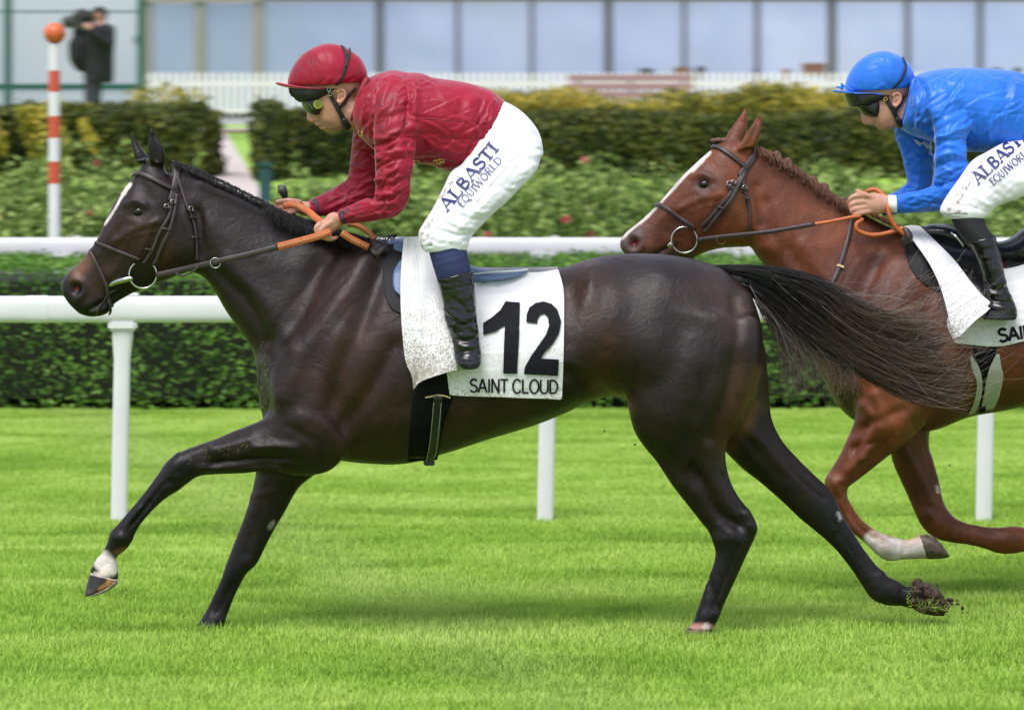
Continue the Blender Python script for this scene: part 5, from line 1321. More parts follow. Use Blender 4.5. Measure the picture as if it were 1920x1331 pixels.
# near arm
b.tube([(735, 200, 14.86, .062), (742, 260, 14.83, .050), (740, 320, 14.82, .046), (742, 372, 14.82, .044), (715, 388, 14.83, .040), (675, 400, 14.85, .034), (640, 408, 14.865, .028), (622, 413, 14.87, .026)], 14)
b.loft([(640, 397, 648, 420, .022, 14.87), (622, 404, 634, 430, .026, 14.87), (604, 413, 622, 438, .030, 14.87), (594, 424, 612, 441, .027, 14.87)], n=14)
def finger(cl, pts): cl.tube(pts, 10, 4)
for k_, (ax, ay, bx, by, cx_, cy_, dx_, dy_) in enumerate([(600, 420, 593, 428, 597, 440, 610, 444), (606, 424, 598, 433, 604, 445, 617, 447), (612, 428, 606, 437, 613, 448, 625, 448), (618, 430, 615, 440, 622, 448, 632, 446)]):
    z = 14.862 + k_ * .004 - .018
    finger(b, [(ax, ay, z, .0105), (bx, by, z - .006, .0100), (cx_, cy_, z - .002, .0092), (dx_, dy_, z + .02, .0080)])
finger(b, [(622, 416, 14.85, .011), (610, 424, 14.842, .0105), (600, 433, 14.838, .0095)])
# far arm and the fist that holds the whip
b.tube([(700, 215, 15.13, .060), (690, 270, 15.15, .050), (690, 325, 15.15, .046), (672, 362, 15.14, .042), (630, 380, 15.11, .036), (590, 392, 15.075, .028), (572, 392, 15.06, .025)], 14)
b.loft([(592, 380, 596, 402, .022, 15.06), (572, 378, 576, 402, .026, 15.06), (552, 378, 558, 400, .028, 15.06), (540, 383, 548, 399, .025, 15.06)], n=14)
for k_, (ax, ay, bx, by, cx_, cy_) in enumerate([(546, 381, 528, 381, 519, 388), (546, 386, 528, 388, 522, 394), (548, 392, 534, 395, 532, 400), (552, 396, 542, 400, 540, 403)]):
    finger(b, [(ax, ay, 15.04, .0105), (bx, by, 15.03, .0100), (cx_, cy_, 15.045, .0088)])
finger(b, [(562, 380, 15.03, .011), (548, 377, 15.02, .0105), (532, 376, 15.02, .0095), (520, 379, 15.03, .008)])
b.remesh(.0046, 3)
def under_clothes(cl, keep):
    """thin the body where clothes cover it; keep = bare spots (x, y, radius px)"""
    q = to_px(cl.co); m = np.ones(cl.N)
    for x, y, r in keep: m = np.minimum(m, np.clip((np.hypot(q[:, 0] - x, q[:, 1] - y) - r) / 14, 0, 1))
    cl.co -= cl.nr * (.017 * m)[:, None]; cl.normals()
under_clothes(b, [(620, 195, 66), (612, 425, 30), (545, 388, 36)])
b.sculpt([([(588, 204), (602, 206)], 6, -5), ([(590, 231), (600, 231)], 2.5, -4), ([(594, 237.8), (608, 237)], 1.8, -4), ([(604, 245), (612, 245)], 2, -2), ([(592, 212), (599, 226)], 3, -3), ([(588, 227)], 2, -3), ([(612, 226)], 9, 3), ([(635, 238), (650, 228), (656, 212)], 6, 3), ([(625, 240)], 8, -3), ([(603, 247)], 6, 3)], 2)
skin = (.52, .27, .185, 1)
b.base(skin)
b.paint([([(595, 236), (605, 240)], 3, (.40, .13, .10, 1), .8), ([(580, 228)], 5, (.55, .22, .16, 1), .5), ([(610, 244), (635, 246)], 8, (.36, .19, .14, 1), .55), ([(606, 228), (625, 238), (640, 236)], 10, (.27, .16, .12, 1), .6), ([(600, 436), (620, 446)], 6, (.60, .28, .2, 1), .5)])
add('body', b.done('person_body'), M_skin, J1)
BJ = b.bvh()
def ear(parent, x, y, D, mid, s_=1., mat=None):
    for sgn in (1, -1):
        c = Clay(); dd_ = mid - sgn * (mid - D)
        ol = [(x - 4, y - 8), (x + 3, y - 13), (x + 10, y - 9), (x + 11, y), (x + 6, y + 8), (x + 1, y + 12), (x - 3, y + 9)]
        c.tube([(px_, py_, dd_ - sgn * .006, .0048 * s_) for px_, py_ in ol], 8, 3)
        c.loft([(x - 4, y - 9, x - 4, y + 9, .005, dd_), (x + 3, y - 11, x + 1, y + 9, .005, dd_), (x + 8, y - 8, x + 5, y + 5, .005, dd_)], n=10)
        c.remesh(.003, 1); c.base((.55, .27, .19, 1)); c.paint([([(x + 2, y)], 4, (.3, .1, .07, 1), .7)])
        add('ear', c.done('ear'), mat or M_skin, parent)
ear(J1, 636, 181, 14.925, 15.0)
# --- silks
j = Clay()
j.loft([(946, 189, 914, 262, .125), (940, 184, 873, 317, .150), (925, 172, 855, 322, .162), (905, 164, 838, 321, .168), (873, 155, 812, 312, .178), (840, 150, 790, 308, .186), (812, 146, 770, 305, .192), (790, 138, 750, 300, .196), (761, 136, 726, 292, .200), (737, 132, 700, 280, .19),
        (712, 138, 680, 262, .165), (694, 145, 664, 238, .125), (682, 152, 658, 222, .085)], 15.0, n=32, k=.05)
j.loft([(706, 165, 792, 190, .050, 14.88), (700, 205, 786, 232, .066, 14.845), (701, 255, 779, 272, .064, 14.825), (703, 300, 776, 305, .060, 14.815), (704, 335, 770, 338, .056, 14.81), (704, 362, 767, 375, .053, 14.815), (700, 374, 745, 404, .050, 14.82),
        (688, 372, 716, 412, .047, 14.825), (668, 380, 690, 417, .043, 14.84), (650, 388, 664, 419, .038, 14.855), (632, 397, 640, 421, .033, 14.865)], n=22, e=.9)
j.loft([(670, 200, 730, 215, .055, 15.12), (662, 250, 725, 258, .06, 15.14), (657, 300, 720, 310, .058, 15.15), (652, 332, 712, 350, .055, 15.15), (640, 344, 690, 392, .050, 15.14), (616, 358, 650, 404, .044, 15.12), (594, 369, 618, 406, .038, 15.09), (575, 379, 590, 405, .033, 15.065)], n=20)
j.remesh(.005, 2)
j.blend([(745, 190, 40, 8), (690, 230, 30, 6)])
wr = np.random.default_rng(4)
folds = [([(706, 262), (740, 250), (775, 236)], 5, 7), ([(704, 275), (740, 262), (778, 256)], 4, -7), ([(706, 300), (740, 285), (776, 282)], 5, 7), ([(704, 318), (740, 300), (775, 298)], 4, -6), ([(706, 340), (735, 322), (772, 312)], 5, 6),
         ([(712, 352), (740, 345), (768, 330)], 4, -7), ([(705, 362), (735, 360), (766, 350)], 5, 5), ([(720, 378), (745, 372), (762, 362)], 4, -5), ([(690, 380), (715, 374), (745, 385)], 5, 5), ([(660, 390), (700, 380), (730, 372)], 3, -4),
         ([(668, 410), (700, 400), (735, 398)], 3, 4), ([(700, 235), (730, 222), (765, 205)], 6, -6), ([(700, 215), (735, 200), (770, 185)], 6, 5), ([(760, 140), (766, 180), (762, 240), (768, 290)], 5, -9), ([(776, 140), (780, 180), (776, 240)], 6, 8),
         ([(720, 150), (706, 180), (700, 220)], 4, -6), ([(735, 142), (720, 180), (716, 205)], 5, 4), ([(700, 155), (688, 185), (680, 225)], 4, 6), ([(765, 218), (820, 222), (880, 230), (912, 234)], 2, -2.5), ([(800, 180), (850, 190), (905, 186)], 10, 4),
         ([(800, 250), (850, 262), (895, 262)], 9, -5), ([(810, 275), (850, 285), (880, 285)], 8, 6), ([(905, 180), (900, 215), (906, 250)], 6, -6), ([(925, 190), (922, 225), (912, 255)], 5, 6), ([(870, 180), (860, 215)], 8, -4),
         ([(780, 300), (820, 300), (858, 312)], 4, -5), ([(880, 200), (890, 235), (880, 265)], 7, 5), ([(830, 165), (835, 200)], 9, 4), ([(790, 260), (800, 290)], 7, -5), ([(740, 270), (745, 300)], 6, -4),
         ([(662, 280), (690, 290), (700, 300)], 4, -5), ([(658, 310), (685, 318), (700, 335)], 4, 5), ([(640, 352), (665, 360), (690, 350)], 4, -5), ([(620, 368), (650, 372), (680, 362)], 4, 4)]
j.sculpt(folds, 2)
j.creases([(700, 240, 778, 300, 22, 60, 12, 4.0), (702, 300, 770, 350, 30, 60, 10, 4.0), (700, 345, 765, 400, 25, 50, 9, 3.5), (645, 385, 720, 412, 22, 60, 6, 2.5), (700, 160, 770, 235, 50, 60, 11, 3.0), (775, 160, 905, 215, 5, 80, 8, 2.2), (870, 185, 925, 290, 70, 60, 12, 3.0),
           (775, 230, 880, 310, -10, 70, 12, 2.6), (665, 160, 705, 240, 65, 50, 10, 3.0), (655, 250, 700, 345, 12, 45, 10, 3.0), (600, 345, 690, 395, 28, 60, 9, 2.6), (840, 230, 905, 310, 50, 50, 8, 2.6)], 11)
j.creases([(700, 150, 775, 400, 35, 30, 14, 1.0), (780, 160, 920, 310, 60, 40, 8, .9)], 12, 2.2)
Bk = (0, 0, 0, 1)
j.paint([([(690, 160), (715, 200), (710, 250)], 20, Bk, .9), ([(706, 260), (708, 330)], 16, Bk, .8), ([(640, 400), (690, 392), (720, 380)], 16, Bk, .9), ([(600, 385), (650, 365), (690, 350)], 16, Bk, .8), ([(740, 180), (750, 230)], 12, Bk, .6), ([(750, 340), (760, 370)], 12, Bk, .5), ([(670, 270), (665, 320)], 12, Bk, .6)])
add('jacket', j.done('jacket'), M_red, J1); BJK = bv_of(bpy.data.meshes['jacket'])
add('collar', tube_mesh([(688, 150, 14.93, .012), (676, 176, 14.915, .011), (668, 205, 14.925, .011), (659, 226, 14.96, .010), (657, 232, 15.0, .010)], 8), M_red, J1)
add('cuff_tape', strap(BJK, [(641, 396), (643, 410), (648, 421)], 6, .002, .0015, D1), simple('grey_tape', (.035, .03, .04), .6), J1)
add('cuff_tape', strap(BJK, [(590, 368), (593, 384), (600, 404)], 6, .002, .0015, D1), MATS['grey_tape'], J1)
add('embroidery', join([strap(BJK, l_, 2.0, .002, .001, D1) for l_ in ([(774, 303), (780, 300), (786, 302), (784, 306), (776, 308)], [(812, 302), (820, 300), (829, 298), (834, 300)], [(810, 306), (822, 306), (832, 302)], [(816, 299), (820, 304), (826, 308)], [(824, 297), (826, 303), (834, 304)], [(806, 308), (814, 310), (822, 311)])]), M_yellow, J1, kind='stuff')
add('waist_piping', strap(BJK, [(774, 310), (800, 312), (825, 314), (846, 321), (860, 322)], 1.8, .002, .001, D1), M_yellow, J1)
add('embroidery', strap(BJK, [(674, 245), (673, 251), (677, 255), (681, 252), (680, 246)], 2.0, .003, .001, D1), M_yellow, J1)
add('seam', join([strap(BJK, [(703, 272), (725, 262), (748, 246), (762, 232)], 1.2, .0008, .0006, D1), strap(BJK, [(645, 410), (680, 405), (705, 393), (722, 380)], 1.2, .0008, .0006, D1), strap(BJK, [(765, 222), (820, 225), (880, 231), (912, 235)], 1.0, .0008, .0005, D1)]),
    simple('crimson_thread', (.12, .003, .012), .6), J1, kind='stuff')
# --- breeches
def breeches(side):
    c = Clay()
    if side > 0:
        c.loft([(938, 190, 890, 275, .122, 15.0), (950, 192, 880, 305, .142, 15.0), (978, 209, 882, 325, .158, 15.0), (1003, 236, 905, 340, .165, 15.0), (1015, 262, 935, 348, .155, 15.0), (1019, 290, 962, 348, .12, 15.0)], n=28)
    for s_ in (1, -1):
        c.loft([(1016, 262, 890, 262, .095, 15 - s_ * .09), (1016, 285, 868, 305, .098, 15 - s_ * .12), (1006, 320, 846, 322, .094, 15 - s_ * .16), (978, 350, 830, 354, .086, 15 - s_ * .20), (950, 379, 816, 382, .080, 15 - s_ * .235),
                (924, 402, 800, 410, .074, 15 - s_ * .255), (898, 428, 787, 430, .068, 15 - s_ * .27), (882, 448, 785, 446, .063, 15 - s_ * .28), (877, 466, 789, 463, .058, 15 - s_ * .285), (872, 472, 798, 473, .052, 15 - s_ * .285)], n=22, e=.9)
    return c
c = breeches(1); c.remesh(.0052, 2)
c.blend([(960, 280, 60, 10)])
c.sculpt([([(872, 452), (900, 420), (945, 375), (985, 330)], 6, -3), ([(860, 430), (900, 390), (940, 345)], 5, 3), ([(1015, 280), (960, 275), (925, 262)], 4, -5), ([(1018, 290), (975, 290), (940, 280)], 5, 4), ([(905, 412), (880, 410), (850, 400)], 4, -5),
          ([(890, 428), (862, 424), (835, 412)], 4, 5), ([(880, 442), (850, 438), (820, 430)], 3, -5), ([(868, 456), (840, 452), (810, 446)], 4, 4), ([(920, 396), (900, 398), (880, 390)], 4, 4), ([(960, 362), (940, 352), (915, 350)], 5, -4), ([(930, 220), (960, 240), (985, 270)], 12, -4),
          ([(800, 425), (812, 440), (808, 460)], 3, -4), ([(950, 330), (965, 310), (970, 290)], 6, 4), ([(870, 330), (850, 360), (830, 395)], 5, -3)], 2)
c.creases([(790, 420, 880, 466, 8, 55, 14, 1.6), (860, 370, 930, 425, -15, 50, 10, 1.3), (940, 300, 1010, 360, 20, 50, 10, 1.3), (905, 240, 1010, 290, -8, 60, 10, 1.1), (830, 340, 900, 420, 50, 60, 8, 1.0)], 14)
add('breeches', c.done('breeches'), M_breech, J1); BBR = bv_of(bpy.data.meshes['breeches'])
add('knee_patch', drape(BBR, [[(858, 326), (868, 322)], [(836, 350), (850, 345)], [(815, 385), (830, 382)], [(796, 415), (812, 412)], [(787, 438), (805, 436)], [(790, 462), (815, 460)]], .0012, D1, 8, 24, thick=.0008), M_knee, J1)
add('lettering', lettering(BBR, 'ALBASTI', (839, 399), (937, 280), 23, 4.6, D1, .0045), M_navy, J1)
add('lettering', lettering(BBR, 'EQUIWORLD', (867, 391), (943, 303), 14.5, 2.0, D1, .0045), M_navy, J1)
add('seam', strap(BBR, [(893, 380), (930, 335), (962, 298), (975, 280)], 1.0, .001, .0006, D1), simple('grey_thread', (.5, .52, .6), .6), J1)
# --- stockings and boots
for s_ in (1, -1):
    c = Clay(); c.loft([(874, 455, 802, 459, .054, 15 - s_ * .285), (876, 475, 806, 480, .055, 15 - s_ * .29), (882, 500, 815, 510, .053, 15 - s_ * .30), (886, 520, 821, 530, .050, 15 - s_ * .30)], n=20); c.remesh(.006, 2)
    c.sculpt([([(806, 480), (840, 474), (874, 466)], 3, -2), ([(812, 500), (845, 490), (878, 480)], 3, 2)], 2)
    add('stocking', c.done('stocking'), M_sock_blue, J1)
    c = Clay(); c.loft([(886, 507, 818, 524, .060, 15 - s_ * .305), (888, 520, 822, 536, .059, 15 - s_ * .305), (892, 560, 830, 568, .056, 15 - s_ * .31), (894, 595, 834, 600, .052, 15 - s_ * .315), (897, 620, 845, 628, .048, 15 - s_ * .32), (900, 645, 850, 650, .046, 15 - s_ * .33),
                        (903, 664, 852, 670, .052, 15 - s_ * .34), (902, 676, 855, 680, .066, 15 - s_ * .35), (896, 684, 860, 686, .070, 15 - s_ * .36)], n=22, e=.9); c.remesh(.0058, 1)
    c.sculpt([([(822, 548), (850, 542), (888, 534)], 2, -2), ([(834, 580), (860, 596), (894, 592)], 4, 5), ([(836, 592), (862, 608), (893, 604)], 3, -7), ([(842, 612), (868, 604), (895, 622)], 4, 6), ([(846, 628), (870, 640), (898, 632)], 3, -6), ([(850, 640), (870, 650), (896, 648)], 4, 5), ([(850, 560), (868, 575), (880, 590)], 4, -4), ([(856, 664), (880, 658), (900, 664)], 3, -4)], 2)
    bt = add('boot', c.done('boot'), M_boot, J1)
    c = Clay(); c.loft([(903, 676, 856, 679, .070, 15 - s_ * .36), (898, 688, 866, 690, .066, 15 - s_ * .36), (892, 691, 870, 691, .06, 15 - s_ * .36)], n=20, e=.8); c.remesh(.005, 1)
    add('sole', c.done('sole'), M_pad, bt)
# --- helmet with its silk cap
c = Clay()
c.loft([(540, 165, 687, 156, .098), (539, 158, 689, 147, .104), (540, 148, 689, 138, .106), (545, 134, 685, 124, .104), (554, 118, 675, 109, .095), (567, 103, 660, 97, .080), (585, 91, 642, 87, .055), (602, 84, 624, 82, .025)], 15.0, n=28)
c.remesh(.005, 2)
c.sculpt([([(541, 159), (600, 165), (650, 160), (687, 152)], 2.5, -2.5), ([(582, 98), (580, 130), (583, 162)], 1.5, -1.2), ([(610, 160), (618, 148)], 4, 3), ([(600, 158), (606, 150)], 3, -2), ([(628, 158), (640, 146)], 4, 3), ([(650, 155), (662, 148)], 3, -3), ([(560, 140)], 12, 2), ([(670, 120)], 14, 2)], 0)
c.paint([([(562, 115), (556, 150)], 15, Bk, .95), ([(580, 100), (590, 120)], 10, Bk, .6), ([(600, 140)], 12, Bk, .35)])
HL = add('helmet', c.done('helmet'), M_red, J1); BH = bv_of(bpy.data.meshes['helmet'])
c = Clay(); c.loft([(516, 155, 517, 158, .020), (524, 155, 524, 161, .050), (540, 158, 540, 165, .075), (560, 161, 560, 168, .088), (585, 163, 585, 170, .096), (610, 164, 610, 171, .098)], 15.0, n=24, e=.8); c.remesh(.0038, 1)
add('peak', c.done('peak'), M_red, HL)
c = Clay()
c.loft([(541, 165, 660, 168, .092), (544, 175, 640, 174, .090), (552, 184, 625, 180, .085), (562, 191, 600, 188, .075)], 15.0, n=24); c.remesh(.004, 0)
c.co += (wr.normal(0, .0022, (c.N, 3)) * (c.mask([(542, 168), (548, 182), (560, 192)], 6)[:, None]))
add('skull_band', c.done('band'), M_strapb, HL)
BB = bv_of(bpy.data.meshes['band'])
add('ribbon', join([strap(BH, [(608, 82), (620, 80), (632, 80), (641, 83)], 4, .003, .004, D1), strap(BH, [(596, 86), (599, 81), (606, 79), (616, 78)], 1.2, .003, .002, D1)]), M_yellow, HL, kind='stuff')
add('goggle_strap', strap(BH, [(640, 85), (647, 100), (649, 118), (643, 140), (632, 158), (622, 168)], 5.5, .003, .002, D1), M_strapb, HL)
add('goggle_strap', strap(BH, [(655, 93), (653, 108), (647, 128)], 4, .004, .002, D1), M_strapb, HL)
c = Clay(); c.loft([(565, 191, 608, 178, .066), (567, 199, 612, 188, .071), (573, 208, 611, 200, .071), (581, 214, 605, 211, .067), (590, 216.5, 600, 216, .06)], 15.0, n=22); c.remesh(.004, 2)
gg = add('goggles', c.done('goggles'), M_goggle, J1)
BG = bv_of(bpy.data.meshes['goggles'])
add('lens', drape(BG, [[(568, 198), (578, 192)], [(572, 204), (584, 199)], [(580, 210), (588, 208)]], .002, D1, 10, 10, thick=.001), M_lens, gg)
def disc(bv, x, y, r, off, mat, name, parent, th=.003, D=D1):
    p_, n_ = hit(bv, x, y, off, D); n_ = (n_ + np.array([0, -1., 0])); n_ /= np.linalg.norm(n_)
    u = np.cross(n_, [0, 0, 1.]); u /= np.linalg.norm(u); w = np.cross(n_, u); k = 20
    ring_ = [p_ + r * (math.cos(2 * math.pi * i / k) * u + math.sin(2 * math.pi * i / k) * w) for i in range(k)]
    V = ring_ + [q + n_ * th for q in ring_]
    F = [tuple(range(k))[::-1], tuple(range(k, 2 * k))] + [(i, (i + 1) % k, k + (i + 1) % k, k + i) for i in range(k)]
    return add(name, mesh_from(name, V, F, False), mat, parent)
disc(BG, 596, 196, .016, -.001, M_lime, 'vent_disc', gg); disc(BG, 596, 196, .0125, .0005, M_lime2, 'vent_disc', gg)
cs = add('chin_strap', join([strap(BJ, [(618, 167), (622, 182), (630, 198), (636, 210), (643, 222), (648, 233)], 8, .004, .004, D1), strap(BJ, [(664, 166), (652, 180), (645, 193), (636, 203)], 5, .006, .003, D1)]), M_strapb, J1)
add('chin_cup', tube_mesh([(645, 226, 14.93, .010), (650, 236, 14.95, .013), (652, 238, 15.0, .013), (650, 236, 15.05, .012)], 8), M_strapb, J1)
for q in ((618, 168), (620, 175)): add('strap_buckle', torus(hit(BJ, *q, .012, D1)[0], .0065, .0012, (0, -1, 0), 12, 5), M_steel, J1)
# whip carried in the far hand
WH = empty('whip', P(530, 370, 15.0), 'black riding whip with a round knob in the fist of the jockey in red', 'whip')
add('handle', tube_mesh([(529, 356, 15.02, .017), (532, 362, 15.02, .015), (535, 372, 15.025, .009), (539, 382, 15.03, .009), (548, 400, 15.05, .009)], 12), M_pad, WH)
add('shaft', tube_mesh([(548, 400, 15.05, .006), (600, 450, 15.18, .005), (680, 520, 15.36, .004)], 8), M_pad, WH)
add('knob', tube_mesh([(525, 351, 15.015, .010), (528, 354, 15.015, .017), (530, 358, 15.015, .017)], 14), simple('grey_rubber', (.06, .06, .06), .45), WH)
# ------------------------------------------------------------------ the chestnut horse behind
D2 = 15.9
M_coat2 = coat('chestnut_coat', .35, .34)
n_, f_ = D2 - .15, D2 + .15
h = Clay()
h.loft([(1500, 560, 1545, 700, .09), (1545, 520, 1560, 745, .15), (1610, 470, 1604, 790, .20), (1680, 445, 1680, 806, .235), (1750, 440, 1745, 808, .26), (1820, 452, 1815, 782, .28), (1880, 470, 1880, 770, .29),
        (1960, 480, 1955, 752, .29), (2040, 482, 2035, 730, .285), (2110, 470, 2105, 705, .28), (2170, 458, 2165, 700, .28), (2240, 458, 2220, 745, .28), (2310, 472, 2290, 790, .26), (2370, 505, 2350, 780, .19), (2410, 560, 2400, 700, .08)], D2, k=.16, n=36)
h.loft([(1398, 262, 1405, 455, .072), (1425, 278, 1415, 475, .078), (1468, 303, 1430, 495, .083), (1510, 330, 1450, 525, .088), (1552, 360, 1470, 560, .098), (1598, 388, 1490, 600, .115), (1645, 415, 1515, 650, .14), (1700, 440, 1545, 715, .165)], D2, k=.34, n=28)
h.loft([(1385, 262, 1442, 420, .058), (1358, 264, 1430, 450, .082), (1330, 284, 1405, 462, .098), (1305, 306, 1378, 464, .100), (1278, 332, 1350, 466, .093), (1252, 362, 1320, 474, .078),
        (1228, 389, 1300, 484, .062), (1208, 408, 1276, 489, .054), (1190, 423, 1250, 488, .050), (1174, 436, 1228, 487, .052), (1163, 452, 1210, 486, .052), (1165, 468, 1190, 487, .045), (1176, 480, 1184, 486, .028)], D2, k=-.06, n=28, e=.9)
h.ball(1375, 405, D2, .125, .090, .12)
h.ball(1245, 484, D2, .045, .040, .026)
h.loft([(1380, 282, 1416, 280, .027, D2 - .05), (1392, 262, 1423, 262, .026, D2 - .055), (1404, 242, 1428, 244, .019, D2 - .06), (1415, 225, 1429, 228, .012, D2 - .06), (1424, 210, 1428, 213, .005, D2 - .06)], sub=4)
h.loft([(1355, 268, 1390, 272, .026, D2 + .05), (1366, 248, 1398, 254, .024, D2 + .055), (1380, 228, 1402, 234, .016, D2 + .06), (1390, 213, 1402, 217, .010, D2 + .06), (1396, 201, 1400, 205, .005, D2 + .06)], sub=4)
# near foreleg, folded back
h.loft([(1580, 590, 1780, 620, .07, n_), (1590, 680, 1770, 720, .10, n_), (1604, 760, 1738, 790, .10, n_), (1600, 792, 1716, 815, .085, n_), (1588, 822, 1692, 834, .07, n_), (1576, 850, 1664, 856, .058, n_), (1558, 880, 1636, 878, .050, n_), (1546, 902, 1608, 900, .046, n_),
        (1550, 924, 1590, 914, .043, n_), (1562, 950, 1590, 934, .038, n_), (1578, 975, 1604, 960, .029, n_), (1598, 998, 1620, 980, .026, n_), (1620, 1016, 1638, 995, .027, n_), (1642, 1038, 1655, 1000, .034, n_),
        (1664, 1051, 1676, 1006, .037, n_), (1692, 1049, 1692, 1011, .031, n_), (1714, 1048, 1708, 1010, .030, n_), (1736, 1047, 1724, 1003, .036, n_), (1745, 1046, 1738, 1003, .036, n_)], n=20, sub=4)
h.loft([(1640, 700, 1800, 740, .07, f_), (1668, 790, 1752, 790, .075, f_), (1668, 830, 1742, 830, .065, f_), (1672, 862, 1750, 862, .055, f_), (1688, 900, 1760, 898, .047, f_), (1702, 930, 1766, 928, .043, f_), (1714, 958, 1772, 946, .043, f_), (1728, 986, 1784, 964, .042, f_),
        (1752, 1008, 1798, 975, .036, f_), (1780, 1016, 1812, 981, .028, f_), (1815, 1021, 1832, 985, .026, f_), (1845, 1028, 1856, 988, .028, f_), (1872, 1037, 1878, 988, .035, f_), (1898, 1038, 1904, 986, .038, f_), (1922, 1034, 1924, 990, .032, f_),
        (1945, 1036, 1942, 996, .032, f_), (1968, 1040, 1962, 992, .038, f_)], n=20, sub=4)
# hind legs (mostly outside the picture)
h.loft([(2120, 600, 2380, 600, .12, n_), (2130, 700, 2370, 720, .13, n_), (2150, 780, 2320, 800, .10, n_), (2180, 860, 2300, 860, .07, n_), (2230, 930, 2320, 920, .045, n_), (2260, 975, 2325, 970, .042, n_), (2240, 1040, 2290, 1040, .028, n_), (2215, 1090, 2262, 1092, .034, n_), (2200, 1116, 2250, 1120, .036, n_)], n=18, sub=4)
h.loft([(2260, 620, 2390, 620, .10, f_), (2270, 740, 2400, 720, .10, f_), (2310, 830, 2410, 790, .075, f_), (2380, 900, 2460, 850, .05, f_), (2440, 960, 2500, 925, .042, f_), (2490, 1030, 2530, 1010, .028, f_), (2540, 1080, 2580, 1050, .034, f_), (2580, 1095, 2610, 1060, .034, f_)], n=18, sub=4)
h.remesh(.0092, 5)
h.blend([(1600, 780, 60, 14), (1690, 790, 90, 14), (1640, 560, 120, 14), (1560, 650, 60, 8), (1460, 440, 50, 8), (1420, 310, 40, 5), (1750, 640, 90, 10), (2160, 680, 80, 18), (2340, 640, 80, 16), (1390, 275, 20, 3)])
h.sculpt([([(1740, 480), (1690, 560), (1650, 640), (1600, 720)], 22, 8), ([(1760, 520), (1730, 620), (1700, 700)], 20, -9), ([(1640, 500), (1600, 590), (1560, 660)], 18, -7), ([(1700, 640), (1670, 720), (1680, 790)], 32, 8), ([(1640, 790), (1680, 830)], 20, 5),
          ([(1720, 800), (1770, 740)], 16, -7), ([(1600, 810), (1640, 790), (1690, 770)], 9, -5), ([(1620, 760), (1650, 800), (1620, 860)], 10, 7), ([(1600, 840), (1640, 830), (1670, 820)], 7, -5), ([(1590, 880), (1620, 860)], 8, 4), ([(1568, 905)], 10, 4),
          ([(1480, 470), (1520, 540), (1560, 610)], 14, -6), ([(1510, 460), (1560, 530), (1600, 600)], 18, 5), ([(1440, 340), (1520, 390), (1600, 440)], 26, -4), ([(1450, 310), (1530, 355), (1600, 400)], 10, 4), ([(1436, 380), (1446, 440)], 14, -7),
          ([(1590, 960), (1630, 1010)], 4, -4), ([(1600, 950), (1640, 1000)], 4, 3), ([(1662, 1030)], 12, 5), ([(1700, 1030)], 8, -2), ([(1700, 850), (1730, 900), (1745, 940)], 8, 5), ([(1740, 960), (1760, 985)], 10, 4), ([(1880, 1012)], 12, 4),
          ([(1500, 520), (1510, 600)], 12, 4), ([(1586, 945), (1615, 990), (1640, 1010)], 2.5, -4), ([(1594, 940), (1625, 985), (1648, 1002)], 3, 3), ([(1560, 900), (1570, 920)], 8, 5), ([(1640, 800), (1610, 860), (1580, 900)], 7, 4), ([(1655, 830), (1625, 870)], 6, -5), ([(1625, 800), (1600, 850)], 6, -4), ([(1640, 740), (1655, 780)], 9, 6)], 2, gain=2.0)
h.sculpt([([(1735, 840), (1750, 900), (1758, 940)], 5, -4), ([(1790, 985), (1850, 1000), (1880, 1005)], 3, -4), ([(1800, 978), (1850, 992)], 3, 3), ([(1740, 965)], 9, 5), ([(1890, 1000)], 9, 4)], 1, dlo=D2)
for i in range(6):
    x = 1560 + (0, 14, 31, 44, 62, 75)[i]
    h.sculpt([([(x + 46, 480 + i * 6), (x + 20, 530 + i * 5), (x - 8, 590 + i * 5)], 5 + i % 3, (-1.8, -1.0, -1.4)[i % 3])], 2)
h.sculpt([([(1319, 345)], 15, -7), ([(1297, 332), (1314, 326), (1334, 334)], 7, 8), ([(1303, 358), (1322, 362), (1338, 354)], 6, 3), ([(1272, 392), (1310, 374), (1350, 366)], 6, 5), ([(1250, 430), (1280, 405)], 13, -4),
          ([(1345, 385), (1352, 440)], 10, -3), ([(1398, 345), (1412, 395), (1405, 440)], 12, 5), ([(1420, 350), (1428, 420)], 9, -8), ([(1325, 300), (1340, 322)], 14, -5),
          ([(1186, 440), (1198, 446), (1202, 460), (1192, 472)], 6, 7), ([(1189, 456)], 10, -17), ([(1172, 448), (1168, 462)], 8, 3), ([(1222, 482), (1236, 472), (1252, 464), (1266, 458)], 4, -6), ([(1215, 462)], 10, 4), ([(1240, 478)], 7, 3), ([(1355, 360), (1372, 400), (1362, 440)], 14, 4), ([(1350, 370), (1335, 410), (1325, 440)], 7, -3), ([(1290, 345), (1265, 380), (1240, 412)], 5, 3), ([(1300, 352), (1285, 385)], 5, -3), ([(1290, 400), (1320, 388), (1350, 382)], 2.5, 2)], 2, gain=1.25)
h.sculpt([([(1402, 275), (1412, 250), (1422, 225)], 8, -12)], 1, dhi=D2)
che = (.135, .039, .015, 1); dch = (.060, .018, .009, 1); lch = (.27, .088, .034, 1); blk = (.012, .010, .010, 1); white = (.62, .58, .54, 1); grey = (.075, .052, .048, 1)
h.base(che)
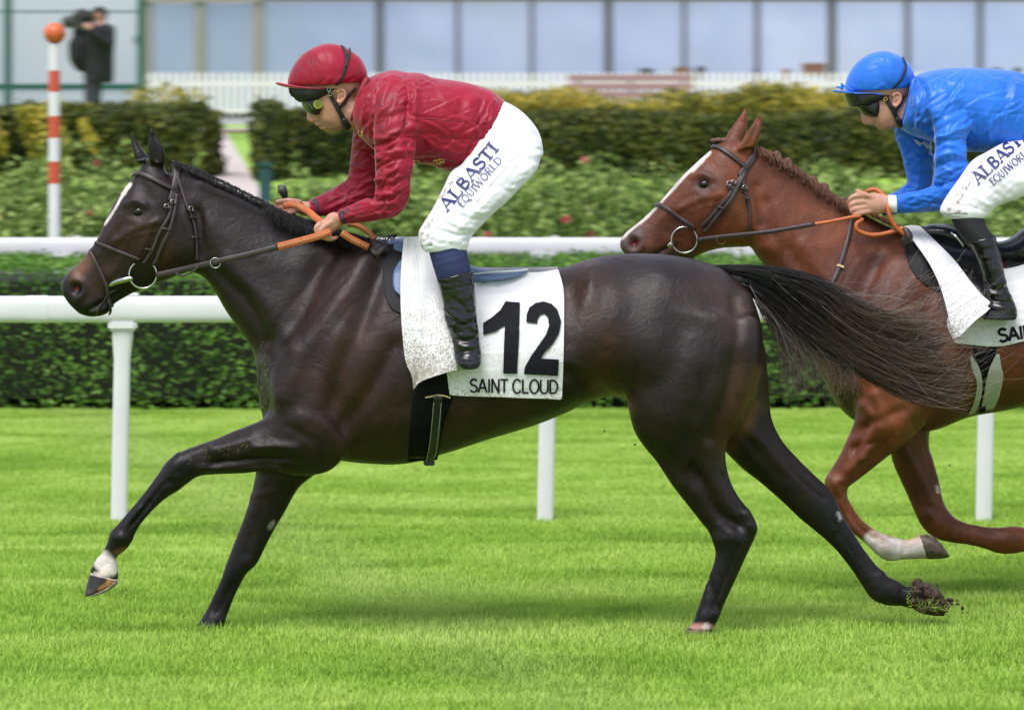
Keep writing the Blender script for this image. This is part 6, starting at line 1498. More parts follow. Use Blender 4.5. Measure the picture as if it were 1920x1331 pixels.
h.paint([([(1600, 520), (1640, 640), (1600, 740)], 60, dch, .75), ([(1700, 560), (1760, 700)], 70, dch, .6), ([(1560, 420), (1480, 480)], 40, lch, .35), ([(1640, 720), (1700, 790)], 36, lch, .45), ([(1390, 270), (1440, 300)], 26, lch, .4), ([(1400, 380), (1400, 450)], 30, lch, .35),
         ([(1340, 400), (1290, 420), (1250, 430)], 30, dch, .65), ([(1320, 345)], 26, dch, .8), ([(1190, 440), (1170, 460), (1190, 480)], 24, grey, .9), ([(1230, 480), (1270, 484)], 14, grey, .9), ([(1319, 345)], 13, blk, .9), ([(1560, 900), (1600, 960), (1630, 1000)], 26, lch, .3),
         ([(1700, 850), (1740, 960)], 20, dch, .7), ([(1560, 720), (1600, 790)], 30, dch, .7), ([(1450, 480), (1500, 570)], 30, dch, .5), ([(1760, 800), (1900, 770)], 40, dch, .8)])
h.paint([([(1330, 286), (1310, 305), (1290, 322), (1268, 346), (1240, 376), (1210, 408), (1182, 430), (1166, 446)], 5, white, 1, 3), ([(1314, 300), (1298, 316)], 8, white, 1, 3)])
h.paint([([(1222, 482), (1236, 472), (1252, 464), (1266, 458)], 3, (.006, .005, .005, 1), 1, 2), ([(1319, 345)], 12, (.004, .003, .003, 1), .9, 2)], 1)
h.paint([([(1189, 456)], 9, (.012, .006, .006, 1), 1, 2)], 1)
h.paint([([(1189, 456)], 5, (.24, .012, .03, 1), 1, 2)], 1)
h.paint([([(1640, 1016), (1665, 1028), (1700, 1028), (1730, 1026)], 26, white, 1, 4), ([(1700, 1012), (1722, 1006)], 9, (.42, .28, .15, 1), .7), ([(1640, 1000), (1655, 1010)], 7, (.30, .16, .08, 1), .6), ([(1690, 1046), (1735, 1044)], 5, (.38, .30, .2, 1), .7), ([(1660, 1030)], 8, (.55, .47, .36, 1), .8)], dhi=D2)
h.paint([([(1757, 912), (1759, 922)], 4.5, white, .8, 2)])
H2 = empty('horse', P(1900, 1160, D2) * np.array([1, 1, 0]), 'chestnut racehorse following behind, broad white blaze on its face', 'horse')
bm2 = h.done('horse_body.chestnut'); B2 = BVHTree.FromPolygons([tuple(v) for v in h.co], [tuple(p.vertices) for p in bm2.polygons])
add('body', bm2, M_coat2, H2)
eye(B2, 1320, 345, .023, H2, D2, D2)
hoof([(1737, 1048, 1722, 1003, .037), (1748, 1048, 1740, 1002, .040), (1766, 1047, 1758, 1012, .040), (1781, 1044, 1775, 1032, .034)], n_, M_hoof2, H2)
hoof([(1742, 1000, 1748, 1004, .03), (1758, 1009, 1762, 1014, .040), (1776, 1030, 1779, 1035, .036), (1782, 1042, 1784, 1045, .02)], n_, M_shoe, H2)
hoof([(1962, 1040, 1958, 994, .037), (1985, 1044, 1980, 990, .042), (2005, 1046, 2004, 1010, .04)], f_, M_hoof, H2)
hoof([(2198, 1112, 2252, 1118, .037), (2188, 1136, 2240, 1140, .043)], n_, M_hoof, H2)
hoof([(2572, 1096, 2606, 1060, .037), (2600, 1110, 2634, 1076, .042)], f_, M_hoof, H2)
L = hair_fan([[(2390, 490), (2470, 500), (2550, 560), (2640, 620)], [(2392, 495), (2460, 530), (2540, 600), (2620, 680)], [(2395, 500), (2450, 560), (2520, 640), (2590, 720)]], 1200, 12, D2, .03, .001, .0005, 14, 1., 31)
me = strands(L, .0014, .0007, 'tail2'); hair_col(me, 14, 1200, (.10, .04, .02), (.2, .09, .05), 31, 0, 1.); add('tail', me, M_tail, H2, kind='stuff')
# mane in plaited knobs
M_plait = simple('plaited_mane', (.13, .055, .032), .55, var=.6, vscale=220, bump=.9, bscale=260)
crest2 = [(1420, 277, 0), (1445, 288, 0), (1468, 303, 0), (1495, 318, 0), (1525, 342, 0), (1550, 358, 0), (1575, 376, 0), (1590, 384, 0)]
C2 = cat(np.array(crest2, float), 6)
for i, t in enumerate(np.linspace(4, len(C2) - 3, 8).astype(int)):
    x, y, _ = C2[t]; c = Clay(); big = i in (1, 2, 4, 5, 7)
    yy = y - (5 if big else -3); r_ = .017 if big else .012
    c.ball(x, yy, D2 - .014, r_, .015, r_ * .85); c.ball(x + 4, yy + 6, D2 - .02, .013, .012, .013); c.ball(x - 3, yy + 4, D2 - .012, .012, .013, .010)
    c.ball(x + 7, y + 11, D2 - .03, .010, .009, .015); c.ball(x + 8, y + 20, D2 - .045, .007, .007, .014)
    c.remesh(.0035, 1); c.co += c.nr * (rng.normal(0, .0010, c.N))[:, None]
    add('mane_plait', c.done('plait'), M_plait, H2)
mane(crest2, 900, 16, D2 - .01, 33, (.11, .045, .026), (.2, .09, .05), H2, (.4, .9), .03)
mane([(1590, 384, 0), (1620, 398, 0), (1660, 418, 0), (1700, 436, 0)], 900, 34, D2, 34, (.10, .035, .016), (.24, .09, .04), H2, (.5, .2), .03)
c = Clay()
for x, y, r_ in [(1338, 264, .012), (1347, 263, .013), (1358, 264, .014), (1370, 266, .015), (1382, 270, .016)]: c.ball(x, y, D2, r_ * 1.1, r_ * 1.2, r_ * .8)
c.remesh(.004, 1); add('forelock', c.done('forelock2'), M_plait, H2)

BR = empty('bridle', P(1370, 440, D2), 'dark brown leather bridle with plain bit ring on the chestnut horse', 'bridle')
K = dict(B=B2, D=D2, parent=BR)
br('headpiece', [(1420, 279), (1412, 296), (1400, 312), (1388, 332)], 13, **K)
br('browband', [(1333, 279), (1346, 277), (1364, 288), (1384, 303), (1400, 318)], 8, off=.006, **K)
br('cheekpiece', [(1390, 330), (1376, 352), (1358, 378), (1336, 402), (1316, 424)], 7, off=.006, **K)
br('cheekpiece', [(1396, 326), (1382, 352), (1366, 380), (1346, 404), (1330, 424), (1318, 434)], 7, off=.008, **K)
br('throat_lash', [(1394, 325), (1394, 350), (1400, 372), (1405, 395), (1405, 425), (1403, 440)], 6, off=.005, **K)
br('noseband', [(1228, 386), (1240, 386), (1258, 396), (1280, 412), (1302, 426)], 7, off=.005, **K)
br('noseband', [(1300, 484), (1296, 474), (1306, 462), (1312, 450)], 5, off=.004, **K)
for x, y, w in [(1372, 345, 8), (1366, 352, 7), (1395, 355, 7), (1399, 372, 7), (1352, 388, 7)]:
    br('keeper', [(x - w, y - 2), (x, y), (x + w * .8, y + 3)], 4, off=.012, mirror=False, smooth=0, **K)
for x, y in [(1374, 343), (1366, 345), (1395, 352)]:
    p, n = hit(B2, x, y, .012, D2); add('buckle', torus(p, .0085, .0016, n, 12, 6), M_steel, BR)
p, n = hit(B2, 1283, 450, .012, D2); rd2 = p[1]
add('bit_ring', torus(P(1283, 450, rd2), .049, .0034, (0, -1, 0), 40, 8), M_steel, BR)
add('bit_ring', torus(P(1283, 450, 2 * D2 - rd2), .049, .0034, (0, -1, 0), 40, 8), M_steel, BR)
add('bit_mouthpiece', tube_mesh([(1268, 455, rd2 + .03, .008), (1258, 459, rd2 - .004, .0115), (1256, 460, rd2 - .008, .0115)], 12), M_steel, BR)
RE2 = empty('reins', P(1500, 430, D2), 'orange rubber grip reins looped in the hands of the jockey in blue', 'reins')
K = dict(B=B2, D=D2, parent=RE2, mirror=False, th=.005)
br('rein_strap', [(1308, 450, rd2 - .004), (1352, 444, rd2 - .04), (1440, 435, 15.73), (1528, 420, 15.72)], 8, **K)
br('rein_strap', [(1308, 446, 2 * D2 - rd2), (1440, 415, 16.05), (1590, 395, 16.0)], 8, **K)
add('rein_ring', torus(P(1352, 450, rd2 - .045), .017, .002, (0, -1, 0), 24, 6), simple('dark_brass', (.14, .10, .05), .4, metal=.8), RE2)
M_orange2 = simple('orange_tube_grip', (.50, .125, .03), .42, var=.15, bump=.2, bscale=300)
def tgrip(pts, r=.0085): add('rein_grip', tube_mesh([(x, y, d, r) for x, y, d in pts], 10, 5), M_orange2, RE2)
tgrip([(1528, 420, 15.72), (1560, 415, 15.72), (1598, 407, 15.73), (1612, 406, 15.735)], .0065)
tgrip([(1616, 412, 15.74), (1606, 420, 15.735), (1608, 432, 15.735), (1628, 440, 15.74), (1650, 440, 15.745), (1675, 434, 15.75), (1692, 428, 15.75)], .0085)
tgrip([(1620, 368, 15.82), (1628, 358, 15.81), (1642, 356, 15.80), (1656, 366, 15.77), (1664, 384, 15.74), (1668, 404, 15.73), (1678, 424, 15.735), (1698, 442, 15.745)], .0088)
c = Clay(); c.tube([(1698, 432, 15.745, .014), (1704, 444, 15.74, .017), (1702, 456, 15.745, .013)]); c.tube([(1694, 448, 15.75, .012), (1696, 462, 15.755, .010)]); c.remesh(.005, 1)
add('rein_knot', c.done('knot2'), M_black_lea, RE2)
MG = empty('martingale', P(1575, 480, D2), 'thin brown neck strap running down the shoulder of the chestnut horse', 'neck strap')
add('strap', strap(B2, [(1597, 408), (1592, 440), (1584, 470), (1574, 500), (1562, 528), (1548, 552), (1536, 580)], 8, .004, .003, D2), M_black_lea, MG)
add('keeper', strap(B2, [(1568, 499), (1575, 500), (1582, 503)], 4, .010, .002, D2), M_stitch, MG)
add('strap', mirrored(strap(B2, [(1597, 408), (1592, 440), (1584, 470), (1574, 500), (1562, 528), (1548, 552)], 8, .004, .003, D2), D2), M_black_lea, MG)

# tack
GI2 = empty('girth', P(1850, 780, D2), 'black girth with pale woven padding round the chestnut horse', 'girth')
me = drape(B2, [[(1820, 600), (1872, 600)], [(1822, 640), (1869, 640)], [(1828, 680), (1866, 670)], [(1840, 720), (1852, 718)], [(1836, 775), (1848, 772)]], .006, D2, 8, 20)
add('girth_band', me, M_elastic, GI2); add('girth_band', mirrored(me, D2), M_elastic, GI2)
M_mesh = Mat('pale_woven_pad')
v = M_mesh.coord((1, 1, 1)); ck = M_mesh.node('ShaderNodeTexChecker', Scale=330.); M_mesh.link(v, ck.inputs['Vector']); ck.inputs['Color1'].default_value = (.55, .56, .50, 1); ck.inputs['Color2'].default_value = (.22, .23, .19, 1)
M_mesh.link(ck.outputs['Color'], M_mesh.b.inputs['Base Color']); M_mesh.set(Roughness=.85); M_mesh = M_mesh.m
add('girth_pad', drape(B2, [[(1868, 664), (1874, 664)], [(1856, 690), (1878, 690)], [(1850, 712), (1881, 708)], [(1844, 745), (1873, 745)], [(1838, 770), (1862, 768)]], .010, D2, 10, 16, thick=.006), M_mesh, GI2)
add('girth_pad', drape(B2, [[(1819, 668), (1823, 668)], [(1822, 690), (1836, 690)], [(1832, 720), (1842, 720)], [(1826, 755), (1838, 752)], [(1815, 778), (1828, 775)]], .010, D2, 8, 16, thick=.006), M_mesh, GI2)
SD2 = empty('saddle', P(1850, 450, D2), 'black race saddle under the jockey in blue', 'saddle')
me = drape(B2, [[(1703, 440), (1760, 440)], [(1698, 470), (1780, 480)], [(1706, 500), (1800, 520)], [(1724, 525), (1820, 560)], [(1748, 540), (1840, 600)]], .008, D2, 14, 16, thick=.006)
add('pad', me, M_pad, SD2); add('pad', mirrored(me, D2), M_pad, SD2)
me = drape(B2, [[(1725, 424), (1790, 428)], [(1745, 450), (1830, 470)], [(1775, 490), (1850, 510)], [(1800, 530), (1850, 560)], [(1815, 560), (1850, 600)]], .055, D2, 14, 16, thick=.006)
add('flap', me, M_blackleather, SD2); add('flap', mirrored(me, D2), M_blackleather, SD2)
c = Clay()
c.loft([(1722, 428, 1730, 450, .06), (1752, 420, 1758, 455, .08), (1790, 424, 1790, 470, .10), (1850, 450, 1850, 500, .12), (1888, 450, 1888, 505, .14), (1925, 425, 1935, 488, .16), (1975, 405, 1985, 470, .15), (2010, 400, 2015, 440, .11)], D2, e=.85); c.remesh(.006, 2)
add('seat', c.done('seat2'), M_blackleather, SD2)
me = drape(B2, [[(1880, 470), (1930, 452)], [(1884, 485), (1950, 470)], [(1887, 503), (1925, 492)]], .06, D2, 10, 8, thick=.006)
add('skirt', me, M_blackleather, SD2)
add('girth_tape', strap(B2, [(1783, 436, 15.62), (1793, 444, 15.6), (1807, 462, 15.6)], 3, 0, .002, D2), M_steel, SD2)
CL2 = empty('number_cloth', P(1900, 560, D2), 'white saddle cloth with its front corner folded back on the chestnut horse', 'saddle cloth')
back2 = drape(B2, [[(1800, 500), (1850, 500), (1890, 503), (1950, 486), (2010, 470)], [(1790, 560), (1850, 560), (1895, 560), (1955, 545), (2020, 530)], [(1775, 605), (1850, 605), (1905, 600), (1965, 590), (2030, 575)], [(1790, 644), (1868, 650), (1920, 640), (1970, 630), (2035, 616)]],
              .009, D2, 40, 34, ripple=.003, relax=25)
finer(add('cloth', back2, M_cloth, CL2)); BC2 = bv_of(back2)
add('cloth', mirrored(back2, D2), M_cloth, CL2)
fl = drape(B2, [[(1690, 426), (1708, 422), (1725, 424)], [(1708, 446), (1730, 450), (1752, 450)], [(1740, 490), (1765, 492), (1790, 488)], [(1760, 530), (1790, 532), (1818, 525)], [(1770, 560), (1805, 568), (1840, 552)], [(1780, 600), (1815, 606), (1859, 574)], [(1790, 641), (1802, 628), (1822, 606)]], .070, D2, 26, 30, ripple=.006, relax=14, soft=40,
           gap=lambda u, v: .05 * v)
finer(add('front_flap', fl, M_flap, CL2))
add('lettering', lettering(BC2, 'SAINT', (1873, 642), (1958, 630), 25, 5.2, D2, .002, GS), M_num, CL2)
# ------------------------------------------------------------------ the jockey in blue
J2 = empty('person', P(1850, 450, D2), 'jockey in bright blue silks crouched over the chestnut horse behind', 'jockey')
Z = D2
b = Clay()
b.ball(1652, 165, Z, .115, .080, .090, .1)
b.loft([(1607, 190, 1704, 178, .062), (1615, 202, 1704, 192, .065), (1622, 211, 1701, 204, .065), (1628, 219, 1698, 214, .062), (1633, 226, 1695, 222, .057), (1638, 233, 1691, 229, .051), (1643, 239, 1684, 236, .044), (1651, 245, 1674, 242, .030)], Z, n=20)
b.loft([(1613, 210, 1636, 206, .011), (1614, 217, 1638, 214, .013), (1616, 225, 1640, 221, .016), (1617, 231, 1640, 227, .018), (1624, 235, 1640, 231, .019), (1632, 235, 1640, 234, .012)], Z, n=12)
b.loft([(1637, 235, 1650, 233, .020), (1638, 237, 1650, 236, .020)], Z, n=12); b.loft([(1644, 240, 1654, 238, .018), (1646, 242.5, 1655, 241, .018)], Z, n=12)
b.tube([(1688, 212, Z, .058), (1706, 216, Z, .058), (1730, 212, Z, .063)], 16)
b.loft([(1728, 150, 1705, 236, .10), (1800, 142, 1778, 270, .16), (1910, 155, 1860, 280, .15), (1990, 190, 1930, 290, .13), (2035, 225, 1955, 310, .14), (2060, 270, 1985, 330, .12)], Z, n=24)
for s_ in (1, -1):
    b.loft([(2055, 250, 1950, 250, .085, Z - s_ * .10), (2045, 300, 1935, 275, .085, Z - s_ * .15), (2010, 330, 1885, 300, .078, Z - s_ * .20), (1955, 355, 1845, 325, .072, Z - s_ * .235), (1900, 375, 1805, 350, .066, Z - s_ * .25),
            (1862, 392, 1780, 380, .058, Z - s_ * .265), (1845, 410, 1785, 412, .052, Z - s_ * .28), (1850, 440, 1800, 450, .046, Z - s_ * .295), (1862, 480, 1826, 490, .042, Z - s_ * .31), (1884, 540, 1848, 545, .038, Z - s_ * .33), (1896, 580, 1860, 582, .036, Z - s_ * .34)], n=18)
b.tube([(1770, 200, Z - .14, .060), (1782, 260, Z - .17, .050), (1784, 310, Z - .18, .046), (1782, 350, Z - .18, .044), (1755, 370, Z - .17, .040), (1715, 378, Z - .155, .033), (1680, 383, Z - .145, .027), (1662, 385, Z - .14, .024)], 14)
b.loft([(1676, 369, 1676, 398, .020, Z - .14), (1656, 364, 1660, 400, .026, Z - .14), (1636, 362, 1640, 403, .028, Z - .14), (1620, 366, 1626, 400, .025, Z - .14)], n=14)
zz = Z - .155
for k_, (ax, ay, bx, by, cx_, cy_, dx_, dy_) in enumerate([(1628, 368, 1602, 368, 1588, 377, 1586, 386), (1628, 378, 1604, 380, 1594, 386, 1592, 392), (1628, 388, 1606, 391, 1596, 396, 1598, 402), (1632, 396, 1614, 400, 1602, 403, 1604, 407)]):
    finger(b, [(ax, ay, zz, .0100), (bx, by, zz - .006, .0095), (cx_, cy_, zz - .002, .0088), (dx_, dy_, zz + .012, .0078)])
finger(b, [(1640, 372, zz, .011), (1624, 366, zz - .005, .0105), (1614, 362, zz - .004, .0095), (1606, 357, zz, .008)])
b.tube([(1745, 215, Z + .13, .058), (1725, 280, Z + .15, .048), (1728, 330, Z + .15, .044), (1715, 356, Z + .14, .040), (1680, 375, Z + .10, .032), (1650, 388, Z + .06, .026)], 14)
b.loft([(1655, 376, 1660, 400, .022, Z + .05), (1636, 378, 1640, 404, .025, Z + .03), (1620, 384, 1624, 404, .022, Z + .02)], n=14)
for k_ in range(4): finger(b, [(1626, 384 + 5 * k_, Z + .01, .0095), (1610, 388 + 4 * k_, Z, .009), (1606, 396 + 3 * k_, Z + .01, .008)])
b.remesh(.005, 3)
b.sculpt([([(1628, 207), (1644, 209)], 6, -5), ([(1629, 234), (1640, 234)], 2.5, -4), ([(1637, 238.3), (1652, 237.5)], 1.8, -4), ([(1634, 216), (1641, 230)], 3, -3), ([(1654, 228)], 9, 3), ([(1676, 240), (1690, 228), (1696, 214)], 6, 3), ([(1644, 249), (1654, 247)], 5, 2)], 2)
under_clothes(b, [(1655, 195, 66), (1636, 384, 44)])
b.base((.56, .30, .215, 1))
b.paint([([(1637, 241), (1648, 242)], 3, (.42, .12, .10, 1), .8), ([(1621, 230)], 6, (.58, .2, .16, 1), .6), ([(1660, 228)], 10, (.58, .24, .18, 1), .5), ([(1652, 247), (1674, 243)], 8, (.38, .20, .15, 1), .5), ([(1590, 380), (1600, 400)], 8, (.60, .26, .19, 1), .5), ([(1688, 196), (1700, 205)], 5, (.12, .07, .04, 1), .6)])
add('body', b.done('person_body2'), M_skin, J2); BJ2 = b.bvh()
ear(J2, 1678, 188, Z - .075, Z)
j = Clay()
j.loft([(2010, 196, 1985, 262, .125), (2004, 188, 1940, 300, .150), (1985, 172, 1915, 290, .160), (1950, 150, 1880, 290, .165), (1912, 136, 1850, 286, .176), (1870, 130, 1826, 286, .186), (1830, 128, 1812, 284, .192), (1795, 128, 1795, 276, .196), (1765, 130, 1755, 268, .198),
        (1742, 134, 1722, 258, .185), (1722, 140, 1698, 248, .155), (1714, 146, 1688, 240, .12), (1708, 156, 1690, 230, .09)], Z, n=32, k=.05)
j.loft([(1735, 165, 1815, 190, .050, Z - .13), (1740, 205, 1822, 232, .066, Z - .16), (1752, 250, 1812, 262, .064, Z - .18), (1752, 290, 1812, 292, .060, Z - .19), (1752, 320, 1818, 322, .056, Z - .19), (1748, 345, 1816, 352, .053, Z - .185), (1740, 352, 1796, 386, .050, Z - .18),
        (1720, 358, 1755, 396, .045, Z - .17), (1700, 362, 1720, 399, .038, Z - .155), (1684, 366, 1694, 400, .033, Z - .145), (1674, 368, 1682, 400, .030, Z - .14)], n=22, e=.9)
j.loft([(1680, 195, 1750, 215, .055, Z + .12), (1676, 245, 1745, 255, .058, Z + .14), (1690, 290, 1750, 300, .056, Z + .15), (1698, 325, 1750, 330, .053, Z + .15), (1700, 342, 1740, 370, .050, Z + .14), (1684, 356, 1706, 392, .044, Z + .11), (1662, 368, 1680, 402, .036, Z + .07), (1645, 380, 1655, 406, .030, Z + .05)], n=20)
j.remesh(.0056, 2)
j.blend([(1775, 190, 40, 8), (1715, 230, 30, 6)])
j.sculpt([([(1752, 262), (1780, 250), (1810, 240)], 5, 7), ([(1752, 276), (1780, 264), (1812, 258)], 4, -7), ([(1752, 300), (1780, 288), (1812, 284)], 5, 7), ([(1754, 316), (1782, 302), (1814, 300)], 4, -6), ([(1752, 336), (1784, 318), (1816, 312)], 5, 6),
          ([(1756, 350), (1784, 340), (1814, 326)], 4, -7), ([(1748, 360), (1776, 356), (1806, 346)], 5, 5), ([(1700, 372), (1730, 366), (1770, 372)], 4, 4), ([(1700, 388), (1735, 382), (1770, 380)], 4, -4), ([(1745, 235), (1775, 215), (1805, 205)], 6, -7), ([(1745, 215), (1775, 195), (1800, 185)], 6, 6),
          ([(1722, 150), (1736, 180), (1732, 215)], 5, -6), ([(1735, 145), (1748, 175), (1744, 205)], 6, 6), ([(1712, 175), (1722, 205), (1720, 235)], 4, 6), ([(1700, 190), (1710, 220), (1712, 245)], 4, -5), ([(1800, 205), (1860, 212), (1920, 215)], 2, -2.5), ([(1890, 150), (1885, 190), (1880, 230)], 6, -5),
          ([(1905, 160), (1900, 200)], 6, 5), ([(1830, 220), (1826, 265)], 8, -5), ([(1850, 215), (1856, 262)], 7, 5), ([(1875, 235), (1868, 275)], 6, -5), ([(1800, 150), (1830, 158), (1870, 155)], 10, 4), ([(1760, 150), (1790, 165)], 6, -4), ([(1676, 250), (1700, 262), (1730, 262)], 5, -5),
          ([(1692, 290), (1715, 300), (1745, 296)], 4, 5), ([(1700, 320), (1720, 330), (1745, 325)], 4, -5), ([(1690, 350), (1715, 356)], 4, 4)], 2)
j.creases([(1750, 235, 1812, 300, 22, 60, 12, 4.0), (1752, 300, 1812, 350, 25, 60, 10, 4.0), (1700, 358, 1790, 392, 15, 60, 10, 3.0), (1740, 150, 1815, 235, 50, 60, 12, 3.2), (1810, 150, 1915, 205, 3, 80, 8, 2.2), (1820, 205, 1900, 275, 75, 60, 14, 3.0), (1695, 150, 1740, 240, 65, 50, 12, 3.4),
           (1680, 245, 1745, 340, 10, 45, 10, 3.0), (1650, 350, 1740, 385, 20, 50, 8, 2.6)], 21)
j.creases([(1740, 150, 1815, 390, 35, 30, 14, 1.0), (1820, 150, 1918, 280, 70, 40, 8, .9)], 22, 2.2)
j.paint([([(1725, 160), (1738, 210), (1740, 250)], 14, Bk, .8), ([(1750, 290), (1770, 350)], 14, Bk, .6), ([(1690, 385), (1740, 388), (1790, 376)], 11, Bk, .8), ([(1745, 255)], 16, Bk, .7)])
add('jacket', j.done('jacket2'), M_bluesilk, J2); BK2 = bv_of(bpy.data.meshes['jacket2'])
add('collar', tube_mesh([(1714, 152, Z - .07, .012), (1708, 180, Z - .085, .011), (1700, 210, Z - .07, .011), (1694, 232, Z - .04, .010), (1693, 238, Z, .010)], 8), M_bluesilk, J2)
c = Clay(); c.loft([(1664, 366, 1665, 398, .0315, Z - .14), (1672, 366, 1673, 399, .0325, Z - .14), (1680, 366, 1682, 400, .0335, Z - .143)], n=18); c.remesh(.004, 0); add('wristband', c.done('wristband'), M_white, J2)
add('printed_mark', join([strap(BK2, l_, w_, .002, .001, Z) for l_, w_ in [([(1714, 263), (1722, 267), (1730, 271)], 2.5), ([(1718, 268), (1727, 274)], 2), ([(1731, 266), (1738, 278)], 3), ([(1736, 267), (1742, 279)], 2), ([(1741, 272), (1744, 279)], 2.5)]]), M_white, J2, kind='stuff')
c = Clay()
c.loft([(1996, 190, 1950, 275, .122), (2010, 200, 1955, 300, .142), (2030, 212, 1950, 318, .158), (2052, 238, 1968, 330, .165), (2064, 265, 1990, 340, .155), (2066, 290, 2010, 340, .12)], Z, n=28)
for s_ in (1, -1):
    c.loft([(2066, 262, 1955, 250, .095, Z - s_ * .09), (2060, 290, 1918, 262, .098, Z - s_ * .12), (2035, 325, 1882, 268, .094, Z - s_ * .16), (1985, 345, 1850, 285, .086, Z - s_ * .20), (1945, 358, 1822, 302, .080, Z - s_ * .235),
            (1905, 374, 1798, 335, .074, Z - s_ * .255), (1872, 386, 1772, 372, .068, Z - s_ * .27), (1858, 398, 1762, 395, .063, Z - s_ * .28), (1850, 406, 1772, 406, .056, Z - s_ * .285), (1843, 411, 1784, 411, .050, Z - s_ * .285)], n=22, e=.9)
c.remesh(.007, 2)
c.sculpt([([(1860, 330), (1900, 360), (1890, 372)], 5, 4), ([(1850, 350), (1880, 372)], 4, -4), ([(1830, 370), (1860, 388)], 4, 5), ([(1820, 388), (1850, 398)], 3, -4), ([(1900, 340), (1940, 340)], 5, 3)], 2)
c.creases([(1780, 360, 1860, 400, 5, 55, 14, 1.4), (1840, 330, 1910, 375, 25, 50, 10, 1.3), (1820, 290, 1900, 350, 50, 60, 8, 1.0)], 24)
add('breeches', c.done('breeches2'), M_breech, J2); BB2 = bv_of(bpy.data.meshes['breeches2'])
add('knee_patch', drape(BB2, [[(1838, 300), (1848, 296)], [(1818, 325), (1832, 320)], [(1795, 360), (1815, 352)], [(1775, 385), (1800, 380)], [(1776, 402), (1815, 402)]], .0015, Z, 8, 20, thick=.0008), M_knee, J2)
add('lettering', lettering(BB2, 'ALBASTI', (1834, 348), (1926, 262), 23, 4.6, Z, .0045), M_navy, J2)
add('lettering', lettering(BB2, 'EQUIWORLD', (1862, 349), (1936, 286), 14.5, 2.0, Z, .0045), M_navy, J2)
for s_ in (1, -1):
    c = Clay(); c.loft([(1843, 402, 1782, 408, .053, Z - s_ * .285), (1850, 425, 1792, 430, .054, Z - s_ * .29), (1862, 442, 1808, 452, .052, Z - s_ * .295), (1868, 456, 1818, 466, .050, Z - s_ * .30)], n=20); c.remesh(.0065, 2)
    add('stocking', c.done('stocking2'), M_sock_black, J2)
    c = Clay(); c.loft([(1866, 440, 1812, 455, .058, Z - s_ * .30), (1872, 462, 1824, 470, .057, Z - s_ * .305), (1878, 485, 1833, 492, .056, Z - s_ * .31), (1884, 515, 1842, 520, .052, Z - s_ * .315), (1890, 540, 1846, 548, .048, Z - s_ * .32), (1899, 560, 1846, 572, .048, Z - s_ * .33),
                        (1907, 580, 1842, 586, .052, Z - s_ * .335), (1907, 592, 1838, 594, .054, Z - s_ * .34)], n=22, e=.9); c.remesh(.006, 1)
    c.sculpt([([(1834, 495), (1856, 488), (1880, 484)], 2, -2), ([(1842, 520), (1862, 534), (1886, 528)], 4, 4), ([(1844, 530), (1866, 545), (1888, 538)], 3, -6), ([(1846, 548), (1868, 552), (1894, 556)], 4, 5), ([(1850, 562), (1872, 566), (1898, 568)], 3, -6), ([(1848, 574), (1876, 578), (1902, 578)], 4, 4)], 2)
    bt = add('boot', c.done('boot2'), M_boot, J2)
    c = Clay(); c.loft([(1908, 590, 1836, 592, .056, Z - s_ * .34), (1904, 600, 1842, 598, .056, Z - s_ * .34)], n=20, e=.8); c.remesh(.005, 1)
    add('sole', c.done('sole2'), M_pad, bt)
c = Clay()
c.loft([(1583, 174, 1708, 166, .094), (1583, 168, 1713, 156, .100), (1585, 156, 1715, 144, .103), (1590, 142, 1711, 131, .101), (1599, 127, 1702, 117, .093), (1612, 113, 1690, 107, .078), (1630, 102, 1672, 99, .052), (1646, 97, 1660, 96, .022)], Z, n=28)
c.remesh(.0055, 2)
c.sculpt([([(1584, 168), (1640, 174), (1680, 170), (1706, 166)], 2.5, -2.5), ([(1655, 97), (1672, 108), (1686, 128)], 1.5, -1.2), ([(1640, 168), (1655, 160)], 3, 3), ([(1690, 162), (1705, 156)], 3, 3), ([(1675, 166), (1690, 156)], 3, -3)], 0)
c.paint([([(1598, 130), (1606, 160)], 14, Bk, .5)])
HL2 = add('helmet', c.done('helmet2'), M_bluesilk, J2); BH2 = bv_of(bpy.data.meshes['helmet2'])
c = Clay(); c.loft([(1560, 170, 1560, 172, .020), (1567, 169, 1567, 174, .050), (1582, 171, 1582, 176, .075), (1602, 173, 1602, 178, .088), (1625, 174, 1625, 179, .094), (1650, 175, 1650, 180, .096)], Z, n=24, e=.8); c.remesh(.004, 1)
add('peak', c.done('peak2'), M_bluesilk, HL2)
c = Clay(); c.tube([(1567, 166, Z - .03, .003), (1572, 163, Z - .045, .004), (1580, 168, Z - .05, .004), (1577, 156, Z - .052, .003), (1583, 162, Z - .055, .004), (1600, 170, Z - .07, .003)], 8); c.remesh(.003, 0)
add('cap_ribbon', c.done('capribbon'), M_bluesilk, HL2)
c = Clay(); c.loft([(1583, 176, 1690, 180, .088), (1588, 188, 1668, 188, .086), (1594, 202, 1640, 196, .078)], Z, n=24); c.remesh(.0045, 1)
add('spare_goggles', c.done('band2'), M_goggle, HL2)
add('goggle_strap', strap(BH2, [(1692, 110), (1697, 125), (1693, 142), (1682, 158), (1668, 172)], 4.5, .003, .002, Z), M_strapb, HL2)
c = Clay(); c.loft([(1606, 199, 1660, 184, .068), (1611, 207, 1658, 196, .072), (1617, 214, 1654, 206, .071), (1628, 219, 1650, 214, .066), (1636, 221, 1645, 219, .058)], Z, n=22); c.remesh(.0045, 2)
add('goggles', c.done('goggles2'), M_goggle, J2)
add('chin_strap', join([strap(BJ2, [(1660, 180), (1666, 194), (1674, 208), (1680, 220), (1686, 231)], 8, .004, .004, Z), strap(BJ2, [(1694, 178), (1688, 192), (1682, 203), (1676, 212)], 5, .006, .003, Z)]), M_strapb, J2)
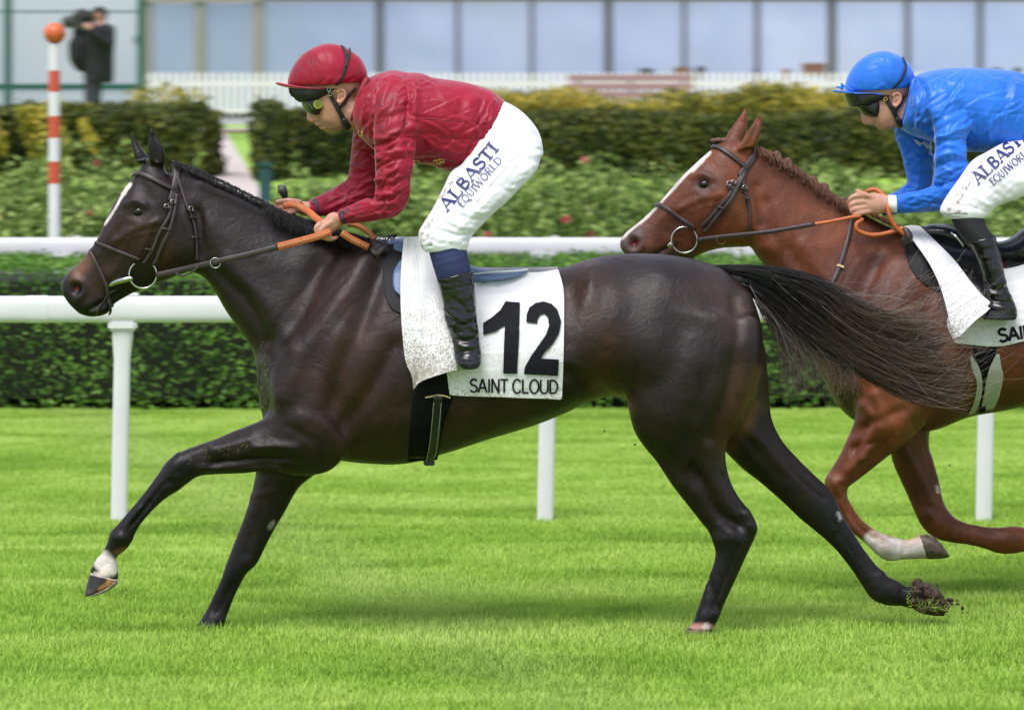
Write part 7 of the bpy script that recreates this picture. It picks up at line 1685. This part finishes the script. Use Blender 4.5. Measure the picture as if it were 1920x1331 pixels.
add('chin_cup', tube_mesh([(1683, 224, Z - .07, .010), (1688, 232, Z - .05, .013), (1688, 235, Z, .013), (1688, 232, Z + .05, .012)], 8), M_strapb, J2)
add('strap_buckle', torus(hit(BJ2, 1659, 184, .012, Z)[0], .0065, .0012, (0, -1, 0), 12, 5), M_yellow, J2)
# ------------------------------------------------------------------ loose bits
M_clod = simple('dark_earth', (.055, .032, .022), .95, var=.6, vscale=60, bump=.8, bscale=90)
TC = empty('turf_clod', P(1755, 1140, 15.12), 'clod of earth and torn grass kicked up by the trailing hind hoof', 'turf clod')
c = Clay(); r = np.random.default_rng(8)
for i in range(64):
    t = r.random() ** 1.5; c.ball(1716 + 90 * t + r.normal() * 6, 1112 + 30 * t + r.normal() * (13 * (1 - t) + 4), 15.085 + r.normal() * .03, *(.004 + .013 * r.random(3) * (1.15 - t)), r.random() * 3, 8)
c.remesh(.0045, 0); c.co += c.nr * r.normal(0, .0016, (c.N, 1)); add('soil', c.done('clod'), M_clod, TC, kind='stuff')
L_ = []
for i in range(150):
    t = r.random(); x, y, d = 1700 + 95 * t, 1128 + 18 * t + r.normal() * 14 * (1 - t), 15.08 + r.normal() * .04; a = r.random() * 6.28; l_ = 6 + 12 * r.random()
    L_.append([P(x + math.cos(a) * l_ * q + r.normal() * .6, y - abs(math.sin(a)) * l_ * q, d) for q in np.linspace(0, 1, 5)])
add('torn_grass', strands(np.array(L_), .0011, .0005, 'torn'), M_grass, TC, kind='stuff')
L_ = []
for i in range(160):
    t = r.random(); x = 488 + abs(r.normal()) * 16; y = 640 + 140 * t
    if r.random() < .35: x = 340 + 170 * r.random(); y = 862 - (x - 340) * .25 + r.normal() * 7
    p_, n_2 = hit(B1, x, y, .002, D1); a = r.random() * 3.14; l_ = .004 + .010 * r.random(); u = np.array([math.cos(a), 0, math.sin(a)])
    L_.append([p_ + u * l_ * q + np.array([0, -.0015, 0]) for q in (-.5, 0, .5)])
add('grass_clippings', strands(np.array(L_), .0007, .0004, 'clip'), simple('dry_clippings', (.16, .17, .05), .8), H1, kind='stuff')
for i, (x, y, lb) in enumerate([(1133, 808, 'small speck of mud in the air under the belly of the dark horse'), (1190, 833, 'larger speck of mud flying in front of the stifle of the dark horse'), (1780, 872, 'speck of mud in the air between the chestnut forelegs and the rail post')]):
    c = Clay(); c.ball(x, y, 14.9, .0045, .003, .003, i, 8); c.ball(x + 1.5, y + 1, 14.9, .003, .003, .002, i, 8); c.remesh(.0015, 0); o = add('mud_speck', c.done('speck'), M_clod); o['label'] = lb; o['category'] = 'mud'
